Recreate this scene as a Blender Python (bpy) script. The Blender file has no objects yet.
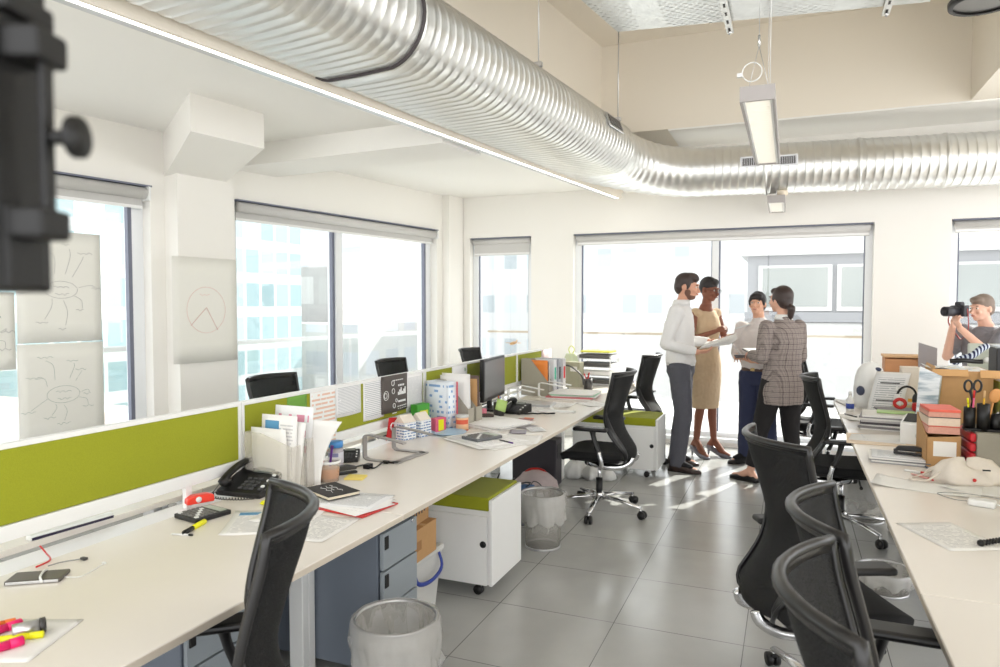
import bpy, bmesh, math, random
from mathutils import Vector, Matrix, Euler
rnd = random.Random(7)
PI = math.pi
COL = bpy.context.scene.collection

# ---------------------------------------------------------------- camera model (1000 x 667 frame)
F_PX, CX, CY, EYE = 700.0, 500.0, 333.5, 1.55
YAW, PITCH = math.atan(290 / 700), math.atan(28.5 / 700)
_R = Vector((math.cos(YAW), math.sin(YAW), 0))
_F0 = Vector((-math.sin(YAW), math.cos(YAW), 0))
_F = _F0 * math.cos(PITCH) - Vector((0, 0, math.sin(PITCH)))
_U = _F0 * math.sin(PITCH) + Vector((0, 0, math.cos(PITCH)))
def ray(px, py):
    return _F + _R * ((px - CX) / F_PX) - _U * ((py - CY) / F_PX)
def hz(px, py, z=0.0):
    d = ray(px, py); t = (z - EYE) / d.z
    return Vector((t * d.x, t * d.y, z))
def ax(px, py, X):
    d = ray(px, py); t = X / d.x
    return Vector((X, t * d.y, EYE + t * d.z))
def ay(px, py, Y):
    d = ray(px, py); t = Y / d.y
    return Vector((t * d.x, Y, EYE + t * d.z))

# ---------------------------------------------------------------- materials
MATS = {}
def mat(name, col, rough=0.5, metal=0.0, var=0.04, scale=30.0, bump=0.0, emit=None, estr=0.0, coat=0.0, alpha=None, spec=None, sheen=0.0, trans=0.0):
    if name in MATS: return MATS[name]
    m = bpy.data.materials.new(name); m.use_nodes = True
    nt = m.node_tree; N = nt.nodes; L = nt.links
    b = N['Principled BSDF']
    tc = N.new('ShaderNodeTexCoord'); no = N.new('ShaderNodeTexNoise'); no.inputs['Scale'].default_value = scale
    no.inputs['Detail'].default_value = 3
    L.new(tc.outputs['Object'], no.inputs['Vector'])
    mx = N.new('ShaderNodeMix'); mx.data_type = 'RGBA'
    mx.inputs[6].default_value = (*[min(1, c * (1 - var)) for c in col], 1)
    mx.inputs[7].default_value = (*[min(1, c * (1 + var)) for c in col], 1)
    L.new(no.outputs['Fac'], mx.inputs[0]); L.new(mx.outputs[2], b.inputs['Base Color'])
    b.inputs['Roughness'].default_value = rough; b.inputs['Metallic'].default_value = metal
    if coat: b.inputs['Coat Weight'].default_value = coat
    if spec is not None: b.inputs['Specular IOR Level'].default_value = spec
    if sheen: b.inputs['Sheen Weight'].default_value = sheen
    if trans: b.inputs['Transmission Weight'].default_value = trans
    if bump:
        bp = N.new('ShaderNodeBump'); bp.inputs['Strength'].default_value = bump; bp.inputs['Distance'].default_value = 0.002
        L.new(no.outputs['Fac'], bp.inputs['Height']); L.new(bp.outputs[0], b.inputs['Normal'])
    if emit is not None:
        b.inputs['Emission Color'].default_value = (*emit, 1); b.inputs['Emission Strength'].default_value = estr
    if alpha is not None:
        out = N['Material Output']; tr = N.new('ShaderNodeBsdfTransparent'); ms = N.new('ShaderNodeMixShader')
        ms.inputs[0].default_value = alpha
        L.new(tr.outputs[0], ms.inputs[1]); L.new(b.outputs[0], ms.inputs[2]); L.new(ms.outputs[0], out.inputs[0])
    MATS[name] = m
    return m
def srgb(r, g, b):
    f = lambda c: (c / 255 / 12.92) if c / 255 <= 0.04045 else ((c / 255 + 0.055) / 1.055) ** 2.4
    return (f(r), f(g), f(b))
def glass_mat(name, tint=(1, 1, 1), refl=0.06):
    m = bpy.data.materials.new(name); m.use_nodes = True
    nt = m.node_tree; N = nt.nodes; L = nt.links; N.remove(N['Principled BSDF'])
    tr = N.new('ShaderNodeBsdfTransparent'); tr.inputs[0].default_value = (*tint, 1)
    gl = N.new('ShaderNodeBsdfGlossy'); gl.inputs['Roughness'].default_value = 0.02
    ms = N.new('ShaderNodeMixShader'); ms.inputs[0].default_value = refl
    L.new(tr.outputs[0], ms.inputs[1]); L.new(gl.outputs[0], ms.inputs[2]); L.new(ms.outputs[0], N['Material Output'].inputs[0])
    MATS[name] = m; return m
def mesh_fabric(name, col, cell=300.0, hole=0.35):
    """woven chair mesh: opaque threads with see-through holes"""
    m = mat(name, col, 0.75); nt = m.node_tree; N = nt.nodes; L = nt.links
    b = N['Principled BSDF']; tr = N.new('ShaderNodeBsdfTransparent'); ms = N.new('ShaderNodeMixShader')
    tc = N.new('ShaderNodeTexCoord'); ck = N.new('ShaderNodeTexVoronoi'); ck.inputs['Scale'].default_value = cell
    L.new(tc.outputs['Object'], ck.inputs['Vector'])
    mr = N.new('ShaderNodeMapRange'); mr.inputs['From Min'].default_value = 0.1; mr.inputs['From Max'].default_value = 0.6
    mr.inputs['To Min'].default_value = 1 - hole * 2; mr.inputs['To Max'].default_value = 1
    L.new(ck.outputs['Distance'], mr.inputs['Value']); L.new(mr.outputs[0], ms.inputs[0])
    L.new(tr.outputs[0], ms.inputs[1]); L.new(b.outputs[0], ms.inputs[2]); L.new(ms.outputs[0], N['Material Output'].inputs[0])
    return m
def print_mat(name, base, ink, lines=30.0, axis='Y', margin=0.1, words=22.0, cover=0.55, strength=0.7, rough=0.6, header=None):
    """printed sheet: rows of broken text across Generated coordinates"""
    if name in MATS: return MATS[name]
    m = bpy.data.materials.new(name); m.use_nodes = True
    nt = m.node_tree; N = nt.nodes; L = nt.links; b = N['Principled BSDF']; b.inputs['Roughness'].default_value = rough
    tc = N.new('ShaderNodeTexCoord'); sp = N.new('ShaderNodeSeparateXYZ'); L.new(tc.outputs['UV'], sp.inputs[0])
    def M(op, a, bb=None):
        n = N.new('ShaderNodeMath'); n.operation = op
        for i, v in enumerate((a, bb)):
            if v is None: continue
            if isinstance(v, (int, float)): n.inputs[i].default_value = v
            else: L.new(v, n.inputs[i])
        return n.outputs[0]
    u, v = sp.outputs[0], sp.outputs[1]
    row = M('FRACT', M('MULTIPLY', v, lines)); rowmask = M('LESS_THAN', row, 0.45)
    rid = M('FLOOR', M('MULTIPLY', v, lines))
    cb = N.new('ShaderNodeCombineXYZ'); L.new(M('MULTIPLY', u, words), cb.inputs[0]); L.new(M('MULTIPLY', rid, 7.31), cb.inputs[1])
    no = N.new('ShaderNodeTexNoise'); no.inputs['Scale'].default_value = 1.0; no.inputs['Detail'].default_value = 1
    L.new(cb.outputs[0], no.inputs['Vector'])
    wm = M('GREATER_THAN', no.outputs['Fac'], 1 - cover)
    mg = M('MULTIPLY', M('MULTIPLY', M('GREATER_THAN', u, margin), M('LESS_THAN', u, 1 - margin)), M('MULTIPLY', M('GREATER_THAN', v, margin), M('LESS_THAN', v, 1 - margin)))
    fac = M('MULTIPLY', M('MULTIPLY', M('MULTIPLY', rowmask, wm), mg), strength)
    mx = N.new('ShaderNodeMix'); mx.data_type = 'RGBA'; mx.inputs[6].default_value = (*base, 1); mx.inputs[7].default_value = (*ink, 1)
    L.new(fac, mx.inputs[0]); last = mx.outputs[2]
    if header is not None:
        hm = M('MULTIPLY', M('GREATER_THAN', v, 0.80), M('MULTIPLY', M('LESS_THAN', v, 0.92), M('MULTIPLY', M('GREATER_THAN', u, margin), M('LESS_THAN', u, 0.5))))
        m2 = N.new('ShaderNodeMix'); m2.data_type = 'RGBA'; L.new(hm, m2.inputs[0]); L.new(last, m2.inputs[6]); m2.inputs[7].default_value = (*header, 1); last = m2.outputs[2]
    L.new(last, b.inputs['Base Color'])
    MATS[name] = m; return m

# ---------------------------------------------------------------- mesh builder
class MB:
    def __init__(s): s.bm = bmesh.new(); s.uv = s.bm.loops.layers.uv.new('UVMap'); s.mats = []
    def _mi(s, m):
        if m is None: return 0
        if m not in s.mats: s.mats.append(m)
        return s.mats.index(m)
    def _fin(s, faces, m, smooth):
        i = s._mi(m)
        for f in faces: f.material_index = i; f.smooth = smooth
    def box(s, c, d, m=None, rot=None, bev=0.0, seg=2, smooth=False):
        mtx = Matrix.Translation(c) @ (rot.to_matrix().to_4x4() if rot else Matrix()) @ Matrix.Diagonal((d[0], d[1], d[2], 1))
        r = bmesh.ops.create_cube(s.bm, size=1.0, matrix=mtx)
        vs = r['verts']; fs = list({f for v in vs for f in v.link_faces})
        if bev:
            es = list({e for v in vs for e in v.link_edges})
            rb = bmesh.ops.bevel(s.bm, geom=es, offset=min(bev, min(d) * 0.49), segments=seg, affect='EDGES', profile=0.5)
            fs = list({f for v in rb['verts'] for f in v.link_faces} | set(f for f in fs if f.is_valid))
        s._cuv(fs); s._fin(fs, m, smooth); return s
    def _cuv(s, fs):
        for f in fs:
            f.normal_update(); n = f.normal; up = Vector((0, 0, 1)) if abs(n.z) < .7 else Vector((0, 1, 0))
            a = up.cross(n); a.normalize(); b = n.cross(a)
            A = [l.vert.co.dot(a) for l in f.loops]; B = [l.vert.co.dot(b) for l in f.loops]
            da, db = max(max(A) - min(A), 1e-6), max(max(B) - min(B), 1e-6)
            for l, x, y in zip(f.loops, A, B): l[s.uv].uv = ((x - min(A)) / da, (y - min(B)) / db)
    def quadstrip(s, rings, m=None, closed=True, caps=True, smooth=True, ringclosed=True):
        """rings: list of lists of points, lofted"""
        vr = [[s.bm.verts.new(p) for p in r] for r in rings]
        n = len(vr[0]); fs = []; k = len(vr)
        for i in range(k - (0 if not closed and False else 1)):
            for j in range(n if ringclosed else n - 1):
                a, b = vr[i][j], vr[i][(j + 1) % n]; c, d = vr[i + 1][(j + 1) % n], vr[i + 1][j]
                try:
                    f = s.bm.faces.new((a, b, c, d)); fs.append(f)
                    us = ((j / n, i / (k - 1)), ((j + 1) / n, i / (k - 1)), ((j + 1) / n, (i + 1) / (k - 1)), (j / n, (i + 1) / (k - 1)))
                    for lp, uvv in zip(f.loops, us): lp[s.uv].uv = uvv
                except ValueError: pass
        if caps and ringclosed:
            try: fs.append(s.bm.faces.new(list(reversed(vr[0])))); fs.append(s.bm.faces.new(vr[-1]))
            except ValueError: pass
        s._fin(fs, m, smooth); return s
    def tube(s, pts, r, n=10, m=None, smooth=True, flat=1.0, up=Vector((0, 0, 1)), closed=False):
        pts = [Vector(p) for p in pts]; K = len(pts)
        rr = r if isinstance(r, (list, tuple)) else [r] * K
        rings = []
        prev = None
        for i, p in enumerate(pts):
            if closed: t = pts[(i + 1) % K] - pts[i - 1]
            else: t = pts[min(i + 1, K - 1)] - pts[max(i - 1, 0)]
            if t.length < 1e-9: t = Vector((0, 0, 1))
            t.normalize()
            a = up.cross(t) if prev is None else prev - t * prev.dot(t)
            if a.length < 1e-4: a = Vector((1, 0, 0)).cross(t)
            if a.length < 1e-4: a = Vector((0, 1, 0)).cross(t)
            a.normalize(); prev = a; b = t.cross(a)
            rings.append([p + a * (math.cos(q) * rr[i]) + b * (math.sin(q) * rr[i] * flat) for q in [2 * PI * j / n for j in range(n)]])
        if closed: rings.append(rings[0][:]); return s.quadstrip(rings, m, caps=False, smooth=smooth)
        return s.quadstrip(rings, m, smooth=smooth)
    def cyl(s, p0, p1, r0, r1=None, n=16, m=None, smooth=True):
        return s.tube([p0, p1], [r0, r0 if r1 is None else r1], n, m, smooth)
    def lathe(s, prof, n=24, m=None, c=(0, 0, 0), smooth=True, caps=True):
        """prof: [(r, z)] from bottom up (walk outside, then inside for hollow)"""
        c = Vector(c)
        rings = [[c + Vector((max(r, 1e-4) * math.cos(q), max(r, 1e-4) * math.sin(q), z)) for q in [2 * PI * j / n for j in range(n)]] for r, z in prof]
        return s.quadstrip(rings, m, caps=caps, smooth=smooth)
    def prism(s, poly, off, m=None, bev=0.0, smooth=False):
        """poly: 3D points of a flat polygon; off: extrusion vector"""
        off = Vector(off)
        v0 = [s.bm.verts.new(Vector(p)) for p in poly]; v1 = [s.bm.verts.new(Vector(p) + off) for p in poly]
        fs = [s.bm.faces.new(v0[::-1]), s.bm.faces.new(v1)]
        n = len(poly)
        for i in range(n): fs.append(s.bm.faces.new((v0[i], v0[(i + 1) % n], v1[(i + 1) % n], v1[i])))
        if bev:
            es = list({e for v in v0 + v1 for e in v.link_edges})
            rb = bmesh.ops.bevel(s.bm, geom=es, offset=bev, segments=2, affect='EDGES', profile=0.5)
            fs = list({f for v in rb['verts'] for f in v.link_faces} | set(f for f in fs if f.is_valid))
        s._cuv(fs); s._fin(fs, m, smooth); return s
    def sheet(s, fn, nu=8, nv=8, t=0.001, m=None, smooth=True):
        """thin solid from fn(u,v)->point, u,v in 0..1; UVs on the top side"""
        P = [[Vector(fn(i / nu, j / nv)) for j in range(nv + 1)] for i in range(nu + 1)]
        nrm = (P[nu][nv // 2] - P[0][nv // 2]).cross(P[nu // 2][nv] - P[nu // 2][0])
        def normal(i, j):
            a = P[min(i + 1, nu)][j] - P[max(i - 1, 0)][j]; b = P[i][min(j + 1, nv)] - P[i][max(j - 1, 0)]
            c = a.cross(b)
            return c.normalized() if c.length > 1e-12 else nrm.normalized()
        A = [[s.bm.verts.new(P[i][j]) for j in range(nv + 1)] for i in range(nu + 1)]
        B = [[s.bm.verts.new(P[i][j] - normal(i, j) * t) for j in range(nv + 1)] for i in range(nu + 1)]
        fs = []
        for i in range(nu):
            for j in range(nv):
                for G, rv in ((A, False), (B, True)):
                    q = [(i, j), (i + 1, j), (i + 1, j + 1), (i, j + 1)]
                    if rv: q = q[::-1]
                    f = s.bm.faces.new([G[a][b] for a, b in q]); fs.append(f)
                    for lp, (a, b) in zip(f.loops, q): lp[s.uv].uv = (a / nu, b / nv)
        edge = [(i, 0) for i in range(nu)] + [(nu, j) for j in range(nv)] + [(i, nv) for i in range(nu, 0, -1)] + [(0, j) for j in range(nv, 0, -1)]
        for k in range(len(edge)):
            a, b = edge[k], edge[(k + 1) % len(edge)]
            fs.append(s.bm.faces.new((A[a[0]][a[1]], B[a[0]][a[1]], B[b[0]][b[1]], A[b[0]][b[1]])))
        s._fin(fs, m, smooth); return s
    def ball(s, c, r, m=None, n=16, rot=None):
        d = (r, r, r) if isinstance(r, (int, float)) else r
        mtx = Matrix.Translation(c) @ (rot.to_matrix().to_4x4() if rot else Matrix()) @ Matrix.Diagonal((*d, 1))
        rr = bmesh.ops.create_uvsphere(s.bm, u_segments=n, v_segments=max(6, n // 2), radius=1.0, matrix=mtx)
        s._fin(list({f for v in rr['verts'] for f in v.link_faces}), m, True); return s
    def obj(s, name, parent=None, m=None, loc=None, rot=None, label=None):
        me = bpy.data.meshes.new(name); bmesh.ops.recalc_face_normals(s.bm, faces=s.bm.faces[:]) if not getattr(s, 'keep', False) else None
        s.bm.to_mesh(me); s.bm.free()
        for x in (s.mats or ([m] if m else [])): me.materials.append(x)
        o = bpy.data.objects.new(name, me); COL.objects.link(o)
        if parent: o.parent = parent
        if loc is not None: o.location = loc
        if rot is not None: o.rotation_euler = rot
        if label: o['label'] = label
        return o

def thing(name, label, cat, loc=(0, 0, 0), rz=0.0, group=None):
    o = bpy.data.objects.new(name, None); o.empty_display_size = 0.1; COL.objects.link(o)
    o.location = loc; o.rotation_euler = (0, 0, rz); o['label'] = label; o['category'] = cat
    if group: o['group'] = group
    return o
def tag(o, label, cat, group=None):
    o['label'] = label; o['category'] = cat
    if group: o['group'] = group
    return o
def struct(o):
    o['kind'] = 'structure'; return o
def copy_tree(o, parent=None):
    c = o.copy(); COL.objects.link(c); c.parent = parent
    for ch in list(o.children): copy_tree(ch, c)
    return c
def place(o, loc, rz, label=None, group=None):
    o.location = loc; o.rotation_euler = (0, 0, rz)
    if label: o['label'] = label
    if group: o['group'] = group
    return o
def smooth_path(pts, k=6):
    """Catmull-Rom through pts"""
    P = [Vector(p) for p in pts]; out = []
    for i in range(len(P) - 1):
        p0, p1, p2, p3 = P[max(i - 1, 0)], P[i], P[i + 1], P[min(i + 2, len(P) - 1)]
        for j in range(k):
            t = j / k
            out.append(0.5 * ((2 * p1) + (p2 - p0) * t + (2 * p0 - 5 * p1 + 4 * p2 - p3) * t * t + (3 * p1 - p0 - 3 * p2 + p3) * t ** 3))
    out.append(P[-1]); return out
def text_obj(txt, size, m, parent, loc, rot, name='lettering', ext=0.0004):
    cu = bpy.data.curves.new(name, 'FONT'); cu.body = txt; cu.size = size; cu.extrude = ext; cu.align_x = 'CENTER'; cu.align_y = 'CENTER'
    t = bpy.data.objects.new(name, cu); COL.objects.link(t)
    dg = bpy.context.evaluated_depsgraph_get(); dg.update()
    me = bpy.data.meshes.new_from_object(t.evaluated_get(dg)); bpy.data.objects.remove(t)
    me.materials.clear(); me.materials.append(m)
    o = bpy.data.objects.new(name, me); COL.objects.link(o); o.parent = parent; o.location = loc; o.rotation_euler = rot
    return o
def baked(bm_builder, voxel, smooth_it, name, parent, m, factor=0.5):
    """fuse overlapping closed shapes into one continuous skin"""
    o = bm_builder.obj(name, parent, m)
    md = o.modifiers.new('r', 'REMESH'); md.mode = 'VOXEL'; md.voxel_size = voxel; md.use_smooth_shade = True
    ms = o.modifiers.new('s', 'SMOOTH'); ms.iterations = smooth_it; ms.factor = factor
    dg = bpy.context.evaluated_depsgraph_get(); dg.update()
    me = bpy.data.meshes.new_from_object(o.evaluated_get(dg))
    old = o.data; o.modifiers.clear(); o.data = me; bpy.data.meshes.remove(old)
    if not me.materials: me.materials.append(m)
    me.name = name
    for p in me.polygons: p.use_smooth = True
    return o
SKY, SUN, EXPO = 1.65, 5.0, 0.85
# ---------------------------------------------------------------- small builders for the things on the desks
DZ = 0.7295
def ang(p0, p1): d = Vector(p1) - Vector(p0); return math.atan2(d.y, d.x)
def sheet_thing(name, label, cat, c, w, l, rz, m, curl=0.0, z=None, group=None, lift=0.0):
    """loose sheet lying flat; w along local x, l along local y"""
    s = MB(); ph = (hash((round(c[0], 2), round(c[1], 2))) % 7)
    s.sheet(lambda u, v: ((u - .5) * w, (v - .5) * l, .0012 + curl * (abs(u - .5) * 2) ** 3 * (abs(v - .5) * 2) ** 2 + lift * max(0, v - .6) ** 2), 8, 8, .0008, m)
    o = s.obj(name); tag(o, label, cat, group); o.location = (c[0], c[1], DZ if z is None else z); o.rotation_euler = (0, 0, rz); return o
def pile(name, label, cat, c, w, l, h, rz, n, mats, group=None, jit=.01, z=None, seed=1, leafname='sheet_layer', top=None):
    """pile of n slabs as parts of one thing"""
    r = random.Random(seed); t = thing(name, label, cat, (c[0], c[1], DZ if z is None else z), rz, group); zz = 0.0
    for i in range(n):
        hh = h / n * r.uniform(.7, 1.3); m = MB()
        m.box((0, 0, hh / 2), (w * r.uniform(.93, 1), l * r.uniform(.94, 1), hh * .96), mats[i % len(mats)], bev=min(.0015, hh * .2))
        m.obj(leafname, t, loc=(r.uniform(-jit, jit), r.uniform(-jit, jit), zz), rot=(0, 0, r.uniform(-.05, .05) * jit * 60)); zz += hh
    if top:
        s = MB(); s.sheet(lambda u, v: ((u - .5) * w * .95, (v - .5) * l * .95, .001), 2, 2, .0008, top); s.obj('top_sheet', t, loc=(0, 0, zz))
    return t
def pen(name, label, cat, p0, p1, r, body, cap, capfrac=.3, group=None, z=None, tip=None):
    p0, p1 = Vector(p0), Vector(p1); t = thing(name, label, cat, p0, 0, group); d = p1 - p0
    MB().tube([(0, 0, 0), d * (1 - capfrac)], r, 10, body).obj('barrel', t)
    MB().tube([d * (1 - capfrac), d * .98, d], [r * 1.08, r * 1.08, r * .8], 10, cap).obj('cap', t)
    MB().tube([d * -.07, d * 0.001], [r * .2, r * .8], 8, tip or body).obj('tip', t)
    return t
def mag_file(label, loc, rz, L, T, Hh, Hl, m, group=None, name='magazine_file', contents=()):
    """upright magazine file, length along local x (tall end at 0), thickness along y. contents: [(mat, height, x0, x1, tilt)]"""
    t = thing(name, label, 'magazine file', loc, rz, group); s = MB()
    poly = [(0, 0), (L, 0), (L, Hl), (L * .34, Hh), (0, Hh)]
    for yy in (-T / 2, T / 2 - .003): s.prism([(a, yy, b) for a, b in poly], (0, .003, 0), m)
    s.box((L / 2, 0, .002), (L, T, .004), m); s.box((.0015, 0, Hh / 2), (.003, T, Hh), m); s.box((L - .0015, 0, Hl / 2), (.003, T, Hl), m)
    s.obj('file_case', t)
    for i, (cm, h, x0, x1, tl) in enumerate(contents):
        yy = -T / 2 + .008 + (T - .016) * (i + .5) / len(contents); c = MB()
        c.sheet(lambda u, v: (x0 + (x1 - x0) * u + tl * v, yy + .006 * math.sin(v * 3 + i), .006 + (h - .006) * v), 5, 6, .003, cm); c.obj('filed_papers', t)
    return t
def calculator(label, loc, rz, sc_=1.0, body=None, w=.15, l=.19):
    """lies flat, display at +y"""
    body = body or BLACK; w *= sc_; l *= sc_
    t = thing('calculator', label, 'calculator', loc, rz)
    m = MB(); m.prism([(-w / 2, -l / 2, 0), (w / 2, -l / 2, 0), (w / 2, l / 2, 0), (-w / 2, l / 2, 0)], (0, 0, .018), body, bev=.004); m.obj('calculator_body', t)
    MB().box((0, l * .33, .0195), (w * .8, l * .18, .003), mat('lcd', srgb(186, 192, 178), .3)).obj('display', t)
    k = MB(); km = mat('key_grey', srgb(120, 118, 116), .5)
    for i in range(6):
        for j in range(5): k.box((-w * .37 + w * .148 * i, -l * .40 + l * .125 * j, .0195), (w * .11, l * .085, .005), km if (i + j) % 5 else WHITE, bev=.001)
    k.obj('keypad', t); return t
def desk_phone(label, loc, rz, s=1.0, col=None):
    """front edge at -y, sloping keypad, handset on the left (-x)"""
    col = col or BLACK; t = thing('desk_telephone', label, 'telephone', loc, rz); m = MB()
    sd_ = [(0, -.10, 0), (0, .11, 0), (0, .11, .075), (0, .07, .08), (0, -.10, .022)]
    m.prism([(-.10 * s, y * s, z * s) for _, y, z in sd_], (.21 * s, 0, 0), col, bev=.005); m.obj('phone_body', t)
    sl = math.atan2(.058, .17); km = mat('phone_keys', srgb(74, 74, 76), .5)
    k = MB()
    for i in range(3):
        for j in range(4): k.box(((.0 + .026 * i) * s, (-.075 + .022 * j) * s, (.0335 + .022 * j * math.tan(sl)) * s), (.019 * s, .013 * s, .006 * s), km, rot=Euler((sl, 0, 0)), bev=.001)
    for j in range(7): k.box((.092 * s, (-.075 + .02 * j) * s, (.0335 + .02 * j * math.tan(sl)) * s), (.014 * s, .011 * s, .006 * s), WHITE if j % 2 else km, rot=Euler((sl, 0, 0)), bev=.001)
    k.obj('keypad', t)
    MB().box((.03 * s, .052 * s, .079 * s), (.09 * s, .035 * s, .006 * s), mat('phone_lcd', srgb(120, 124, 118), .25), rot=Euler((sl, 0, 0))).obj('display', t)
    h = MB(); h.tube(smooth_path([(-.065 * s, -.095 * s, .052 * s), (-.065 * s, -.075 * s, .076 * s), (-.065 * s, 0, .104 * s), (-.065 * s, .075 * s, .112 * s), (-.065 * s, .10 * s, .09 * s)], 5), [.026 * s, .027 * s, .026 * s, .023 * s, .02 * s] + [.018 * s] * 11 + [.021 * s, .024 * s, .027 * s, .028 * s, .026 * s], 12, col, flat=.7)
    h.ball((-.065 * s, -.082 * s, .056 * s), (.027 * s, .03 * s, .022 * s), col); h.ball((-.065 * s, .09 * s, .092 * s), (.027 * s, .03 * s, .022 * s), col); h.obj('handset', t)
    pts = []; n = 130
    base = smooth_path([(-.07 * s, -.10 * s, .02), (-.10 * s, -.14 * s, .012), (-.03 * s, -.165 * s, .012), (.05 * s, -.155 * s, .012), (.10 * s, -.12 * s, .012)], 8)
    for i in range(n):
        k_ = i / (n - 1) * (len(base) - 1); a = min(int(k_), len(base) - 2); p = base[a].lerp(base[a + 1], k_ - a); q = i * 1.25
        pts.append(p + Vector((math.cos(q) * .004, 0, math.sin(q) * .005)))
    MB().tube(pts, .0022, 5, col).obj('coiled_cord', t); return t
def cable(name, label, cat, pts, r, m, k=8, ends=None):
    b = MB(); b.tube(smooth_path(pts, k), r, 6, m)
    if ends:
        for p, d, mm in ends: b.box(p, d, mm, bev=.001)
    o = b.obj(name); return tag(o, label, cat)
def pot(label, loc, r, h, m, contents, name='pen_pot', cat='pen pot', square=False):
    t = thing(name, label, cat, loc)
    b = MB()
    if square:
        for s_ in (-1, 1): b.box((s_ * (r - .001), 0, h / 2), (.002, 2 * r, h), m); b.box((0, s_ * (r - .001), h / 2), (2 * r, .002, h), m)
        b.box((0, 0, .001), (2 * r, 2 * r, .002), m)
    else: b.lathe([(.001, 0), (r, 0), (r, h), (r - .002, h), (r - .002, .003), (.001, .003)], 20, m, caps=False)
    b.obj('pot_body', t)
    return t
def pens_in(loc, r, specs, group, labels):
    for (a, lean, ln, rr, m, cm), lb in zip(specs, labels):
        p0 = Vector(loc) + Vector((-math.cos(a) * r * .5, -math.sin(a) * r * .5, .006)); p1 = p0 + Vector((math.cos(a) * lean, math.sin(a) * lean, ln))
        pen('pen', lb, 'pen', p0, p1, rr, m, cm, group=group)
# ================================================================ materials
WALL = mat('wall_paint', srgb(243, 240, 234), 0.75, var=0.012, scale=3)
CEIL = mat('ceiling_paint', srgb(244, 242, 237), 0.85, var=0.012, scale=2)
SLAB = mat('slab_paint', srgb(238, 230, 216), 0.85, var=0.015, scale=2)
WHITE = mat('white_paint_metal', srgb(240, 240, 238), 0.35, var=0.01)
LAM = mat('white_laminate', srgb(240, 233, 224), 0.27, var=0.015, scale=8, spec=0.5)
LAMEDGE = mat('laminate_edge', srgb(214, 203, 186), 0.4, var=0.02)
GREEN = mat('lime_fabric', srgb(150, 155, 24), 0.9, var=0.12, scale=260, bump=0.4, sheen=0.1)
FRAMEG = mat('window_frame_white', srgb(236, 238, 240), 0.35, var=0.01)
GASKET = mat('window_gasket', srgb(112, 116, 132), 0.5, var=0.03)
BLIND = mat('roller_blind_fabric', srgb(205, 203, 200), 0.8, var=0.03, scale=200)
BLACK = mat('black_plastic', srgb(15, 14, 15), 0.42, var=0.1, scale=80)
DGREY = mat('dark_grey_plastic', srgb(58, 56, 56), 0.4, var=0.08)
CHROME = mat('polished_aluminium', (0.75, 0.75, 0.76), 0.18, 1.0, var=0.04)
ALU = mat('satin_aluminium', (0.62, 0.62, 0.63), 0.35, 1.0, var=0.04)
GLASS = glass_mat('window_glass', (0.97, 0.985, 0.985), 0.05)
CARD = mat('brown_cardboard', srgb(190, 148, 100), 0.85, var=0.06, scale=40, bump=0.1)
PAPER = mat('plain_paper', srgb(240, 238, 234), 0.7, var=0.01)
RED = mat('red_plastic', srgb(205, 40, 36), 0.4)
BLUE = mat('blue_plastic', srgb(45, 70, 160), 0.4)
CLEARP = mat('clear_plastic', srgb(236, 230, 218), 0.25, alpha=0.28, var=0.02)
MILKP = mat('milky_plastic', srgb(232, 232, 228), 0.35, alpha=0.75, var=0.03)

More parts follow.
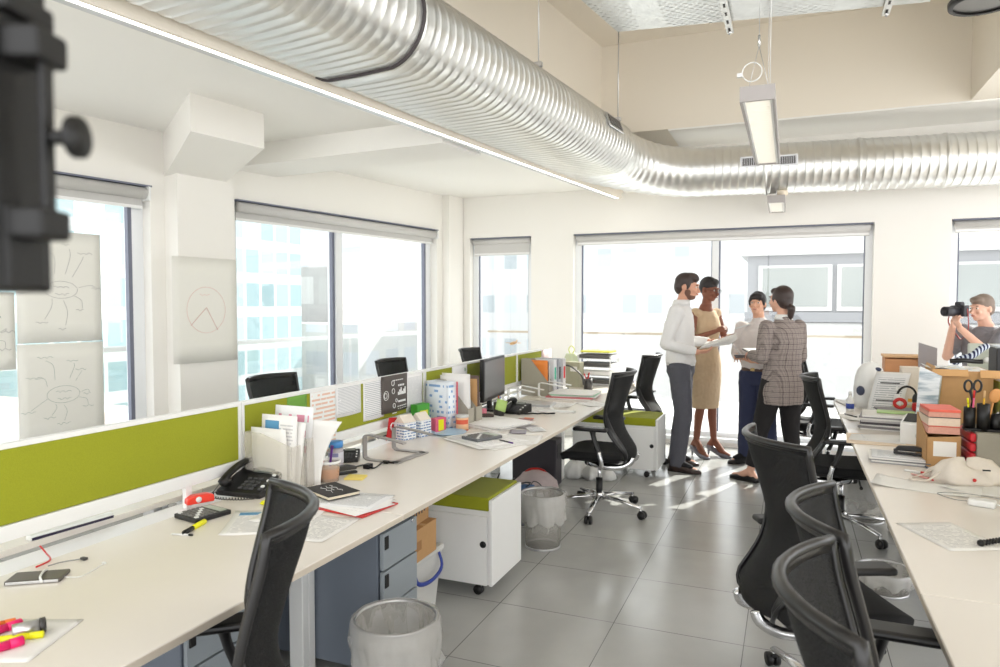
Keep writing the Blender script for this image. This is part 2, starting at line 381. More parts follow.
# ================================================================ floor (0.6 m tiles)
def floor_material():
    m = bpy.data.materials.new('floor_tiles'); m.use_nodes = True
    nt = m.node_tree; N = nt.nodes; L = nt.links; b = N['Principled BSDF']
    tc = N.new('ShaderNodeTexCoord'); mp = N.new('ShaderNodeMapping'); mp.inputs['Location'].default_value = (0.172 + 0.6, -3.315 + 3.6, 0)
    L.new(tc.outputs['Object'], mp.inputs[0])
    sp = N.new('ShaderNodeSeparateXYZ'); L.new(mp.outputs[0], sp.inputs[0])
    def M(op, a, bb=None):
        n = N.new('ShaderNodeMath'); n.operation = op
        for i, v in enumerate((a, bb)):
            if v is None: continue
            if isinstance(v, (int, float)): n.inputs[i].default_value = v
            else: L.new(v, n.inputs[i])
        return n.outputs[0]
    def joint(c):
        a = M('ABSOLUTE', M('SUBTRACT', M('FRACT', M('DIVIDE', c, 0.6)), 0.5))
        return M('GREATER_THAN', a, 0.5 - 0.0022 / 0.6)
    jx, jy = joint(sp.outputs[0]), joint(sp.outputs[1]); j = M('MAXIMUM', jx, jy)
    ix, iy = M('FLOOR', M('DIVIDE', sp.outputs[0], 0.6)), M('FLOOR', M('DIVIDE', sp.outputs[1], 0.6))
    cb = N.new('ShaderNodeCombineXYZ'); L.new(ix, cb.inputs[0]); L.new(iy, cb.inputs[1])
    wn = N.new('ShaderNodeTexWhiteNoise'); L.new(cb.outputs[0], wn.inputs['Vector'])
    no = N.new('ShaderNodeTexNoise'); no.inputs['Scale'].default_value = 5; no.inputs['Detail'].default_value = 6; L.new(mp.outputs[0], no.inputs['Vector'])
    n2 = N.new('ShaderNodeTexNoise'); n2.inputs['Scale'].default_value = 160; L.new(mp.outputs[0], n2.inputs['Vector'])
    fac = M('ADD', M('MULTIPLY', no.outputs['Fac'], 0.6), M('ADD', M('MULTIPLY', wn.outputs['Value'], 0.25), M('MULTIPLY', n2.outputs['Fac'], 0.15)))
    mx = N.new('ShaderNodeMix'); mx.data_type = 'RGBA'; mx.inputs[6].default_value = (*srgb(168, 168, 165), 1); mx.inputs[7].default_value = (*srgb(192, 192, 189), 1)
    L.new(fac, mx.inputs[0])
    m2 = N.new('ShaderNodeMix'); m2.data_type = 'RGBA'; m2.inputs[7].default_value = (*srgb(112, 112, 110), 1)
    L.new(j, m2.inputs[0]); L.new(mx.outputs[2], m2.inputs[6]); L.new(m2.outputs[2], b.inputs['Base Color'])
    rg = M('ADD', M('MULTIPLY', no.outputs['Fac'], 0.14), 0.14); L.new(rg, b.inputs['Roughness'])
    b.inputs['Specular IOR Level'].default_value = 0.6
    bp = N.new('ShaderNodeBump'); bp.inputs['Strength'].default_value = 0.3; bp.inputs['Distance'].default_value = 0.002; bp.invert = True
    L.new(j, bp.inputs['Height']); L.new(bp.outputs[0], b.inputs['Normal'])
    return m
MB().box((-0.9, 3.2, -0.1), (9.0, 10.0, 0.2)).obj('floor', m=floor_material())
struct(bpy.data.objects['floor'])

# ================================================================ left wall (runs away at 9 degrees), back wall
LW0 = Vector((-4.62, 3.27, 0)); LWD = Vector((0.157, 1, 0)).normalized(); LWN = Vector((LWD.y, -LWD.x, 0))   # into the room
YB = 7.95
def lw(s, d, z):  # s along the wall from LW0, d into the room
    p = LW0 + LWD * s + LWN * d; return Vector((p.x, p.y, z))
def lw_s(px, d=0.0):
    """distance along the left wall where the picture column px meets it"""
    r = ray(px, 300); o = Vector((0, 0, 0)); q = LW0 + LWN * d
    # t*r - s*LWD = q
    det = r.x * (-LWD.y) + LWD.x * r.y
    t = (q.x * (-LWD.y) + LWD.x * q.y) / det
    return (r.x * t - q.x) / LWD.x if abs(LWD.x) > 0.2 else (r.y * t - q.y) / LWD.y
def lwbox(mb, s0, s1, d0, d1, z0, z1, m=None):
    poly = [lw(s0, d0, z0), lw(s1, d0, z0), lw(s1, d1, z0), lw(s0, d1, z0)]
    return mb.prism(poly, (0, 0, z1 - z0), m)
HEADL = 2.45; CEILZ = 2.88
sW1a, sW1b = -3.0, lw_s(152)
sW2a, sW2b = lw_s(236), lw_s(437)
sEnd = (YB - LW0.y) / LWD.y
w = MB()
lwbox(w, -6.0, sEnd, -0.30, 0.0, 0, 0.45)
lwbox(w, -6.0, sEnd, -0.30, 0.0, HEADL, CEILZ)
lwbox(w, -6.0, sW1a, -0.30, 0.0, 0.45, HEADL)
lwbox(w, sW1b, sW2a, -0.30, 0.0, 0.45, HEADL)
lwbox(w, sW2b, sEnd, -0.30, 0.0, 0.45, HEADL)
struct(w.obj('wall_left', m=WALL))
XC = LW0.x + LWD.x * sEnd          # corner x at back wall
xs = [ay(px, 300, YB).x for px in (470, 531, 573, 873, 950)]
xs.append(3.4)
HEADB = 2.38
w = MB()
def bbox(x0, x1, z0, z1): w.box(((x0 + x1) / 2, YB + 0.15, (z0 + z1) / 2), (x1 - x0, 0.30, z1 - z0))
bbox(XC - 0.35, 3.9, HEADB, 4.2)
bbox(XC - 0.35, xs[0], 0, HEADB); bbox(xs[1], xs[2], 0, HEADB); bbox(xs[3], xs[4], 0, HEADB); bbox(xs[5], 3.9, 0, HEADB)
bbox(xs[0], xs[1], 0, 0.05); bbox(xs[2], xs[3], 0, 0.05); bbox(xs[4], xs[5], 0, 0.05)
struct(w.obj('wall_back', m=WALL))

# ---- windows of the back wall
def back_window(n, x0, x1, mull, blind_drop=0.03):
    t = struct(bpy.data.objects.new('window_%d' % n, None)); COL.objects.link(t); t.location = ((x0 + x1) / 2, YB, 0)
    cx = (x0 + x1) / 2; f = MB(); g = MB()
    def fb(a, b, z0, z1, y0=0.10, y1=0.18, mb=f, m=FRAMEG): mb.box(((a + b) / 2 - cx, (y0 + y1) / 2, (z0 + z1) / 2), (b - a, y1 - y0, z1 - z0), m)
    fb(x0, x0 + 0.07, 0.05, HEADB); fb(x1 - 0.07, x1, 0.05, HEADB); fb(x0 + 0.07, x1 - 0.07, 0.05, 0.14); fb(x0 + 0.07, x1 - 0.07, HEADB - 0.12, HEADB)
    fb(x0, x1, 0.05, 0.09, -0.02, 0.10)
    for k, mx_ in enumerate(mull): fb(mx_ - 0.035, mx_ + 0.035, 0.14, HEADB - 0.12)
    f.obj('window_frame', t)
    ed = [x0 + 0.07] + [v for q in mull for v in (q - 0.035, q + 0.035)] + [x1 - 0.07]
    for i in range(0, len(ed), 2):
        MB().box(((ed[i] + ed[i + 1]) / 2 - cx, 0.14, 1.2), (ed[i + 1] - ed[i] - 0.004, 0.012, HEADB - 0.26), GLASS).obj('pane', t)
        g = MB()
        g.box((ed[i] + 0.009 - cx, 0.128, 1.2), (0.018, 0.01, HEADB - 0.27), GASKET); g.box((ed[i + 1] - 0.006 - cx, 0.128, 1.2), (0.010, 0.01, HEADB - 0.27), GASKET)
        g.obj('gasket', t)
    # roller blind cassette at the head
    b = MB(); b.cyl((x0 + 0.03 - cx, 0.05, HEADB - 0.045), (x1 - 0.03 - cx, 0.05, HEADB - 0.045), 0.035, n=14, m=BLIND)
    b.box((0, 0.055, HEADB - 0.045 - blind_drop / 2 - 0.03), (x1 - x0 - 0.08, 0.004, blind_drop + 0.05), BLIND)
    b.box((0, 0.055, HEADB - 0.08 - blind_drop), (x1 - x0 - 0.08, 0.016, 0.022), WHITE)
    br = b.obj('roller_blind', t)
    c = MB(); c.box((0, 0.045, HEADB - 0.008), (x1 - x0 - 0.02, 0.09, 0.012), GASKET); c.obj('blind_bracket', t)
    return t
back_window(3, xs[0], xs[1], [], 0.12)
back_window(4, xs[2], xs[3], [ay(714, 300, YB).x])
back_window(5, xs[4], xs[5], [xs[4] + 1.5])

# ---- windows of the left wall
def left_window(n, s0, s1, mulls, z0=0.45):
    t = struct(bpy.data.objects.new('window_%d' % n, None)); COL.objects.link(t)
    f = MB(); g = MB()
    lwbox(f, s0, s0 + 0.09, -0.2, -0.1, z0, HEADL, FRAMEG); lwbox(f, s1 - 0.09, s1, -0.2, -0.1, z0, HEADL, FRAMEG)
    lwbox(f, s0 + .09, s1 - .09, -0.2, -0.1, z0, z0 + 0.08, FRAMEG); lwbox(f, s0 + .09, s1 - .09, -0.2, -0.1, HEADL - 0.12, HEADL, FRAMEG)
    for q in mulls: lwbox(f, q - 0.045, q + 0.045, -0.2, -0.08, z0 + .08, HEADL - .12, FRAMEG)
    lwbox(f, s0, s1, -0.1, 0.03, z0 - 0.002, z0 + 0.025, FRAMEG)
    f.obj('window_frame', t)
    ed = [s0 + .09] + [v for q in mulls for v in (q - .045, q + .045)] + [s1 - .09]
    for i in range(0, len(ed), 2):
        p = MB(); lwbox(p, ed[i] + .002, ed[i + 1] - .002, -0.155, -0.143, z0 + .08, HEADL - .12, GLASS); p.obj('pane', t)
        g = MB(); lwbox(g, ed[i], ed[i] + .012, -0.142, -0.12, z0 + .08, HEADL - .12, GASKET); lwbox(g, ed[i + 1] - .03, ed[i + 1], -0.142, -0.10, z0 + .08, HEADL - .12, GASKET); g.obj('gasket', t)
    b = MB(); b.cyl(lw(s0 + .03, -0.01, HEADL - .055), lw(s1 - .03, -0.01, HEADL - .055), 0.045, n=14, m=BLIND)
    lwbox(b, s0 + .04, s1 - .04, -0.045, -0.041, HEADL - .15, HEADL - .05, BLIND)
    lwbox(b, s0 + .04, s1 - .04, -0.052, -0.034, HEADL - .17, HEADL - .148, WHITE)
    b.obj('roller_blind', t)
    c = MB(); lwbox(c, s0, s1, -0.06, 0.03, HEADL - .008, HEADL + .004, GASKET)
    lwbox(c, s1 - .035, s1 - .02, -0.06, 0.045, HEADL - .11, HEADL - .008, WHITE); c.obj('blind_bracket', t)
left_window(1, sW1a, sW1b, [sW1b - 2.0])
left_window(2, sW2a, sW2b, [lw_s(338, -0.1)])
# corner window jamb post (white box beside window 2)
c = MB(); lwbox(c, sEnd - 0.30, sEnd, 0, 0.10, 0, CEILZ, WALL); struct(c.obj('trim_1'))

# ================================================================ ceilings
ST0, ST1 = hz(80, 0, 2.72), hz(625, 200, 2.72)   # light strip edge
sd = (ST1 - ST0).normalized(); sn = Vector((sd.y, -sd.x, 0))
STA = ST0 - sd * 3.2; STB = ST1
def strip(s, d, z): p = STA + sd * s + sn * d; return Vector((p.x, p.y, z))
SLEN = (STB - STA).length
# left dropped ceiling
c = MB(); c.prism([lw(-6, -0.3, CEILZ), lw(sEnd + .35, -0.3, CEILZ), Vector((STB.x, YB + .3, CEILZ)), strip(SLEN, 0, CEILZ), strip(0, 0, CEILZ)], (0, 0, 0.15), CEIL)
struct(c.obj('ceiling'))
# riser beside the duct, from strip up to the slab
c = MB(); c.prism([strip(0, -0.02, 2.80), strip(SLEN, -0.02, 2.80), strip(SLEN, -0.14, 2.80), strip(0, -0.14, 2.80)], (0, 0, 1.5), SLAB); struct(c.obj('trim_2'))
# slab above the open part
c = MB(); c.box((0.6, 3.2, 4.3), (9.0, 10.2, 0.2), SLAB); struct(c.obj('ceiling_slab'))
# back bulkhead: soffit 3.3 m, vertical face; right bulkhead
ZS = 3.30
pA, pB = hz(640, 128, ZS), hz(966, 106, ZS)
yf = 7.15
c = MB(); c.box(((-2.2 + 3.9) / 2, (yf + YB + .02) / 2, (ZS + 4.22) / 2), (6.1, YB - yf + .02, 4.22 - ZS), SLAB); struct(c.obj('trim_3'))
c = MB(); c.box(((-1.15 + 3.9) / 2, (yf + YB) / 2, ZS - .008), (5.05, YB - yf, .014), CEIL); struct(c.obj('trim_7'))
c = MB(); c.box(((1.40 + 3.9) / 2, (-1.5 + yf) / 2, (ZS + 4.22) / 2), (2.5, yf + 1.5, 4.22 - ZS), SLAB); struct(c.obj('trim_4'))
# soffit board that closes dropped ceiling end
c = MB(); c.prism([Vector((STB.x - .02, yf, 2.95)), Vector((-1.15, yf, 2.95)), Vector((-1.15, YB, 2.95)), Vector((STB.x - .02, YB, 2.95))], (0, 0, -0.13), CEIL)
# across beam on the dropped ceiling
bz = 2.71
bA, bB = hz(236, 166, bz), hz(449, 142, bz)
c.prism([Vector((bA.x - .4, bA.y + .05, bz)), Vector((bB.x - .05, bB.y, bz)), Vector((bB.x - .05 + .07, bB.y + .5, bz)), Vector((bA.x - .4, bA.y + .55, bz))], (0, 0, CEILZ - bz + .01), CEIL)
struct(c.obj('trim_5'))
# column between windows 1 and 2 with corbelled head
sc0, sc1 = lw_s(179, 0.16), lw_s(235, 0.16)
c = MB(); lwbox(c, sc0, sc1, -0.05, 0.16, 0, CEILZ, WALL)
zb = 2.64; zl = 2.55
def lsd(p): q = p - Vector((LW0.x, LW0.y, p.z)); return q.dot(LWD), q.dot(LWN)
(h0, hd0), (h1, hd1) = lsd(hz(196, 91, CEILZ)), lsd(hz(258, 115, CEILZ)); hdm = (hd0 + hd1) / 2
c.quadstrip([[lw(sc0, .0, zl - .01), lw(sc1, .0, zl - .01), lw(h1, hdm, zb), lw(h0, hdm, zb)],
             [lw(sc0, .0, CEILZ), lw(sc1, .0, CEILZ), lw(h1, hdm, CEILZ), lw(h0, hdm, CEILZ)]], WALL, smooth=False)
struct(c.obj('trim_6'))

# ================================================================ linear ceiling light along the bulkhead
LIT = mat('lit_diffuser', (1, 0.98, 0.95), 0.5, emit=(1, 0.98, 0.94), estr=2.6)
LIT2 = mat('lit_tube_diffuser', (1, 0.95, 0.85), 0.5, emit=(1, 0.88, 0.68), estr=.62)
t = thing('linear_ceiling_light', 'long thin lit white light strip along the ceiling edge under the big duct', 'ceiling light')
c = MB(); 
c.prism([strip(0, -0.055, 2.722), strip(SLEN - .1, -0.055, 2.722), strip(SLEN - .1, -0.10, 2.722), strip(0, -0.10, 2.722)], (0, 0, .10), ALU)
c.prism([strip(0, 0.0, 2.722), strip(SLEN - .1, 0.0, 2.722), strip(SLEN - .1, -0.02, 2.722), strip(0, -0.02, 2.722)], (0, 0, .10), SLAB)
c.obj('light_housing', t)
c = MB(); c.prism([strip(0, -0.021, 2.728), strip(SLEN - .1, -0.021, 2.728), strip(SLEN - .1, -0.054, 2.728), strip(0, -0.054, 2.728)], (0, 0, .03), LIT); c.obj('diffuser', t)

# ================================================================ pendant lamps
def pendant(x, y0, y1, z, label, zt_=None):
    t = thing('pendant_light', label, 'pendant lamp', (x, y0, z), 0, 'suspended office luminaires')
    L = y1 - y0; W = .155; HH = .07
    h = MB(); PG = mat('pendant_grey', srgb(176, 170, 168), .45)
    h.box((-W / 2 + .006, L / 2, HH / 2), (.012, L, HH), PG); h.box((W / 2 - .006, L / 2, HH / 2), (.012, L, HH), PG)
    h.box((0, .006, HH / 2), (W - .024, .012, HH), PG); h.box((0, L - .006, HH / 2), (W - .024, .012, HH), PG); h.box((0, L / 2, HH - .006), (W - .026, L - .026, .010), PG)
    h.obj('lamp_housing', t)
    MB().box((0, L / 2, .028), (W - .05, L - .10, .012), LIT2).obj('diffuser', t)
    lv = MB()
    for s in (-1, 1): lv.box((s * (W / 2 - .018), L / 2, .018), (.010, L - .03, .03), WHITE)
    n = 36
    for i in range(n): lv.box((0, .04 + (L - .08) * i / (n - 1), .014), (W - .048, .003, .018), WHITE)
    lv.obj('louvre', t)
    zt = zt_ or 4.2 - z
    hk = min(.22, zt - HH - .06)
    for i, yy in enumerate((.12, L - .12)):
        cb = MB(); 
        for s in (-1, 1): cb.cyl((s * .05, yy, HH), (0, yy, HH + hk), .0015, n=5, m=ALU)
        cb.cyl((0, yy, HH + hk), (0, yy, HH + hk + .05), .006, n=8, m=CHROME); cb.cyl((0, yy, HH + hk + .05), (0, yy, zt), .0015, n=5, m=ALU)
        cb.obj('suspension_wire', t)
    pc = MB(); pc.cyl((.05, .18, HH), (.05, .18, zt - .03), .0018, n=6, m=WHITE)
    ring = [] if zt_ else [(-.03 + .045 * math.cos(a), .12, HH + .10 + .045 * math.sin(a)) for a in [2 * PI * k / 18 for k in range(18)]]
    if ring: pc.tube(ring, .003, 6, WHITE, closed=True); pc.box((-.085, .12, HH + .09), (.025, .02, .018), WHITE)
    pc.obj('power_cable', t)
    MB().lathe([(.001, zt - .045), (.045, zt - .045), (.05, zt - .035), (.05, zt), (.001, zt)], 20, mat('cream_plastic', srgb(236, 222, 200), .5), (.05, .18, 0)).obj('ceiling_rose', t)
lx = -0.157
pendant(lx, 3.5, 5.12, 2.5, 'lit grey box pendant lamp hanging nearest, over the aisle before the cross duct')
pendant(lx + .02, 7.08 - .05, 7.80, 2.5, 'small distant lit pendant lamp hanging over the aisle below the cross duct', .135)

# ================================================================ spiral duct
def duct_material():
    m = mat('galvanised_steel', (0.74, 0.74, 0.72), 0.33, 0.85, var=0.07, scale=9)
    return m
DUCT = duct_material()
DZC = 2.975
HWD = .17
DX0, DY0, DSL = -2.075, 3.09, 0.112          # centre line x = DX0 + DSL*(y-DY0)
path = []   # (point, right-hand normal, half width)
y = -1.4
dirv = Vector((DSL, 1, 0)).normalized(); nrv = Vector((dirv.y, -dirv.x, 0))
yE = 6.35
PER = [.005, .004, .004, .005, .027, .027]; NP = 6; STEP = .018
while y < yE:
    path.append((Vector((DX0 + DSL * (y - DY0), y, DZC)), nrv.copy(), HWD)); y += PER[len(path) % NP] * dirv.y
pe = Vector((DX0 + DSL * (yE - DY0), yE, DZC)); Rr = 0.93
cc = pe + nrv * Rr; a0 = math.atan2(nrv.y, nrv.x) + PI; aT = PI / 2
nst = int(Rr * (a0 - aT) / STEP)
for k in range(1, nst + 1):
    a = a0 + (aT - a0) * k / nst; v = Vector((math.cos(a), math.sin(a), 0))
    path.append((cc + v * Rr - Vector((0, 0, .12 * (1 - math.cos(PI * k / nst)) / 2)), -v, HWD * (1 - k / nst) ** 1.2))
pl = path[-1][0]; x = pl.x
def run_y(x): return pl.y + .13 * max(0, x - pl.x) if x < 2.2 else pl.y + .13 * (2.2 - pl.x)
while x < 3.3:
    x += PER[len(path) % NP]; path.append((Vector((x, run_y(x), DZC - .12)), Vector((0.13, -1, 0)).normalized(), 0.0))
RD = 0.235
def duct_ring(p, n, hw, r, k=36):
    out = []
    for j in range(k):
        a = 2 * PI * j / k; cxx = math.cos(a); czz = math.sin(a)
        out.append(p + n * (cxx * r + (hw if cxx > 1e-6 else (-hw if cxx < -1e-6 else 0))) + Vector((0, 0, czz * r)))
    return out
rings = []
for i, (p, n, hw) in enumerate(path):
    ph = i % NP
    rings.append(duct_ring(p, n, hw, RD + (0, .0035, .005, .0035, 0, -.0012)[ph]))
t = thing('ventilation_duct', 'large ribbed galvanised air duct running under the ceiling and turning right', 'duct', (0, 0, 0))
d = MB(); d.quadstrip(rings, DUCT); dm = d.obj('duct_pipe', t)
for p_ in dm.data.polygons: p_.use_smooth = True
def collar(y0, wd=.09, mm=None):
    rr = []
    for k in range(6):
        yy = y0 + wd * k / 5; rr.append(duct_ring(Vector((DX0 + DSL * (yy - DY0), yy, DZC)), nrv, HWD, RD + .008 + (.004 if k in (0, 5) else 0)))
    MB().quadstrip(rr, mm or DUCT).obj('collar', t)
for yy in (1.15, 3.12): collar(yy)
for yy in (3.10,):
    rr = [duct_ring(Vector((DX0 + DSL * (yy + q - DY0), yy + q, DZC)), nrv, HWD, RD + .012) for q in (0, .014)]
    MB().quadstrip(rr, mat('rubber_seal', srgb(70, 64, 66), .6)).obj('seal_band', t)
for xx in (-0.25, 0.55, 1.25):
    rr = [duct_ring(Vector((xx + q, run_y(xx + q), DZC - .12)), Vector((0, -1, 0)), 0, RD + .011) for q in (0, .03)]
    MB().quadstrip(rr, DUCT).obj('collar', t)
for yy in (0.3, 2.62, 4.6, 6.2):
    c_ = Vector((DX0 + DSL * (yy - DY0), yy, DZC)); h = MB()
    e = c_ + nrv * .30; h.cyl(e + Vector((0, 0, .2)), e + Vector((0, 0, 1.17)), .005, n=6, m=ALU); h.box(e + Vector((0, 0, .21)), (.05, .04, .03), ALU)
    h.obj('hanger_rod', t)
# grilles
DARKV = mat('grille_dark', srgb(60, 56, 54), .6)
def grille_at(c, axis_dir, nrm, wd, ht, nm='duct_grille'):
    axis_dir = axis_dir.normalized(); nrm = nrm.normalized(); up = nrm.cross(axis_dir); mtx = Matrix((axis_dir, up, nrm)).transposed().to_4x4(); mtx.translation = c
    g = MB(); g.box((0, 0, .0), (wd, ht, .012), ALU); g.box((0, 0, .004), (wd * .82, ht * .7, .012), DARKV)
    n = 9
    for i in range(n): g.box((-wd * .38 + wd * .76 * i / (n - 1), 0, .011), (.004, ht * .68, .004), ALU)
    o = g.obj(nm, t); o.matrix_local = mtx
vy = 5.85; cv = Vector((DX0 + DSL * (vy - DY0), vy, DZC)); nn = (nrv * .9 + Vector((0, 0, .35))).normalized()
grille_at(cv + nrv * HWD + nn * (RD + .008), dirv, nn, .34, .12)
for px in (748, 786):
    q = ay(px + 2, 159, run_y(-.2) - RD); grille_at(Vector((q.x, run_y(q.x) - RD - .008, DZC - .09)), Vector((1, 0, 0)), Vector((0, -1, 0)), .17, .10)

# ================================================================ suspended perforated service tray
def perf_mat():
    m = mat('perforated_galvanised', (0.70, 0.71, 0.70), 0.33, 0.8, var=.15, scale=14)
    nt = m.node_tree; N = nt.nodes; L = nt.links; b = N['Principled BSDF']
    tc = N.new('ShaderNodeTexCoord'); sp = N.new('ShaderNodeSeparateXYZ'); L.new(tc.outputs['Object'], sp.inputs[0])
    def M(op, a, bb=None):
        n = N.new('ShaderNodeMath'); n.operation = op
        for i, v in enumerate((a, bb)):
            if v is None: continue
            if isinstance(v, (int, float)): n.inputs[i].default_value = v
            else: L.new(v, n.inputs[i])
        return n.outputs[0]
    rowi = M('FLOOR', M('DIVIDE', sp.outputs[1], .032))
    xs_ = M('ADD', sp.outputs[0], M('MULTIPLY', M('MODULO', rowi, 2), .03))
    a = M('LESS_THAN', M('ABSOLUTE', M('SUBTRACT', M('FRACT', M('DIVIDE', xs_, .06)), .5)), .22)
    c2 = M('LESS_THAN', M('ABSOLUTE', M('SUBTRACT', M('FRACT', M('DIVIDE', sp.outputs[1], .032)), .5)), .14)
    band = M('GREATER_THAN', M('FRACT', M('DIVIDE', M('ADD', sp.outputs[0], 1.0), .62)), .28)
    hole = M('MULTIPLY', M('MULTIPLY', a, c2), band)
    tr = N.new('ShaderNodeBsdfTransparent'); ms = N.new('ShaderNodeMixShader'); L.new(hole, ms.inputs[0]); L.new(b.outputs[0], ms.inputs[1]); L.new(tr.outputs[0], ms.inputs[2])
    L.new(ms.outputs[0], N['Material Output'].inputs[0]); return m
PERF = perf_mat()
t = thing('ceiling_raft', 'perforated galvanised metal tray hanging below the slab at top right', 'service tray', (0, 0, 3.5))
c = MB(); c.prism([(-1.17, 5.02, 0), (-1.3, 4.2, 0), (-1.3, 1.2, 0), (.80, 1.2, 0), (.80, 5.30, 0)], (0, 0, .003), PERF); c.obj('tray_panel', t)
c = MB()
for a_, b_ in (((-1.17, 5.02), (.80, 5.30)), ((-1.17, 5.02), (-1.3, 4.2)), ((-1.3, 4.2), (-1.3, 1.2))):
    a_, b_ = Vector((*a_, .004)), Vector((*b_, .004)); dd = (b_ - a_).normalized(); nn_ = Vector((dd.y, -dd.x, 0)) * .004
    c.prism([a_ - nn_, b_ - nn_, b_ + nn_, a_ + nn_], (0, 0, .045), DUCT)
c.obj('tray_edge', t)
for xx, yl in ((-.42, 5.25), (0.55, 5.32)):
    c = MB(); c.box((xx, yl - 1.6, -.03), (.045, 3.2, .022), DUCT)
    for k in range(22): c.box((xx, yl - .08 - k * .14, -.0425), (.014, .05, .004), DARKV)
    c.obj('support_channel', t)
    c = MB(); c.cyl((xx, yl - .06, -.07), (xx, yl - .06, .78), .006, n=8, m=ALU); c.cyl((xx, yl - .06, -.062), (xx, yl - .06, -.045), .013, n=6, m=CHROME); c.obj('threaded_rod', t)
t = thing('round_spigot', 'dark round duct end with a black rim at the top right corner', 'duct', (1.06, 5.1, 3.38))
c = MB(); c.lathe([(.17, 0), (.185, 0), (.185, .03), (.16, .05), (.16, .5), (.15, .5), (.15, .05)], 32, mat('dark_steel', (.18, .17, .16), .35, .9)); c.obj('duct_pipe', t)
MB().lathe([(.165, -.012), (.192, -.012), (.195, .02), (.165, .02), (.165, -.012)], 32, BLACK, caps=False).obj('rim', t)
# ================================================================ desks
XE, XR = -1.39, 0.357           # front edges of the left and right rows
LY = [0.62, 2.36, 4.14, 5.92, 7.30]
RY = [0.55, 2.27, 3.72, 5.17, 6.62]
GB = 'white bench desks in the two long rows'
def desk(x0, x1, y0, y1, label, side):
    """side: x of the front edge"""
    cx, cy = (x0 + x1) / 2, (y0 + y1) / 2; w, l = x1 - x0, y1 - y0
    t = thing('bench_desk', label, 'desk', (cx, cy, 0), 0, GB)
    m = MB(); m.box((0, 0, .7165), (w, l - .004, .025), LAM, bev=.003); m.obj('desktop', t)
    m = MB(); s = 1 if side == x1 else -1
    m.box((s * (w / 2 + .0006), 0, .7165), (.0012, l - .008, .019), LAMEDGE); m.obj('edge_band', t)
    for yy in (-l / 2 + .021, l / 2 - .021):
        for xx in (s * (w / 2 - .49), -s * (w / 2 - .08)):
            MB().box((xx, yy, .352), (.07, .040, .704), WHITE, bev=.004).obj('leg', t)
    m = MB(); m.box((0, -l / 2 + .06, .690), (w - .2, .04, .028), WHITE); m.box((0, l / 2 - .06, .690), (w - .2, .04, .028), WHITE); m.box((-s * (w / 2 - .18), 0, .690), (.04, l - .2, .028), WHITE); m.obj('support_beam', t)
    return t
nm = ['nearest', 'second', 'third', 'farthest']
lab_l = ['white bench desk nearest the camera at bottom left, with the calculator and telephone on it', 'white bench desk of the left row carrying the metal laptop stand and blue plate', 'white bench desk of the left row in front of the black monitor', 'white bench desk at the window end of the left row carrying the letter trays']
lab_b = ['white desk behind the long first green divider, mostly hidden', 'white desk behind the green divider with the pinned sheets, mostly hidden', 'white desk behind the green divider at the black monitor, mostly hidden', 'white desk behind the last green divider near the corner, mostly hidden']
lab_r = ['white bench desk nearest the camera at bottom right, bare at its near end', 'white bench desk of the right row with the white bag and printed sheet', 'white bench desk of the right row carrying the card magazine file and paper stacks', 'white bench desk at the window end of the right row with the open calendar']
for i in range(4):
    desk(-2.20, XE, LY[i], LY[i + 1], lab_l[i], XE)
    desk(-3.20, -2.42, LY[i], LY[i + 1], lab_b[i], -3.20)
    desk(XR, 1.10, RY[i], RY[i + 1], lab_r[i], XR)
# dividers
GD = 'lime green desk dividers'
def divider(x, y0, y1, label, lenny=True):
    l = y1 - y0; t = thing('desk_divider', label, 'divider', (x, (y0 + y1) / 2, 0), 0, GD)
    MB().box((0, 0, .975), (.026, l - .036, .245), GREEN, bev=.003).obj('fabric_panel', t)
    m = MB(); m.box((0, 0, 1.103), (.034, l - .004, .018), WHITE, bev=.003); 
    m.box((0, -l / 2 + .010, .955), (.034, .016, .285), WHITE); m.box((0, l / 2 - .010, .955), (.034, .016, .285), WHITE)
    m.obj('panel_frame', t)
    MB().box((0, 0, .825), (.034, l - .004, .052), WHITE, bev=.003).obj('bottom_rail', t)
    for yy in (-l / 2 + .3, l / 2 - .3):
        MB().box((0, yy, .755), (.02, .03, .09), WHITE).obj('clamp_bracket', t)
    MB().box((0, 0, .70), (.16, l - .1, .012), WHITE).obj('cable_shelf', t)
    return t
DYL = [0.72, 2.46, 4.18, 5.92, 6.62]
divider(-2.30, -1.0, DYL[1], 'long lime green fabric divider at far left, nearest the camera')
divider(-2.30, DYL[1], DYL[2], 'lime green divider mostly covered by pinned white sheets')
divider(-2.30, DYL[2], DYL[3], 'lime green divider right behind the black monitor')
divider(-2.30, DYL[3], DYL[4], 'short lime green divider behind the grey magazine files, last of the left row')
divider(1.17, 0.5, 4.2, 'lime green divider at the right edge behind the pen pots')
divider(1.17, 4.2, ax(965, 366, 1.17).y, 'lime green divider beyond the cardboard box, at the far end of the right row')

# ================================================================ mesh office chair
MESHF = mesh_fabric('chair_mesh', srgb(13, 12, 12), 420, .22)
SEATF = mat('black_seat_fabric', srgb(15, 14, 15), .85, var=.12, scale=250, bump=.3)
FRAMEC = mat('chair_frame_grey', srgb(32, 31, 31), .28, var=.06)
PROF = [(-.262, 1.060), (-.245, .99), (-.215, .90), (-.185, .80), (-.172, .72), (-.190, .63), (-.235, .55), (-.275, .485), (-.270, .43), (-.225, .385)]
PROFS = smooth_path([(x, 0, z) for x, z in PROF], 5)
def halfw(v):   # half width along the back, v 0 top .. 1 bottom
    pts = [(0, .245), (.12, .242), (.35, .225), (.55, .205), (.75, .19), (.88, .15), (1, .07)]
    for (a, b), (c, d) in zip(pts, pts[1:]):
        if v <= c: return b + (d - b) * (v - a) / (c - a)
    return pts[-1][1]
def wrap(v): return .085 * (1 - v) ** .6 + .02
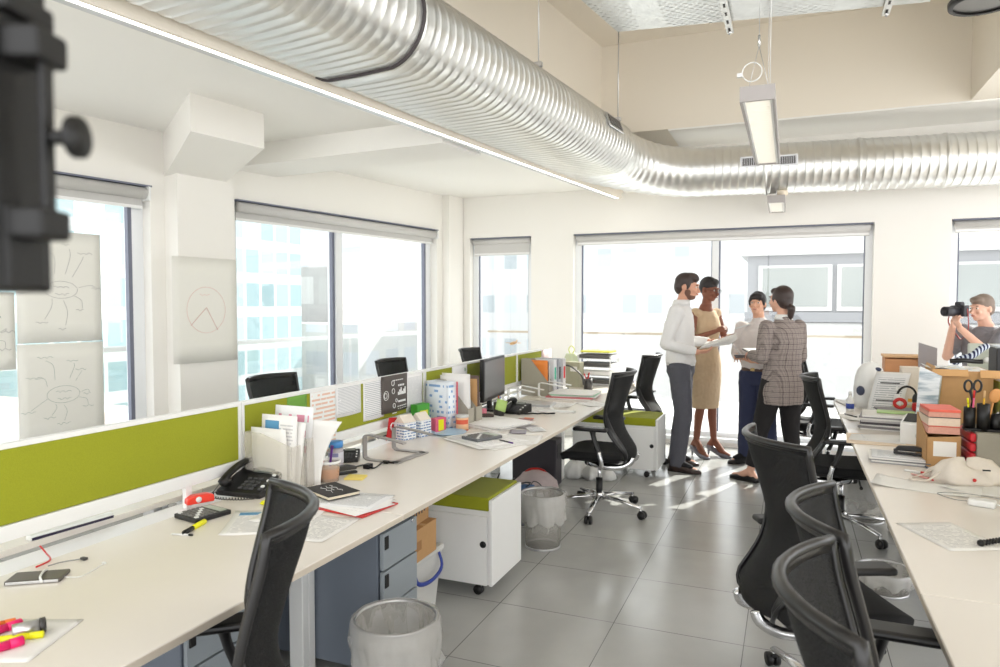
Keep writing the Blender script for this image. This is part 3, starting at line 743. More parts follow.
def back_pt(u, v, push=0):
    k = v * (len(PROFS) - 1); i = min(int(k), len(PROFS) - 2); f = k - i
    p = PROFS[i].lerp(PROFS[i + 1], f); h = halfw(v)
    return Vector((p.x + wrap(v) * u * u + push, u * h, p.z))
def make_chair(label):
    """faces +X; base centre at the origin"""
    t = thing('office_chair', label, 'office chair', (0, 0, 0), 0, 'black mesh office chairs')
    m = MB(); m.sheet(lambda u, v: back_pt(u * 2 - 1, .03 + v * .86), 12, 22, .004, MESHF); m.obj('backrest', t)
    m = MB()
    loop = [back_pt(-1, v / 22) for v in range(22, -1, -1)] + [back_pt(u / 6, 0) for u in range(-5, 6)] + [back_pt(1, v / 22) for v in range(0, 23)]
    m.tube(loop, [.009 + .005 * abs(math.sin(i / len(loop) * PI)) for i in range(len(loop))], 8, FRAMEC, flat=.8)
    for s in (-1, 1):      # wide flanks of the frame in the lumbar region
        m.sheet(lambda u, v, s=s: back_pt(s * (1 - .20 * u * math.sin(min(1, v * 1.1) * PI)), .35 + v * .6, -.004), 3, 12, .012, FRAMEC)
    m.obj('back_frame', t)
    m = MB(); m.sheet(lambda u, v: back_pt((u * 2 - 1) * .98, .0 + v * .045, -.006), 12, 2, .013, FRAMEC); m.obj('top_bar', t)
    # lumbar pad
    m = MB(); m.sheet(lambda u, v: back_pt((u * 2 - 1) * .80, .50 + v * .2, .016 + .012 * math.sin(v * PI)), 8, 5, .014, SEATF); m.obj('lumbar_pad', t)
    # seat
    def seat(u, v):
        x = -.22 + .47 * u; q = (v * 2 - 1); z = .485 + .008 * q * q - .035 * max(0, (u - .72) / .28) ** 2 - .01 * math.sin(u * PI)
        return (x, q * (.245 - .03 * (1 - u) ** 2 - .03 * max(0, u - .8) * 5 * abs(q) ** 4), z)
    m = MB(); m.sheet(seat, 16, 14, .055, SEATF)
    sm = m.obj('seat', t); bv = sm.modifiers.new('b', 'BEVEL'); bv.width = .016; bv.segments = 3; bv.limit_method = 'ANGLE'
    MB().box((0, 0, .418), (.38, .36, .028), BLACK, bev=.012).obj('seat_pan', t)
    # mechanism + swept aluminium yoke carrying the back
    m = MB(); m.box((-.02, 0, .378), (.24, .15, .06), BLACK, bev=.02); m.cyl((0.03, -.12, .385), (0.03, .12, .385), .028, n=14, m=FRAMEC); m.obj('tilt_mechanism', t)
    m = MB()
    for s in (-1, 1):
        m.tube(smooth_path([(.06, s * .10, .385), (-.06, s * .13, .365), (-.18, s * .12, .368), (-.25, s * .10, .40), (-.268, s * .09, .44)], 5), .017, 8, CHROME, flat=1.3)
    m.obj('back_yoke', t)
    MB().tube([(.10, -.1, .39), (.10, -.24, .375), (.10, -.27, .372)], [.006, .006, .011], 8, BLACK).obj('tilt_lever', t)
    for s in (-1, 1):
        a = MB(); a.box((-.005, s * .275, .662), (.25, .085, .026), BLACK, bev=.012, seg=3)
        arm = a.obj('armrest', t)
        a = MB(); a.tube(smooth_path([(-.02, s * .278, .652), (-.03, s * .282, .60), (-.055, s * .285, .53), (-.07, s * .283, .50)], 4), [.030, .027, .024, .022, .022, .022, .022, .022, .022, .022, .022, .022, .022][:13], 10, BLACK, flat=.62); a.obj('arm_post', arm)
        a = MB(); a.tube(smooth_path([(-.067, s * .283, .505), (-.085, s * .28, .43), (-.07, s * .24, .385), (-.02, s * .12, .375)], 4), .021, 10, CHROME, flat=.8); a.obj('arm_bracket', arm)
    m = MB(); m.cyl((0, 0, .20), (0, 0, .36), .014, n=12, m=CHROME); m.cyl((0, 0, .09), (0, 0, .25), .025, n=14, m=BLACK); m.obj('gas_column', t)
    m = MB(); m.lathe([(.02, .085), (.045, .09), (.04, .135), (.028, .15), (.02, .15)], 18, CHROME); m.obj('base_hub', t)
    for k in range(5):
        a = 2 * PI * k / 5 + .35; d = Vector((math.cos(a), math.sin(a), 0)); n_ = Vector((-d.y, d.x, 0))
        m = MB(); m.tube([d * .03 + Vector((0, 0, .115)), d * .18 + Vector((0, 0, .105)), d * .345 + Vector((0, 0, .078))], [.028, .023, .018], 8, CHROME, flat=.62)
        lg = m.obj('base_leg', t)
        c = MB(); cc_ = d * .345
        for s in (-1, 1):
            q = cc_ + n_ * s * .016 + d * .012
            c.cyl(q + Vector((0, 0, .029)) - n_ * .009, q + Vector((0, 0, .029)) + n_ * .009, .029, n=16, m=BLACK)
        c.cyl(cc_ + Vector((0, 0, .03)), cc_ + Vector((0, 0, .075)), .007, n=8, m=CHROME)
        c.box(cc_ + Vector((0, 0, .048)), (.03, .03, .022), BLACK, bev=.008); c.obj('caster', lg)
    return t
CH = [  # x, y, facing (deg, 0 = +X), label
    (-1.31, 5.12, 180, 'black mesh office chair in side view at the left row, beyond the bin'),
    (-1.43, 6.98, 174, 'black mesh office chair just left of the man, by the far white cabinet'),
    (-1.29, 1.25, 219, 'black mesh office chair in the left foreground, cut by the bottom edge'),
    (0.11, 2.86, 24, 'large black mesh office chair turned half away, caster on the open tiles at right'),
    (0.27, 1.86, 0, 'black mesh office chair crammed between two others, middle of the three at the lower right'),
    (0.25, 1.36, 2, 'black mesh office chair at the very bottom right, lowest of three crammed together'),
    (0.34, 5.27, 0, 'black mesh office chair at the right row with its whole chrome base showing beneath'),
    (0.27, 7.05, -4, 'black mesh office chair at the window end, just behind the woman in the blazer'),
    (-3.12, 3.83, 0, 'chair back rising over the divider nearest the white paper files'),
    (-3.12, 5.38, 0, 'chair back rising over the divider above the black pinned poster'),
    (-3.12, 7.05, 0, 'chair back rising over the divider left of the black monitor, farthest in the corner'),
]
base_chair = make_chair(CH[0][3])
for i, (x, y, a, lb) in enumerate(CH):
    c = base_chair if i == 0 else copy_tree(base_chair)
    place(c, (x, y, 0), math.radians(a), lb)
# ================================================================ things on the left row, from the camera outwards
def hp(px, py, dz=0.0): return hz(px, py, DZ + dz)
PINK = mat('hot_pink', srgb(238, 30, 110), .35); YEL = mat('highlighter_yellow', srgb(236, 232, 20), .35); ORA = mat('orange_plastic', srgb(236, 120, 40), .4)
WPL = mat('white_plastic', srgb(238, 238, 236), .35); PURP = mat('purple_plastic', srgb(96, 40, 140), .35); LBL = mat('light_blue_plastic', srgb(172, 206, 232), .35)
GP = mat('grey_file_card', srgb(168, 162, 148), .7)
INK = srgb(70, 72, 80)
PR1 = print_mat('printed_text', srgb(240, 238, 234), srgb(110, 112, 120), 22, words=14, strength=.38)
PR2 = print_mat('printed_table', srgb(238, 236, 234), srgb(120, 126, 140), 40, words=9, cover=.7, strength=.5)
PR3 = print_mat('printed_letter', srgb(242, 240, 237), srgb(120, 120, 130), 20, words=11, cover=.6, strength=.36, header=srgb(90, 150, 190))
PR4 = print_mat('printed_form', srgb(236, 236, 236), srgb(90, 96, 110), 18, words=12, cover=.65, strength=.5)
pen('marker_pen', 'hot pink marker pen, upper of two at the bottom left corner of the desk', 'marker pen', hp(-30, 640, .012), hp(22, 622, .012), .010, PINK, PINK)
pen('marker_pen', 'hot pink marker pen, lower of two at the bottom left corner of the desk', 'marker pen', hp(-25, 655, .012), hp(24, 640, .012), .011, PINK, PINK)
pen('marker_pen', 'yellow highlighter under the silver tube at the bottom left corner', 'marker pen', hp(-5, 640, .010), hp(44, 634, .010), .008, YEL, YEL)
pen('marker_pen', 'slim orange pen behind the silver tube at the bottom left corner', 'marker pen', hp(-20, 628, .010), hp(16, 620, .010), .006, ORA, ORA)
t = thing('spray_tube', 'silver tube with a dark round end lying at the bottom left corner', 'tube', hp(12, 632, .020))
d = hp(46, 624, .020) - hp(12, 632, .020)
MB().tube([(0, 0, 0), d * .8], .0175, 18, ALU).obj('tube_body', t); MB().tube([d * .8, d * .82, d * .98, d], [.017, .0185, .0185, .015], 18, DGREY).obj('end_cap', t)
sheet_thing('paper_sheet', 'white sheet under the pens at the bottom left corner', 'paper', hp(25, 640), .16, .22, .4, PAPER)
# portable drive with cables
a, b = hp(10, 582), hp(66, 578)
t = thing('portable_drive', 'dark slim portable device with silver edge and white cable wrapped over it', 'device', hp(38, 579), ang(a, b))
MB().prism([(-.075, -.04, 0), (.075, -.04, 0), (.075, .04, 0), (-.075, .04, 0)], (0, 0, .012), mat('device_dark', srgb(92, 86, 80), .35), bev=.004).obj('device_body', t)
MB().box((0, -.041, .006), (.14, .003, .008), ALU, bev=.001).obj('silver_edge', t)
MB().tube(smooth_path([(.01, .045, .004), (.01, .03, .016), (.012, 0, .018), (.02, -.035, .016), (.03, -.046, .006)], 5), .0035, 6, WPL).obj('cable_loop', t)
cable('usb_cable', 'thin grey cable with a dark plug running from the portable device', 'cable', [hp(48, 566, .004), hp(62, 562, .004), hp(80, 559, .003)], .0018, mat('cable_grey', srgb(150, 150, 150), .5), ends=[(hp(84, 558.5, .005), (.022, .012, .008), DGREY)])
cable('usb_cable', 'longer white cable looping across the desk from the portable device', 'cable', [hp(60, 576, .004), hp(78, 577, .004), hp(92, 571, .003), hp(103, 564, .003)], .0018, WPL, ends=[(hp(104, 563, .004), (.012, .008, .006), WPL)])
cable('red_cable', 'short bright red cable end behind the portable device', 'cable', [hp(40, 546, .02), hp(46, 553, .004), hp(50, 560, .004), hp(36, 567, .004)], .0028, RED)
# light bar on the back ledge
a, b = hp(28, 541), hp(112, 517)
t = thing('light_bar', 'long slim white bar with a dark edge lying at the back of the nearest desk', 'bar', (a + b) / 2, ang(a, b))
ll = (b - a).length
MB().box((0, 0, .010), (ll, .030, .020), WHITE, bev=.004).obj('bar_body', t); MB().box((0, -.016, .006), (ll * .97, .003, .009), mat('violet_black', srgb(40, 28, 60), .3)).obj('dark_edge', t)
# red tape dispenser, calculator, highlighter, pen
a, b = hp(186, 505), hp(213, 500)
t = thing('tape_dispenser', 'bright red translucent tape dispenser behind the black calculator', 'tape dispenser', (a + b) / 2, ang(a, b))
m = MB(); m.prism([(-.055, -.02, 0), (.055, -.02, 0), (.055, -.02, .028), (.03, -.02, .036), (-.03, -.02, .036), (-.055, -.02, .022)], (0, .04, 0), mat('red_clear', srgb(236, 60, 40), .3), bev=.005); m.obj('dispenser_body', t)
m = MB(); m.cyl((-.01, -.0215, .018), (-.01, .0215, .018), .012, n=18, m=WPL); m.obj('tape_roll', t)
calculator('black desk calculator lying at an angle on the nearest left desk', hp(203, 516), ang(hp(180, 516), hp(205, 523)), 1.0, w=.14, l=.155)
pen('highlighter', 'yellow highlighter with a black cap lying before the black calculator', 'highlighter', hp(184, 533, .008), hp(205, 521, .008), .009, BLACK, YEL, .6)
pen('pen', 'thin clear pen with a black cap lying in front of the yellow highlighter', 'pen', hp(172, 534, .004), hp(193, 535, .004), .0035, WPL, BLACK, .2)
desk_phone('black office telephone with handset and coiled cord on the nearest left desk', hp(252, 491), ang(hp(225, 497), hp(262, 505)) + .25, 1.05)
cable('phone_wire', 'thin black wire from the black telephone to the gap behind the desk', 'cable', [hp(222, 480, .03), hp(213, 492, .02), hp(204, 497, .003)], .0018, BLACK)
# papers near the telephone
sheet_thing('paper_sheet', 'printed letter under the blue pen, nearest the edge of the left desk', 'paper', hp(258, 522), .22, .30, .55, PR3, .004)
sheet_thing('paper_sheet', 'printed sheet lying between the telephone and the red folder', 'paper', hp(294, 512), .24, .30, .25, PR1, .003, z=DZ + .0015)
sheet_thing('paper_sheet', 'white sheet partly beneath the chair top at the edge of the left desk', 'paper', hp(318, 528), .20, .28, .1, PR1, .003)
pen('pen', 'blue ballpoint pen on the letter beside the foreground chair', 'pen', hp(270, 529, .007), hp(291, 528, .007), .0045, WPL, BLUE, .55)
pen('marker_pen', 'yellow and light blue marker lying at the foot of the clear file holders', 'marker pen', hp(262, 503, .009), hp(291, 496, .009), .009, YEL, mat('cyan_plastic', srgb(80, 180, 220), .35), .6)
t = thing('red_folder', 'thin red folder with white papers on it near the desk edge', 'folder', hp(352, 506), -.12)
MB().box((0, 0, .004), (.30, .225, .005), RED, bev=.001).obj('folder_cover', t)
for i in range(4):
    s = MB(); s.sheet(lambda u, v: ((u - .5) * .29, (v - .5) * .21, .003 * u * u), 5, 5, .0008, (PAPER, PR1, PR3, PR4)[i]); s.obj('loose_sheet', t, loc=(-.01 * i, .012 * i, .0075 + .0022 * i), rot=(0, 0, .12 * i - .15))
t = thing('notebook', 'black notebook with white scribble on its cover, on the papers', 'notebook', hp(332, 493, .018) + Vector((0, 0, 0)), -.42)
MB().box((0, 0, .008), (.20, .145, .012), mat('page_block', srgb(226, 214, 190), .8)).obj('page_block', t); m = MB(); m.box((0, 0, .0155), (.205, .15, .003), mat('notebook_black', srgb(36, 34, 33), .6), bev=.001); m.box((0, 0, .0015), (.205, .15, .003), BLACK, bev=.001); m.obj('cover', t)
m = MB()
for i in range(3):
    m.tube(smooth_path([(-.06 + .016 * k, .022 * (1 - i) + .007 * math.sin(k * 2.3 + i), .0175) for k in range(8 - 2 * (i % 2))], 4), .0012, 4, WPL)
m.obj('scribble', t)
# clear file holders with papers
FIN = [(PAPER, .27, .02, .22, .0), (PR3, .33, .04, .24, .03), (PAPER, .30, .06, .25, .05)]
fa = hp(243, 485)
mag_file('clear plastic file holder with papers nearest the telephone', (-2.265, 2.50, DZ), -.04, .27, .085, .25, .20, CLEARP, 'clear file holders with papers', contents=FIN)
mag_file('clear plastic file holder behind the first one, its tall sheet marked pink', (-2.262, 2.60, DZ), -.04, .27, .085, .26, .22, CLEARP, 'clear file holders with papers', contents=[(print_mat('poster_dots', srgb(240, 240, 240), srgb(214, 60, 120), 5, words=6, cover=.5, strength=.7), .36, .02, .24, .05), (PAPER, .33, .03, .24, .02)])
t = sheet_thing('card_sheet', 'tall white card standing up beside the clear file holders', 'card', (-2.05, 2.62), .01, .01, 0, PAPER)
me = t.data
s = MB(); s.sheet(lambda u, v: (-.05 + .16 * u + .12 * v * v, -.02 + .02 * math.sin(u * 2), .30 * v), 8, 10, .0015, PAPER); o2 = s.obj('tmp_card'); t.data = o2.data; bpy.data.objects.remove(o2); t.location = (-2.07, 2.60, DZ)
# food tub, spoon, jar, red packet
p = hp(329, 481)
t = thing('food_tub', 'clear plastic tub of brown cereal with a white rim, beside the white card', 'tub', p)
MB().lathe([(.001, 0), (.045, 0), (.052, .085), (.055, .087), (.055, .092), (.050, .09), (.043, .003), (.001, .003)], 24, CLEARP, caps=False).obj('tub_wall', t)
m = MB(); m.lathe([(.001, .004), (.043, .004), (.048, .062), (.03, .068), (.001, .070)], 24, mat('cereal', srgb(196, 134, 88), .9, var=.35, scale=120, bump=.8)); m.obj('cereal', t)
MB().lathe([(.05, .088), (.056, .088), (.056, .098), (.05, .098), (.05, .088)], 24, WPL, caps=False).obj('rim', t)
t = thing('spoon', 'purple plastic spoon standing in the tub of cereal', 'spoon', p + Vector((0, 0, .03)))
m = MB(); m.tube([(0, 0, 0), (.006, .012, .10), (.008, .016, .135)], [.009, .009, .013], 8, PURP, flat=.5); m.ball((0, 0, -.005), (.014, .008, .02), PURP, 12); m.obj('spoon_handle', t)
t = thing('coffee_jar', 'glass jar with a bright blue lid beyond the tub of cereal', 'jar', hp(336, 466))
MB().lathe([(.001, 0), (.036, 0), (.038, .01), (.038, .085), (.030, .098), (.001, .098)], 24, mat('coffee_jar_glass', srgb(176, 170, 176), .2)).obj('jar_body', t)
MB().lathe([(.001, .098), (.036, .098), (.037, .102), (.037, .125), (.034, .129), (.001, .129)], 24, mat('jar_blue', srgb(70, 140, 205), .35)).obj('jar_lid', t)
MB().lathe([(.0385, .02), (.0388, .02), (.0388, .075), (.0385, .075), (.0385, .02)], 24, print_mat('jar_label', srgb(220, 220, 228), srgb(70, 80, 160), 5, words=8, cover=.6), caps=False).obj('jar_label', t)
MB().box((0, 0, .045), (.05, .022, .09), RED, bev=.006).obj('snack_packet', loc=hp(319, 474), rot=(0, 0, .4)); tag(bpy.data.objects['snack_packet'], 'small red packet squeezed between the white card and the tub', 'packet')
desk_phone('black telephone half hidden behind the blue-lidded jar', hp(346, 460), .5, .62)
# sticky notes, stapler, power adapter
pile('sticky_note_pad', 'pale yellow sticky note pad under the black stapler', 'sticky notes', hp(357, 478), .09, .09, .006, .3, 2, [mat('note_yellow', srgb(240, 220, 120), .7)])
t = thing('stapler', 'small black stapler by the tub of cereal', 'stapler', hp(346, 474), 1.0)
MB().box((0, 0, .006), (.11, .032, .012), BLACK, bev=.004).obj('stapler_base', t)
m = MB(); m.prism([(-.05, -.015, .018), (.052, -.015, .02), (.052, -.015, .034), (.01, -.015, .046), (-.045, -.015, .042)], (0, .03, 0), DGREY, bev=.005); m.box((-.045, 0, .018), (.02, .02, .02), BLACK); m.obj('stapler_arm', t)
cable('power_lead', 'black power lead with plug lying before the metal laptop stand', 'cable', [hp(352, 468, .006), hp(364, 465, .006), hp(374, 468, .006), hp(384, 462, .008), hp(394, 463, .006)], .004, BLACK, ends=[(hp(368, 466, .012), (.03, .045, .022), BLACK), (hp(386, 462, .008), (.03, .02, .014), BLACK)])
# laptop stands
def laptop_stand(label, p0, p1, rz, h, ln, m, group=None):
    """two C brackets joined by a base plate; opens towards local +x"""
    t = thing('laptop_stand', label, 'laptop stand', ((p0[0] + p1[0]) / 2, (p0[1] + p1[1]) / 2, DZ), rz, group)
    gap = math.hypot(p1[0] - p0[0], p1[1] - p0[1])
    for s in (-1, 1):
        prof = smooth_path([(ln, 0, h * .80), (ln * .5, 0, h * .93), (.03, 0, h), (.004, 0, h * .95), (0, 0, h * .8), (0, 0, h * .2), (.008, 0, .012), (.03, 0, .004), (ln * .5, 0, .004), (ln * .85, 0, .004)], 5)
        m_ = MB(); W = .017
        rings = []
        for i, q in enumerate(prof):
            tq = (prof[min(i + 1, len(prof) - 1)] - prof[max(i - 1, 0)]).normalized(); nq = Vector((-tq.z, 0, tq.x)) * .003
            rings.append([q + nq + Vector((0, -W, 0)), q + nq + Vector((0, W, 0)), q - nq + Vector((0, W, 0)), q - nq + Vector((0, -W, 0))])
        m_.quadstrip(rings, m, smooth=False); m_.obj('bracket_arm', t, loc=(0, s * gap / 2, 0))
    MB().box((ln * .78, 0, .004), (.05, gap + .03, .006), m, bev=.002).obj('base_plate', t)
    return t
laptop_stand('grey metal laptop stand of two bent arms standing empty on the left desk', (-2.08, 3.13), (-2.05, 3.40), -.05, .135, .25, mat('stand_grey', srgb(166, 162, 160), .35, .6))
# snack cartons
RC = mat('red_card', srgb(206, 32, 38), .5)
t = thing('gift_card', 'red card with a white swirl leaning on the divider behind the carton', 'card', (-2.245, 3.66, DZ), PI / 2)
MB().prism([(-.04, 0, 0), (.05, 0, 0), (.055, -.02, .13), (-.035, -.02, .14)], (0, .003, 0), RC).obj('card_face', t)
m = MB(); m.tube([(.01 + .022 * math.cos(a_), -.012 - .004, .08 + .022 * math.sin(a_)) for a_ in [2 * PI * k / 16 for k in range(16)]], .004, 6, WPL, closed=True); m.obj('swirl', t)
def gable_carton(label, loc, rz, w, d_, h, m1, m2, group):
    t = thing('gable_carton', label, 'carton', loc, rz, group)
    MB().box((0, 0, h * .35), (w, d_, h * .7), m2, bev=.002).obj('carton_body', t)
    MB().prism([(-w / 2, -d_ / 2, h * .7), (-w / 2, d_ / 2, h * .7), (-w / 2, d_ * .05, h * .95), (-w / 2, d_ * .05, h), (-w / 2, -d_ * .05, h), (-w / 2, -d_ * .05, h * .95)], (w, 0, 0), m1, bev=.001).obj('gable_top', t)
BP = print_mat('blue_street_print', srgb(232, 234, 236), srgb(60, 110, 170), 6, words=7, cover=.55, margin=.0, strength=.85)
CREAM = mat('cream_card', srgb(232, 222, 208), .6)
gable_carton('small white gable-topped carton with blue print, left of the pair', (-2.17, 3.72, DZ), PI / 2 - .3, .10, .09, .15, CREAM, BP, 'gable-topped cartons')
gable_carton('small white gable-topped carton with blue print, right of the pair', (-2.13, 3.84, DZ), PI / 2 - .2, .10, .09, .15, CREAM, BP, 'gable-topped cartons')
t = thing('tea_box', 'bright green tea box behind the two gable-topped cartons', 'box', (-2.21, 3.98, DZ), -.2)
MB().box((0, 0, .09), (.06, .12, .18), mat('tea_green', srgb(70, 158, 52), .5), bev=.002).obj('box_body', t); MB().box((.0305, 0, .11), (.002, .08, .06), mat('tea_yellow', srgb(220, 214, 60), .5)).obj('box_label', t)
t = thing('tea_box', 'small pink and yellow box at the foot of the blue patterned file', 'box', (-2.10, 4.02, DZ), -.25)
MB().box((0, 0, .045), (.05, .10, .09), mat('pinkyellow', srgb(226, 100, 130), .5), bev=.002).obj('box_body', t); MB().box((.026, 0, .045), (.002, .05, .07), YEL).obj('box_label', t)
PAT = print_mat('blue_bird_pattern', srgb(234, 240, 246), srgb(86, 150, 206), 9, words=3.5, cover=.5, margin=0, strength=.8)
t = thing('patterned_file', 'tall white box file with a blue bird pattern and a pink back edge', 'box file', (-2.155, 4.17, DZ), -.3)
s = MB(); 
for sx, sy, dx, dy in ((0, -.045, .26, .003), (0, .045, .26, .003)): s.sheet(lambda u, v, sy=sy: (-.10 + .20 * u, sy, .31 * v), 2, 2, .003, PAT)
s.sheet(lambda u, v: (.10, -.045 + .09 * u, .31 * v), 2, 2, .003, PAT); s.box((0, 0, .002), (.20, .09, .004), PAPER); s.box((-.10, 0, .155), (.003, .09, .31), PAT); s.obj('file_case', t)
MB().box((.101, .046, .155), (.012, .006, .31), mat('pink_edge', srgb(216, 80, 100), .5)).obj('edge_strip', t)
mag_file('grey magazine file with white folders, right of the blue patterned file', (-2.25, 4.31, DZ), -.06, .26, .09, .31, .12, GP, contents=[(PAPER, .34, .03, .25, 0), (PR3, .32, .03, .25, 0), (PAPER, .35, .02, .24, 0)])
mag_file('second grey magazine file with brown folders, right of the white folders', (-2.24, 4.42, DZ), -.06, .26, .09, .31, .12, GP, contents=[(CARD, .31, .03, .25, 0), (mat('dark_folder', srgb(110, 92, 84), .7), .33, .03, .25, 0)])
t = thing('snack_tub', 'tub of orange sweets with a clear lid before the grey magazine files', 'tub', (-1.98, 4.13, DZ))
m = MB(); m.lathe([(.001, 0), (.042, 0), (.042, .085), (.001, .085)], 22, print_mat('sweets_label', srgb(238, 190, 150), srgb(214, 70, 40), 4, words=6, cover=.55, margin=0, strength=.9)); m.obj('tub_wall', t); MB().lathe([(.001, .085), (.043, .085), (.043, .10), (.001, .10)], 22, MILKP).obj('tub_lid', t)
t = thing('plate', 'light blue round plate lying empty on the left desk', 'plate', hp(448, 433.5))
MB().lathe([(.001, 0), (.075, 0), (.118, .011), (.120, .014), (.116, .014), (.075, .004), (.001, .004)], 40, LBL, caps=False).obj('plate_dish', t)
# paper pile + calculator
pile('paper_pile', 'spread pile of white papers beneath the grey calculator', 'papers', hp(487, 441), .42, .34, .012, -.5, 4, [PAPER, PR1, PAPER], jit=.03, seed=5, leafname='paper_layer', top=PR1)
calculator('large grey calculator on the papers beyond the blue plate', hp(482, 438.5, .014), ang(hp(468, 440), hp(490, 445)), 1.0, mat('calc_grey', srgb(96, 98, 100), .4), w=.15, l=.20)
pen('pen', 'dark pen lying on the papers right of the grey calculator', 'pen', hp(500, 440, .016), hp(513, 443, .016), .004, DGREY, PURP)
pile('paper_pile', 'large curled pile of white sheets between the calculator and the monitor', 'papers', hp(487, 423), .55, .38, .02, -.35, 5, [PAPER, PR3, PAPER], jit=.03, seed=9, leafname='paper_layer', top=PAPER)
sheet_thing('paper_sheet', 'white sheet hanging near the edge of the desk with a blue pen line', 'paper', hp(522, 440), .22, .30, .2, PAPER, .01)
# ---- sheets pinned on the divider
def pinned(name, label, cat, px0, py0, px1, py1, m, group='papers pinned on the green dividers', tilt=0.0, X=-2.285, bulge=.010, over=False):
    a, b = ax(px0, py0, X), ax(px1, py1, X); zt, zb_ = max(a.z, b.z), min(a.z, b.z); y0_, y1_ = a.y, b.y
    s = MB(); s.sheet(lambda u, v: (bulge * math.sin(u * PI) * (1 - v) + .0006, (u - .5) * (y1_ - y0_), (v - 1) * (zt - zb_)), 8, 6, .0008, m)
    o = s.obj(name); tag(o, label, cat, group); o.location = (X, (y0_ + y1_) / 2, zt); o.rotation_euler = (tilt, 0, 0); return o
PRT = print_mat('timetable', srgb(238, 238, 238), srgb(120, 130, 140), 22, words=5, cover=.75, margin=.06, strength=.55)
PRO = print_mat('timetable_orange', srgb(240, 240, 238), srgb(226, 150, 90), 16, words=6, cover=.6, margin=.06, strength=.6)
pinned('pinned_sheet', 'green and white notice on the divider above the clear file holders', 'pinned sheet', 287, 396, 307, 425, print_mat('green_notice', srgb(110, 160, 60), srgb(240, 240, 240), 5, words=3, cover=.35, strength=.8))
pinned('pinned_sheet', 'printed table with an orange band pinned left of the overlapping sheets', 'pinned sheet', 310, 389, 337, 452, PRO)
pinned('pinned_sheet', 'grey printed table hanging on the divider between two others', 'pinned sheet', 336, 385, 361, 412, PRT)
pinned('pinned_sheet', 'printed table with yellow marks partly under the black poster', 'pinned sheet', 363, 380, 384, 416, PRT)
pinned('pinned_sheet', 'grey printed list right of the black poster', 'pinned sheet', 406, 374, 422.5, 408, PR2)
pinned('pinned_sheet', 'small white notice with a green dot on the divider left of the monitor', 'pinned sheet', 452, 366, 467, 385, print_mat('green_dot', srgb(240, 240, 240), srgb(60, 140, 80), 3, words=2.5, cover=.4))
# black poster with white diagrams
a, b = ax(381, 377, -2.279), ax(407, 408, -2.279); pw, phh = b.y - a.y, a.z - b.z
t = thing('black_poster', 'black poster with small white diagrams pinned on the divider', 'poster', (-2.279, (a.y + b.y) / 2, a.z), 0)
PB = mat('poster_black', srgb(84, 76, 72), .6); s = MB(); s.sheet(lambda u, v: (.012 * math.sin(u * PI) * (1 - v) + .002, (u - .5) * pw, (v - 1) * phh), 8, 6, .0008, PB); s.obj('poster_sheet', t)
m = MB()
def pm(y, z, w, h): m.box((.014 * math.cos((y / pw) * PI) * -z / phh + .0045, y, z), (.0012, w, h), WPL)
def pring(y, z, r): m.tube([(.014 * math.cos((y / pw) * PI) * -z / phh + .005, y + r * math.cos(q), z + r * math.sin(q)) for q in [2 * PI * k / 14 for k in range(14)]], .0022, 5, WPL, closed=True)
for y_, z_, r_ in ((-.03, -.05, .016), (-.03, -.10, .016), (-.11, -.12, .028), (-.115, -.12, .016), (-.03, -.19, .014), (.0, -.16, .010)): pring(y_, z_, r_)
for i in range(6): pm(.03 + .018 * i, -.12 + .006 * (i % 3), .013, .02 + .012 * (i % 3))
for i in range(5): pm(-.01 + .024 * i, -.035, .016, .006); pm(.02 + .026 * i, -.20, .018, .005); pm(.02 + .026 * i, -.215, .012, .004)
for i in range(4): pm(.04 + .02 * i, -.07, .012, .012)
pm(.07, -.17, .09, .012); pm(-.03, -.235, .05, .006)
m.obj('white_diagram', t)
# ---- monitor
def monitor(label, loc, rz, w=.52, h=.31, lift=.11, rim=BLACK, cat='monitor'):
    """screen faces local -y"""
    t = thing('computer_monitor', label, cat, loc, rz)
    MB().box((0, .022, lift + h / 2), (w, .035, h), rim, bev=.008).obj('monitor_case', t)
    MB().box((0, .003, lift + h / 2 + .006), (w - .034, .003, h - .045), mat('screen_off', srgb(120, 122, 124), .22, var=.02)).obj('screen', t)
    m = MB(); m.box((0, .05, lift * .5 + .03), (.07, .025, lift + .08), rim, bev=.006); m.obj('stand_neck', t)
    MB().prism([(-.12, -.06, 0), (.12, -.06, 0), (.14, .0, 0), (.11, .11, 0), (-.11, .11, 0), (-.14, 0, 0)], (0, 0, .012), rim, bev=.004).obj('stand_foot', t)
    return t
monitor('black flat monitor with a switched off grey screen on the left row', (-2.135, 5.06, DZ), PI / 2 + .10, .56, .325, .085)
t = thing('snack_tub', 'round clear tub of brown cereal just left of the black monitor', 'tub', (-2.16, 4.66, DZ))
MB().lathe([(.001, 0), (.045, 0), (.052, .07), (.001, .07)], 20, mat('cereal2', srgb(206, 150, 100), .9, var=.3, scale=90)).obj('cereal', t); MB().lathe([(.052, .07), (.056, .072), (.05, .10), (.001, .10)], 20, MILKP, caps=False).obj('tub_lid', t)
t = thing('glasses_case', 'dark clutter of a glasses case in front of the cereal tub', 'case', (-2.02, 4.55, DZ), .5)
MB().tube(smooth_path([(-.08, 0, .022), (-.05, 0, .026), (.05, 0, .026), (.08, 0, .02)], 4), [.012] + [.024] * 11 + [.01], 12, mat('dark_brown_case', srgb(66, 52, 46), .6), flat=.8).obj('case_body', t)
pp = (-1.99, 4.78, DZ)
pot('dark pen pot with blue and orange pens and a green note, before the monitor', pp, .04, .10, DGREY, [])
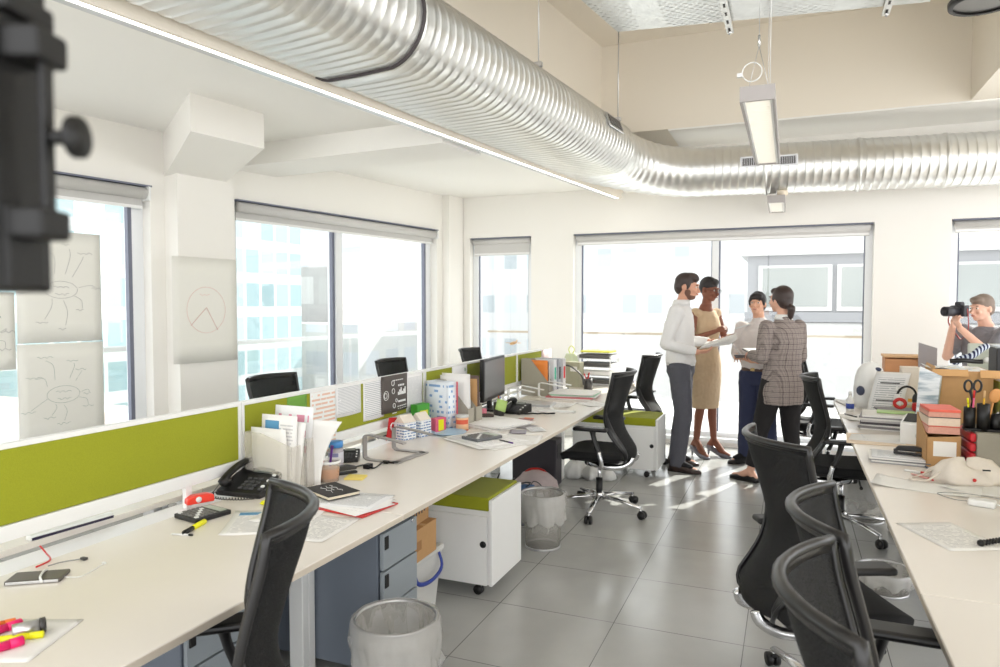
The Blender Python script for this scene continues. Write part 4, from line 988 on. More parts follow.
pens_in(pp, .035, [(0.5, .03, .135, .0045, BLUE, BLUE), (2.2, .025, .14, .0045, ORA, ORA), (4.4, .03, .13, .004, WPL, BLUE)], 'pens in the dark pot by the monitor', ['blue pen in the dark pot before the monitor', 'orange pen in the dark pot before the monitor', 'white pen leaning in the dark pot before the monitor'])
s = MB(); s.sheet(lambda u, v: ((u - .5) * .085, 0, (v - .5) * .085), 3, 3, .0012, mat('note_green', srgb(176, 206, 120), .7)); o = s.obj('green_note'); tag(o, 'pale green sticky note stuck to the dark pen pot', 'sticky note'); o.location = (-1.955, 4.745, DZ + .082); o.rotation_euler = (-.25, .35, .75)
MB().box((0, 0, .03), (.035, .05, .06), mat('pink_eraser', srgb(236, 140, 160), .5), bev=.006).obj('pink_tape', loc=(-2.07, 4.68, DZ)); tag(bpy.data.objects['pink_tape'], 'small pink roll of tape left of the dark pen pot', 'tape')
desk_phone('black telephone with a twisted cord in front of the black monitor', (-1.93, 4.96, DZ), -.2, .85)
cable('twisted_cable', 'black twisted cable curling on the desk right of the telephone', 'cable', [Vector((-1.86 + .022 * k, 4.86 + .012 * math.sin(k * 1.9) + .01 * k, DZ + .010)) for k in range(12)], .006, BLACK)
# photos and cards
for i, (px, py, rz_, mm, lb) in enumerate([(518, 432, .3, mat('photo_dark', srgb(92, 74, 88), .3, var=.5, scale=50), 'dark glossy photo print nearest the desk edge'), (526, 427, -.2, mat('photo_grey', srgb(132, 126, 130), .3, var=.5, scale=40), 'grey glossy photo print right of the dark one'), (536, 430, .6, PR4, 'white form lying by the photo prints near the chair arm'), (524, 421, .1, mat('photo_red', srgb(150, 60, 54), .35, var=.5, scale=60), 'narrow reddish card above the photo prints')]):
    sheet_thing('photo_print', lb, 'photo print', hp(px, py), .11, .15, rz_, mm, z=DZ + .001 + .0015 * i, group='photos and cards on the left desk')
MB().box((0, 0, .004), (.07, .025, .008), ORA, bev=.002).obj('orange_tag', loc=hp(529, 419)); tag(bpy.data.objects['orange_tag'], 'small orange tag beyond the photo prints', 'tag')
sheet_thing('paper_sheet', 'small white note pad sheet at the middle of the third left desk', 'paper', hp(531, 412), .10, .16, .9, PR1)
pile('paper_pile', 'thin white booklet lying right of the twisted cord', 'booklet', hp(558, 412), .28, .07, .012, .05, 2, [PAPER, WPL])
# white laptop stands, magazine files with binders
laptop_stand('white laptop stand in front of the grey magazine files, left of two', (-2.17, 5.42), (-2.15, 5.60), -.1, .13, .24, WPL, 'white laptop stands')
laptop_stand('white laptop stand in front of the grey magazine files, right of two', (-2.05, 5.86), (-2.04, 6.02), -.1, .13, .24, WPL, 'white laptop stands')
pile('closed_laptop', 'thin silver laptop lying closed between the white stands and the cord', 'laptop', (-1.93, 5.40, DZ), .32, .22, .018, .1, 2, [ALU, mat('laptop_lid', srgb(206, 206, 206), .35, .3)], leafname='laptop_half', jit=.002)
mag_file('grey magazine file with an orange folder beyond the monitor', (-2.26, 6.02, DZ), -.06, .27, .10, .33, .12, GP, contents=[(mat('orange_folder', srgb(240, 140, 60), .5), .32, .02, .25, 0), (mat('dark_print', srgb(92, 72, 70), .5), .31, .05, .25, 0), (PAPER, .27, .06, .25, 0)])
BG = 'ring binders beyond the monitor'
def binder(label, loc, rz, col, lab, w=.055, h=.32, d_=.27, group=BG):
    t = thing('ring_binder', label, 'binder', loc, rz, group); m = MB()
    m.box((d_ / 2, 0, h / 2), (.004, w, h), col, bev=.001); m.box((0, -w / 2, h / 2), (d_, .003, h), col); m.box((0, w / 2, h / 2), (d_, .003, h), col); m.obj('binder_cover', t)
    MB().box((-.01, 0, h / 2), (d_ - .03, w - .012, h - .03), PAPER).obj('binder_pages', t)
    MB().box((d_ / 2 + .0025, 0, h * .6), (.001, w * .6, h * .35), lab).obj('spine_label', t)
    m = MB(); m.tube([(d_ / 2 + .003, .010 * math.cos(q), h * .2 + .010 * math.sin(q)) for q in [2 * PI * k / 12 for k in range(12)]], .0015, 5, CHROME, closed=True); m.obj('finger_ring', t)
TEAL = mat('teal_card', srgb(70, 180, 150), .5)
for i, (cc_, lb_, nm_) in enumerate([(mat('binder_white', srgb(226, 226, 228), .5), TEAL, 'white ring binder with a green spine label, left of the trio'), (mat('binder_grey', srgb(176, 178, 184), .5), BLACK, 'grey ring binder in the middle of the trio beyond the monitor'), (mat('binder_pale', srgb(214, 212, 214), .5), RC, 'pale ring binder with a red spine label, right of the trio')]):
    binder(nm_, (-2.12 + .02 * i, 6.14 + .075 * i, DZ), -.15, cc_, lb_)
t = thing('desk_fan', 'black desk lamp folded up right of the ring binders', 'desk lamp', (-2.05, 6.52, DZ))
MB().lathe([(.001, 0), (.07, 0), (.07, .015), (.02, .025), (.001, .025)], 22, BLACK).obj('lamp_base', t)
MB().tube(smooth_path([(0, 0, .02), (.01, 0, .12), (-.01, 0, .2), (.0, 0, .25)], 5), .022, 10, BLACK).obj('lamp_stem', t)
MB().tube(smooth_path([(0, 0, .24), (.1, 0, .22), (.2, .0, .14), (.22, 0, .05)], 5), .008, 8, DGREY).obj('lamp_arm', t)
t.name = 'desk_lamp'
pile('paper_stack', 'flat pile of green-edged magazines and papers before the pen cup', 'papers', (-1.76, 5.98, DZ), .42, .34, .05, .05, 5, [PAPER, mat('pinkred', srgb(212, 120, 124), .6), PAPER, mat('mint', srgb(170, 206, 180), .6), PAPER], jit=.02, seed=4, leafname='paper_layer')
for i, (px, py) in enumerate([(560, 405), (540, 408), (592, 404)]):
    sheet_thing('paper_sheet', ['white sheet in front of the green-edged pile', 'white sheet curling before the white laptop stand', 'white sheet at the edge by the side-view chair'][i], 'paper', hp(px, py), .21, .30, .4 * i, PR1, .008)
pp = (-1.80, 6.58, DZ)
pot('dark mesh pen cup holding red scissors and pens at the far left row', pp, .042, .11, DGREY, [])
pens_in(pp, .04, [(3.4, .06, .15, .006, RED, RED), (.6, .03, .16, .006, RED, RED), (5.2, .02, .15, .004, BLUE, DGREY)], 'pens in the far dark cup', ['red pen leaning far left out of the dark mesh cup', 'red pen upright in the dark mesh cup', 'dark blue pen in the dark mesh cup'])
t = thing('file_box', 'grey-green upright card box left of the dark mesh cup', 'box', (-2.0, 6.78, DZ), -.3)
MB().box((0, 0, .125), (.18, .08, .25), mat('sage_card', srgb(170, 168, 146), .7), bev=.003).obj('box_body', t); MB().box((.02, -.041, .18), (.08, .002, .05), PAPER).obj('box_label', t)
# letter trays
t = thing('letter_tray', 'stack of letter trays with yellow and dark papers at the far end, left row', 'letter tray', (-1.82, 7.05, DZ), -.1)
DP = mat('dark_papers', srgb(92, 90, 88), .6)
for i in range(4):
    z_ = .02 + .085 * i; m = MB(); m.box((0, 0, z_), (.36, .27, .004), WPL); m.box((0, .133, z_ + .02), (.36, .004, .04), WPL); m.box((.178, 0, z_ + .02), (.004, .27, .04), WPL); m.box((-.178, 0, z_ + .02), (.004, .27, .04), WPL); m.obj('tray', t)
    MB().box((0, -.01, z_ + .024), (.32, .24, .035), (DP, PAPER, DP, DP)[i]).obj('tray_papers', t)
for sx in (-1, 1):
    for sy in (-1, 1): MB().box((sx * .17, sy * .125, .15), (.01, .01, .30), WPL).obj('tray_post', t)
MB().box((0, 0, .345), (.31, .22, .02), mat('yellow_folder', srgb(228, 226, 90), .5), bev=.002).obj('top_folder', t)
pile('paper_stack', 'messy pile of white boxes and papers right of the letter trays', 'papers', (-1.52, 6.98, DZ), .18, .24, .10, .1, 5, [PAPER, CREAM, PAPER, mat('lilac', srgb(190, 186, 200), .6)], jit=.02, seed=14, leafname='paper_layer')
# wall of notes, posters etc. near the last divider
t = thing('photo_poster', 'small poster of a face and pink tones standing on the last green divider', 'poster', (-2.283, 6.75, .98), 0)
s = MB(); s.sheet(lambda u, v: (.002, (u - .5) * .30, (v - .5) * .24), 3, 3, .003, mat('poster_pink', srgb(206, 180, 180), .5, var=.5, scale=16)); s.obj('poster_sheet', t)
MB().box((.002, 0, -.12), (.012, .32, .02), WPL).obj('poster_ledge', t); MB().box((0, 0, -.18), (.02, .05, .14), WPL).obj('poster_stand', t)
t = thing('plastic_bag', 'crumpled clear and green plastic bag hanging upright at the far end of the left row', 'plastic bag', (-2.08, 6.95, DZ))
m = MB(); r2 = random.Random(3)
def bagp(u, v):
    a = 2 * PI * u; r_ = (.05 + .03 * math.sin(v * PI)) * (1 + .18 * math.sin(5 * a + v * 4)); return (r_ * math.cos(a), r_ * .8 * math.sin(a), .02 + .30 * v)
m.quadstrip([[bagp(j / 20, i / 8) for j in range(20)] for i in range(9)], mat('bag_green', srgb(216, 226, 190), .4, alpha=.75)); m.obj('bag_body', t)
MB().tube(smooth_path([(0, 0, .30), (.03, .0, .36), (0, 0, .40), (-.03, 0, .36), (0, 0, .30)], 4), .005, 6, mat('bag_lime', srgb(206, 214, 90), .5)).obj('bag_handle', t)
t = thing('toy_bird', 'small golden toy aeroplane on a wire on top of the divider', 'toy', (-2.30, 5.86, 1.112))
GO = mat('gold_toy', srgb(222, 176, 120), .4); m = MB(); m.tube(smooth_path([(-.0, -.07, .09), (0, 0, .095), (0, .07, .10), (0, .10, .12)], 4), [.006, .009, .012, .014, .014, .014, .014, .012, .010, .008, .006, .004, .003], 10, GO); m.prism([(-.07, -.01, .095), (.07, -.01, .095), (.07, .025, .095), (-.07, .025, .095)], (0, 0, .004), GO, bev=.001); m.obj('toy_body', t)
MB().cyl((0, 0, 0), (0, 0, .09), .0015, n=6, m=ALU).obj('wire_stand', t); MB().box((0, 0, .002), (.026, .04, .004), WPL).obj('toy_base', t)
# ---- flip chart sheets on the window and column
FP = mat('flipchart_paper', srgb(236, 234, 226), .7, var=.01)
def flip(label, s0p, s1p, y0, y1, d, ink, seed, group=None, circle=False):
    """sheet on the left wall plane offset d; corners given in the picture, flat against glass or column"""
    s0, s1 = lw_s(s0p, d), lw_s(s1p, d)
    zt = EYE + (305 - y0) / F_PX * depth_of(lw((s0 + s1) / 2, d, 0)); zb_ = EYE + (305 - y1) / F_PX * depth_of(lw((s0 + s1) / 2, d, 0))
    c = lw((s0 + s1) / 2, d, (zt + zb_) / 2); rz_ = math.atan2(LWD.y, LWD.x); w, h = s1 - s0, zt - zb_
    t = thing('flipchart_sheet', label, 'flipchart sheet', c, rz_, group)
    s = MB(); s.sheet(lambda u, v: ((u - .5) * w, -.004 - .006 * math.sin(u * PI) * (1 - v), (v - .5) * h), 8, 6, .001, FP); s.obj('paper', t)
    r = random.Random(seed); m = MB(); Y_ = -.0125
    def scr(x0, z0, n, st=.013, amp=.009):
        pts = [(x0 + st * k, Y_, z0 + amp * math.sin(k * 2.1 + r.random()) * r.uniform(.4, 1)) for k in range(n)]
        m.tube(smooth_path(pts, 3), .0010, 4, ink)
    if circle:
        R_ = min(w, h) * .30
        m.tube([(R_ * math.cos(q), Y_, R_ * math.sin(q) * 1.05) for q in [2 * PI * k / 40 for k in range(40)]], .0011, 4, ink, closed=True)
        m.tube([(0, Y_, .02), (.10, Y_, -.16)], .0016, 4, ink); m.tube([(0, Y_, .02), (-.14, Y_, -.12)], .0016, 4, ink); scr(-.06, .12, 8)
    else:
        scr(-.05, .0, 9); scr(-.04, -.05, 8)
        for k in range(9):
            a = 2 * PI * k / 9 + r.uniform(-.2, .2); R1, R2 = .12, r.uniform(.2, .3)
            x1, z1 = R2 * math.cos(a) * w * 1.5, R2 * math.sin(a) * h * 1.3
            m.tube(smooth_path([(R1 * math.cos(a), Y_, R1 * math.sin(a) * .8), ((x1 + R1 * math.cos(a)) / 2 + .02, Y_, (z1 + R1 * math.sin(a)) / 2 + .02), (x1, Y_, z1)], 5), .0009, 4, ink)
            scr(x1 * 1.05 - .05, z1 * 1.1, r.randint(5, 9))
        m.tube([(.11 * math.cos(q), Y_, .06 * math.sin(q) - .02) for q in [2 * PI * k / 24 for k in range(24)]], .0009, 4, ink, closed=True)
    m.obj('handwriting', t); return t
def depth_of(p): return (Vector((p.x, p.y, 0))).dot(_F0)
INKD = mat('marker_ink_dark', srgb(136, 134, 136), .6); INKR = mat('marker_ink_red', srgb(228, 176, 164), .6); INKG = mat('marker_ink_green', srgb(130, 150, 138), .6)
flip('upper white flipchart sheet with a dark mind map, on the near left window', 16, 101, 232, 342, -.13, INKD, 3, 'flipchart sheets on the left window')
flip('lower white flipchart sheet with a greenish mind map, on the near left window', 15, 101.5, 343, 440, -.13, INKG, 8, 'flipchart sheets on the left window')
flip('flipchart sheet cut off by the left edge of the picture', -60, 14, 292, 372, -.13, INKD, 11, 'flipchart sheets on the left window')
flip('flipchart sheet with a red circle drawing on the white column', 172, 236, 258, 362, .175, INKR, 5, None, True)
# ================================================================ under and beside the left row
BGREY = mat('blue_grey_metal', srgb(112, 120, 132), .45, var=.03, scale=6)
SGREY = mat('silver_grey_metal', srgb(150, 158, 164), .45, var=.03, scale=6)
def steel_pedestal(label, loc, w=.42, d_=.78, h=.62, group=None):
    """drawer fronts face local +x"""
    t = thing('drawer_pedestal', label, 'drawer unit', loc, 0, group)
    MB().box((-.01, 0, h / 2 + .02), (d_ - .02, w, h - .04), BGREY, bev=.004).obj('pedestal_body', t)
    MB().box((0, 0, h - .012), (d_, w, .022), SGREY, bev=.004).obj('pedestal_top', t)
    z0 = .03; hs = [(h - .07) * .46, (h - .07) * .27, (h - .07) * .27]
    for i, hh in enumerate(hs):
        dr = MB(); dr.box((d_ / 2 - .004, 0, z0 + hh / 2), (.018, w - .012, hh - .008), SGREY, bev=.003); o = dr.obj('drawer', t)
        m = MB(); m.box((d_ / 2 + .002, -w / 2 + .03, z0 + hh - .045), (.014, .03, .055), BLACK, bev=.003); m.obj('drawer_pull', o); z0 += hh
    MB().cyl((d_ / 2 + .004, w / 2 - .05, h - .05), (d_ / 2 + .012, w / 2 - .05, h - .05), .009, n=14, m=CHROME).obj('lock', t)
    m = MB()
    for sx in (-1, 1):
        for sy in (-1, 1): m.cyl((sx * (d_ / 2 - .07), sy * (w / 2 - .06), 0), (sx * (d_ / 2 - .07), sy * (w / 2 - .06), .035), .014, n=10, m=BLACK)
    m.obj('castor_set', t); return t
steel_pedestal('blue-grey steel drawer unit with black pulls under the left desk, beside the cardboard boxes', (-1.89, 2.555, 0), .29, .74, .66)
steel_pedestal('blue-grey steel drawer unit deep under the desk behind the foreground chair', (-2.12, 1.98, 0), .42, .42, .62)
def white_cabinet(label, loc, rz=0.0, L_=.78, w=.42, h=.60, group='white cabinets with green cushion tops'):
    """end panel faces +x, long side with the lock faces -y"""
    t = thing('mobile_cabinet', label, 'cabinet', loc, rz, group); c0 = .075
    MB().box((-.01, 0, c0 + (h - c0) / 2 - .03), (L_ - .02, w - .03, h - c0 - .06), WHITE, bev=.002).obj('cabinet_body', t)
    MB().box((L_ / 2 - .008, 0, c0 + (h - c0) / 2), (.018, w, h - c0), WHITE, bev=.002).obj('end_panel', t)
    MB().box((-L_ / 2 + .008, 0, c0 + (h - c0) / 2), (.018, w, h - c0), WHITE, bev=.002).obj('end_panel', t)
    MB().box((-.01, -w / 2 + .008, c0 + (h - c0) / 2 - .045), (L_ - .04, .016, h - c0 - .09), WHITE, bev=.002).obj('side_door', t)
    MB().cyl((L_ / 2 - .05, -w / 2 + .001, c0 + (h - c0) * .48), (L_ / 2 - .05, -w / 2 - .003, c0 + (h - c0) * .48), .018, n=18, m=BLACK).obj('finger_hole', t)
    MB().box((0, 0, h - .026), (L_ - .04, w - .01, .072), GREEN, bev=.010, seg=3).obj('seat_cushion', t)
    for sx in (-1, 1):
        for sy in (-1, 1):
            m = MB(); x_, y_ = sx * (L_ / 2 - .09), sy * (w / 2 - .06)
            m.cyl((x_ - .012, y_ - .014, .026), (x_ - .012, y_ - .003, .026), .026, n=14, m=BLACK); m.cyl((x_ - .012, y_ + .003, .026), (x_ - .012, y_ + .014, .026), .026, n=14, m=BLACK)
            m.cyl((x_, y_, .03), (x_, y_, c0), .008, n=8, m=CHROME); m.box((x_, y_, c0 - .006), (.05, .04, .01), CHROME); m.obj('castor', t)
    return t
white_cabinet('white cabinet on castors with a lime cushion, sticking out from under the left desk', (-1.82, 3.53, 0), 0, .80, .43, .53)
t = white_cabinet('white cabinet on castors with a lime cushion beside the man at the far end', (-1.46, 6.45, 0), 0, .78, .44, .53)
# boxes
def carton(label, loc, rz, w, d_, h, marks=False, group='small cardboard boxes under the left desk'):
    t = thing('cardboard_box', label, 'box', loc, rz, group)
    MB().box((0, 0, h / 2), (w, d_, h), CARD, bev=.003).obj('box_body', t)
    m = MB(); m.box((0, -d_ * .25, h + .001), (w + .002, d_ * .49, .003), CARD); m.box((0, d_ * .25, h + .0015), (w + .002, d_ * .49, .003), CARD); m.obj('box_flap', t)
    m = MB(); m.box((0, 0, h + .0035), (w * .98, .03, .001), mat('parcel_tape', srgb(206, 170, 120), .3)); m.obj('packing_tape', t)
    if marks:
        m = MB()
        for k in range(5): m.box((w / 2 + .0008, -d_ * .3 + d_ * .14 * k, h * .42), (.001, .014, .02 + .006 * (k % 2)), DGREY)
        m.obj('printed_marks', t)
    else: MB().box((w / 2 + .0008, -d_ * .28, h * .5), (.001, .05, .045), mat('brown_label', srgb(160, 116, 70), .7)).obj('printed_label', t)
    return t
t = thing('storage_box', 'clear plastic storage box with white lid and blue handle clip under the desk', 'storage box', (-1.86, 2.985, 0), .0)
m = MB(); m.quadstrip([[(-.20, -.15, .005), (.20, -.15, .005), (.20, .15, .005), (-.20, .15, .005)], [(-.23, -.17, .30), (.23, -.17, .30), (.23, .17, .30), (-.23, .17, .30)]], MILKP, smooth=False, caps=True); m.obj('box_body', t)
m = MB(); m.box((0, 0, .315), (.48, .37, .03), MILKP, bev=.01); m.obj('box_lid', t)
MB().box((0, 0, .13), (.36, .26, .22), mat('pale_contents', srgb(214, 208, 198), .8, var=.2, scale=12)).obj('box_contents', t)
MB().tube(smooth_path([(.235, -.13, .30), (.255, -.12, .23), (.262, 0, .205), (.255, .12, .23), (.235, .13, .30)], 5), .011, 8, mat('clip_blue', srgb(40, 62, 150), .35), flat=.6).obj('handle', t)
carton('cardboard box right on the lid of the clear storage box', (-1.80, 2.94, .331), .03, .38, .24, .155)
carton('upper cardboard box with dark print, topmost of the pile beside the drawer unit', (-1.80, 2.93, .492), .08, .32, .22, .14, True)
# bins with liners
BINM = mat('bin_mesh', srgb(204, 200, 192), .4, .1, alpha=.34); LINER = mat('bin_liner', srgb(238, 236, 232), .22, alpha=.36, bump=.9, scale=40)
def bin_(label, loc, r0, r1, h, seed=1, group='round waste bins with clear liners', full=True):
    t = thing('waste_bin', label, 'bin', loc, 0, group)
    MB().lathe([(.001, .0), (r0, 0), (r1, h), (r1 - .003, h), (r0 - .003, .004), (.001, .004)], 32, BINM, caps=False).obj('bin_body', t)
    m = MB(); m.lathe([(r1 - .002, h - .004), (r1 + .005, h - .002), (r1 + .005, h + .006), (r1 - .002, h + .006), (r1 - .002, h - .004)], 32, ALU, caps=False); m.lathe([(r0, 0), (r0 + .004, 0), (r0 + .004, .012), (r0, .012), (r0, 0)], 32, ALU, caps=False); m.obj('rim', t)
    rr = random.Random(seed); ph = [rr.uniform(0, 6) for _ in range(4)]
    prof = [(r1 * .80, h * .35, .12), (r1 * .88, h * .6, .09), (r1 * .94, h * .85, .05), (r1 + .004, h + .012, .02), (r1 + .016, h + .006, .02), (r1 + .02, h * .85, .05), (r1 + .012, h * .68, .07), (r1 + .016, h * .55, .12), (r1 + .006, h * .50, .14)]
    rings = []
    for r_, z_, w_ in prof:
        rings.append([(r_ * (1 + w_ * (.5 * math.sin(7 * a + ph[0] + z_ * 19) + .4 * math.sin(13 * a + ph[1] - z_ * 30) + .3 * math.sin(23 * a + ph[2] + z_ * 25))) * math.cos(a), r_ * (1 + w_ * (.5 * math.sin(7 * a + ph[0] + z_ * 19) + .4 * math.sin(13 * a + ph[1] - z_ * 30) + .3 * math.sin(23 * a + ph[2] + z_ * 25))) * math.sin(a), z_ + .012 * math.sin(9 * a + ph[3]) * (w_ > .08)) for a in [2 * PI * j / 72 for j in range(72)]])
    m = MB(); m.quadstrip(rings, LINER, caps=False); m.obj('bin_liner', t); return t
bin_('round waste bin with a clear liner in front of the steel drawer unit', (-1.34, 2.22, 0), .12, .15, .385, 2)
bin_('round waste bin with a clear liner just beyond the white cabinet', (-1.45, 4.22, 0), .11, .135, .34, 6)
bin_('waste bin with a clear liner under the right desk behind the chrome chair base', (.52, 5.62, 0), .12, .15, .34, 8)
bin_('waste bin with a clear liner low under the right desk by the leg', (.50, 4.25, 0), .11, .14, .12, 9)
# cable tangle, crate and bags
t = thing('equipment_crate', 'grey box with a tangle of cables spilling over it under the left row', 'crate', (-1.87, 4.70, 0), .1)
MB().box((0, 0, .09), (.34, .36, .18), mat('crate_grey', srgb(96, 100, 108), .6, var=.1), bev=.01).obj('crate_body', t)
MB().box((.05, .0, .20), (.22, .22, .05), mat('blue_box_edge', srgb(60, 110, 170), .5), bev=.004).obj('device_box', t)
rr = random.Random(12); m = MB()
for k in range(16):
    pts = [Vector((rr.uniform(-.2, .24), rr.uniform(-.28, .28), rr.uniform(.02, .26))) for _ in range(6)]
    m.tube(smooth_path(pts, 6), .004, 5, (DGREY, BLACK, WPL, mat('cable_grey', srgb(150, 150, 150), .5))[k % 4])
o = m.obj('cable_tangle', t); o['kind'] = 'stuff'
t = thing('magazine_bundle', 'crumpled red and white wrapped papers on the floor under the third left desk', 'bundle', (-1.90, 5.36, 0), .3)
m = MB(); m.quadstrip([[(.16 * math.cos(a) * (1 + .2 * math.sin(4 * a + i)) * s_, .13 * math.sin(a) * (1 + .15 * math.sin(3 * a + i)) * s_, z_) for a in [2 * PI * j / 18 for j in range(18)]] for i, (s_, z_) in enumerate([(.8, 0), (1.0, .05), (.9, .12), (.6, .18), (.2, .2)])], mat('red_white_wrap', srgb(226, 206, 204), .6, var=.35, scale=9)); m.obj('bundle_body', t)
MB().tube(smooth_path([(-.12, 0, .14), (-.05, .02, .2), (.06, .02, .19), (.13, 0, .1)], 4), .012, 6, RED).obj('red_band', t)
t = thing('computer_tower', 'dark computer tower standing under the left row behind the side-view chair', 'computer tower', (-2.02, 5.60, 0), 0)
MB().box((0, .12, .20), (.40, .17, .40), mat('tower_dark', srgb(64, 60, 66), .5), bev=.008).obj('tower_case', t); MB().box((.202, .12, .3), (.004, .12, .12), BLACK).obj('drive_panel', t)
def shopper(label, loc, s=1.0, seed=1, m1=None):
    t = thing('plastic_bag', label, 'plastic bag', loc, seed * .7, 'white carrier bags on the floor'); q = random.Random(seed); m = MB(); ph = [q.uniform(0, 6) for _ in range(3)]
    m.quadstrip([[(s * sx * (1 + .16 * math.sin(5 * a + ph[0] + 3 * z_)) * math.cos(a), s * sy * (1 + .16 * math.sin(4 * a + ph[1])) * math.sin(a), s * (z_ + .012 * math.sin(6 * a + ph[2]) * (z_ > 0))) for a in [2 * PI * j / 26 for j in range(26)]] for sx, sy, z_ in [(.12, .10, 0), (.16, .13, .04), (.15, .12, .11), (.10, .08, .17), (.07, .05, .20)]], m1 or mat('bag_white', srgb(232, 232, 230), .45, bump=.6, scale=30)); m.obj('bag_body', t)
    h = MB()
    for sy in (-1, 1): h.tube(smooth_path([(-.04 * s, sy * .02 * s, .19 * s), (-.05 * s, sy * .03 * s, .25 * s), (0, sy * .04 * s, .265 * s), (.05 * s, sy * .03 * s, .24 * s), (.04 * s, sy * .02 * s, .19 * s)], 4), .008 * s, 6, BLACK if seed == 2 else (m1 or MATS['bag_white']), flat=.4)
    h.obj('bag_handle', t)
shopper('white carrier bag with dark handles on the floor behind the side-view chair', (ay(576, 300, 6.05).x, 6.05, 0), .75, 2)
shopper('white carrier bag, middle one on the floor in front of the far white cabinet', (ay(593, 300, 6.03).x, 6.03, 0), .6, 3)
shopper('limp white carrier bag on the floor right of the other bags', (ay(608, 300, 6.05).x, 6.05, 0), .5, 4)
# cables on the floor under the near desk
RCB = mat('red_cable_pvc', srgb(190, 30, 70), .4)
cable('red_floor_cable', 'dark red cable sagging under the nearest left desk', 'cable', [Vector((-2.3, 1.35, .70)), Vector((-2.3, 1.5, .45)), Vector((-2.28, 1.75, .30)), Vector((-2.26, 2.05, .42)), Vector((-2.24, 2.3, .60))], .006, RCB)
cable('white_floor_cable', 'white cable dropping to the floor under the nearest left desk', 'cable', [Vector((-2.35, 1.66, .70)), Vector((-2.33, 1.64, .4)), Vector((-2.34, 1.60, .1)), Vector((-2.36, 1.55, .01))], .006, WPL)
cable('blue_floor_cable', 'dark blue cable dropping beside the white one under the desk', 'cable', [Vector((-2.34, 1.70, .70)), Vector((-2.30, 1.72, .45)), Vector((-2.27, 1.78, .2)), Vector((-2.25, 1.75, .01))], .005, mat('navy_cable', srgb(50, 54, 90), .4))
cable('black_floor_cable', 'black and red leads lying on the floor under the nearest left desk', 'cable', [Vector((-2.35, 1.6, .01)), Vector((-2.1, 1.75, .012)), Vector((-1.9, 1.95, .01)), Vector((-1.95, 2.2, .01))], .007, BLACK)
# ================================================================ things on the right row, from the camera outwards
t = cable('twisted_black_lead', 'black twisted lead entering from the right edge onto the nearest right desk', 'cable', [hp(980 + 4 * k, 543 - .6 * k, .010 + .002 * (k % 2)) for k in range(10)], .004, BLACK)
m = MB(); pts = []
a_, b_ = hp(981, 543, .012), hp(1020, 537, .012)
for k in range(90): q = k * .9; p = a_.lerp(b_, k / 89); pts.append(p + Vector((math.cos(q) * .0, math.sin(q) * .006, math.cos(q) * .006)))
m.tube(pts, .005, 6, BLACK); m.ball(a_, .012, BLACK); o = t.data; n = m.obj('tmp'); t.data = n.data; bpy.data.objects.remove(n)
sheet_thing('paper_sheet', 'printed sheet with slanting grey lines lying on the right desk nearest the camera', 'paper', hp(950, 536), .21, .30, ang(hp(925, 528), hp(985, 530)) + .15, PR1)
sheet_thing('paper_sheet', 'wide white sheet below the crumpled white bag on the right desk', 'paper', hp(925, 487), .42, .21, -.25, PAPER, .012, group=None)
sheet_thing('paper_sheet', 'white sheet with a dark corner clip at the right edge under the bag', 'paper', hp(985, 490), .30, .21, -.35, PAPER, .014)
pile('paper_pile', 'thin pile of white papers just right of the crumpled white bag', 'papers', hp(992, 476), .30, .30, .02, .3, 3, [PAPER, PR1, PAPER], seed=3, leafname='paper_layer')
# charger
t = thing('power_adapter', 'white laptop power adapter with thin white lead on the right desk', 'power adapter', hp(982, 506), -.3)
MB().box((0, 0, .014), (.095, .06, .028), WPL, bev=.008, seg=3).obj('adapter_body', t)
MB().tube(smooth_path([(.05, 0, .014), (.09, 0, .01), (.14, .02, .004), (.2, .06, .004)], 5), .003, 6, WPL).obj('output_lead', t)
MB().tube(smooth_path([(-.045, 0, .012), (-.10, .03, .004), (-.17, .10, .003), (-.10, .16, .003), (.0, .17, .003), (.12, .14, .003)], 6), .0018, 6, mat('cable_grey', (.3, .3, .3))).obj('lead', t)
# crumpled bag
t = thing('fabric_bag', 'crumpled white cloth bag slumped on the right desk before the grey storage box', 'bag', hp(965, 482), .1)
rr = random.Random(5); m = MB()
def bagf(a, k):
    s_, z_ = [(1.0, 0), (1.06, .02), (.95, .055), (.68, .085), (.3, .095), (.05, .092)][k]
    w_ = 1 + .14 * math.sin(3 * a + 1) + .09 * math.sin(7 * a + 2 + z_ * 30)
    return (.15 * s_ * w_ * math.cos(a), .085 * s_ * w_ * math.sin(a), z_ * (1 + .25 * math.sin(2 * a + .6) * (z_ > .01)))
m.quadstrip([[bagf(2 * PI * j / 40, k) for j in range(40)] for k in range(6)], mat('calico', srgb(228, 218, 206), .85, var=.05, scale=60, bump=.5)); m.obj('bag_body', t)
MB().tube(smooth_path([(-.12, -.05, .05), (-.18, -.10, .02), (-.24, -.06, .012), (-.20, .0, .012), (-.13, .02, .04)], 5), .008, 6, MATS['calico'], flat=.4).obj('bag_strap', t)
m = MB(); m.box((.06, -.075, .075), (.03, .008, .006), BLACK); m.ball((.01, -.09, .03), .008, RED); m.obj('bag_toggle', t)
for i, (x0_, y0_, x1_, y1_, cc_, lb) in enumerate([(905, 470, 926, 473, WPL, 'white pen with a pink end, left of the crumpled bag'), (912, 474, 934, 480, mat('pale_pink', srgb(226, 170, 160), .4), 'pale pink pen, lower one left of the crumpled bag'), (925, 466, 938, 474, mat('steel_blue', srgb(90, 100, 120), .4), 'dark blue pen touching the crumpled bag')]):
    pen('pen', lb, 'pen', hp(x0_, y0_, .006), hp(x1_, y1_, .006), .005, cc_, RED if i < 2 else BLACK, .25, group='pens by the crumpled bag')
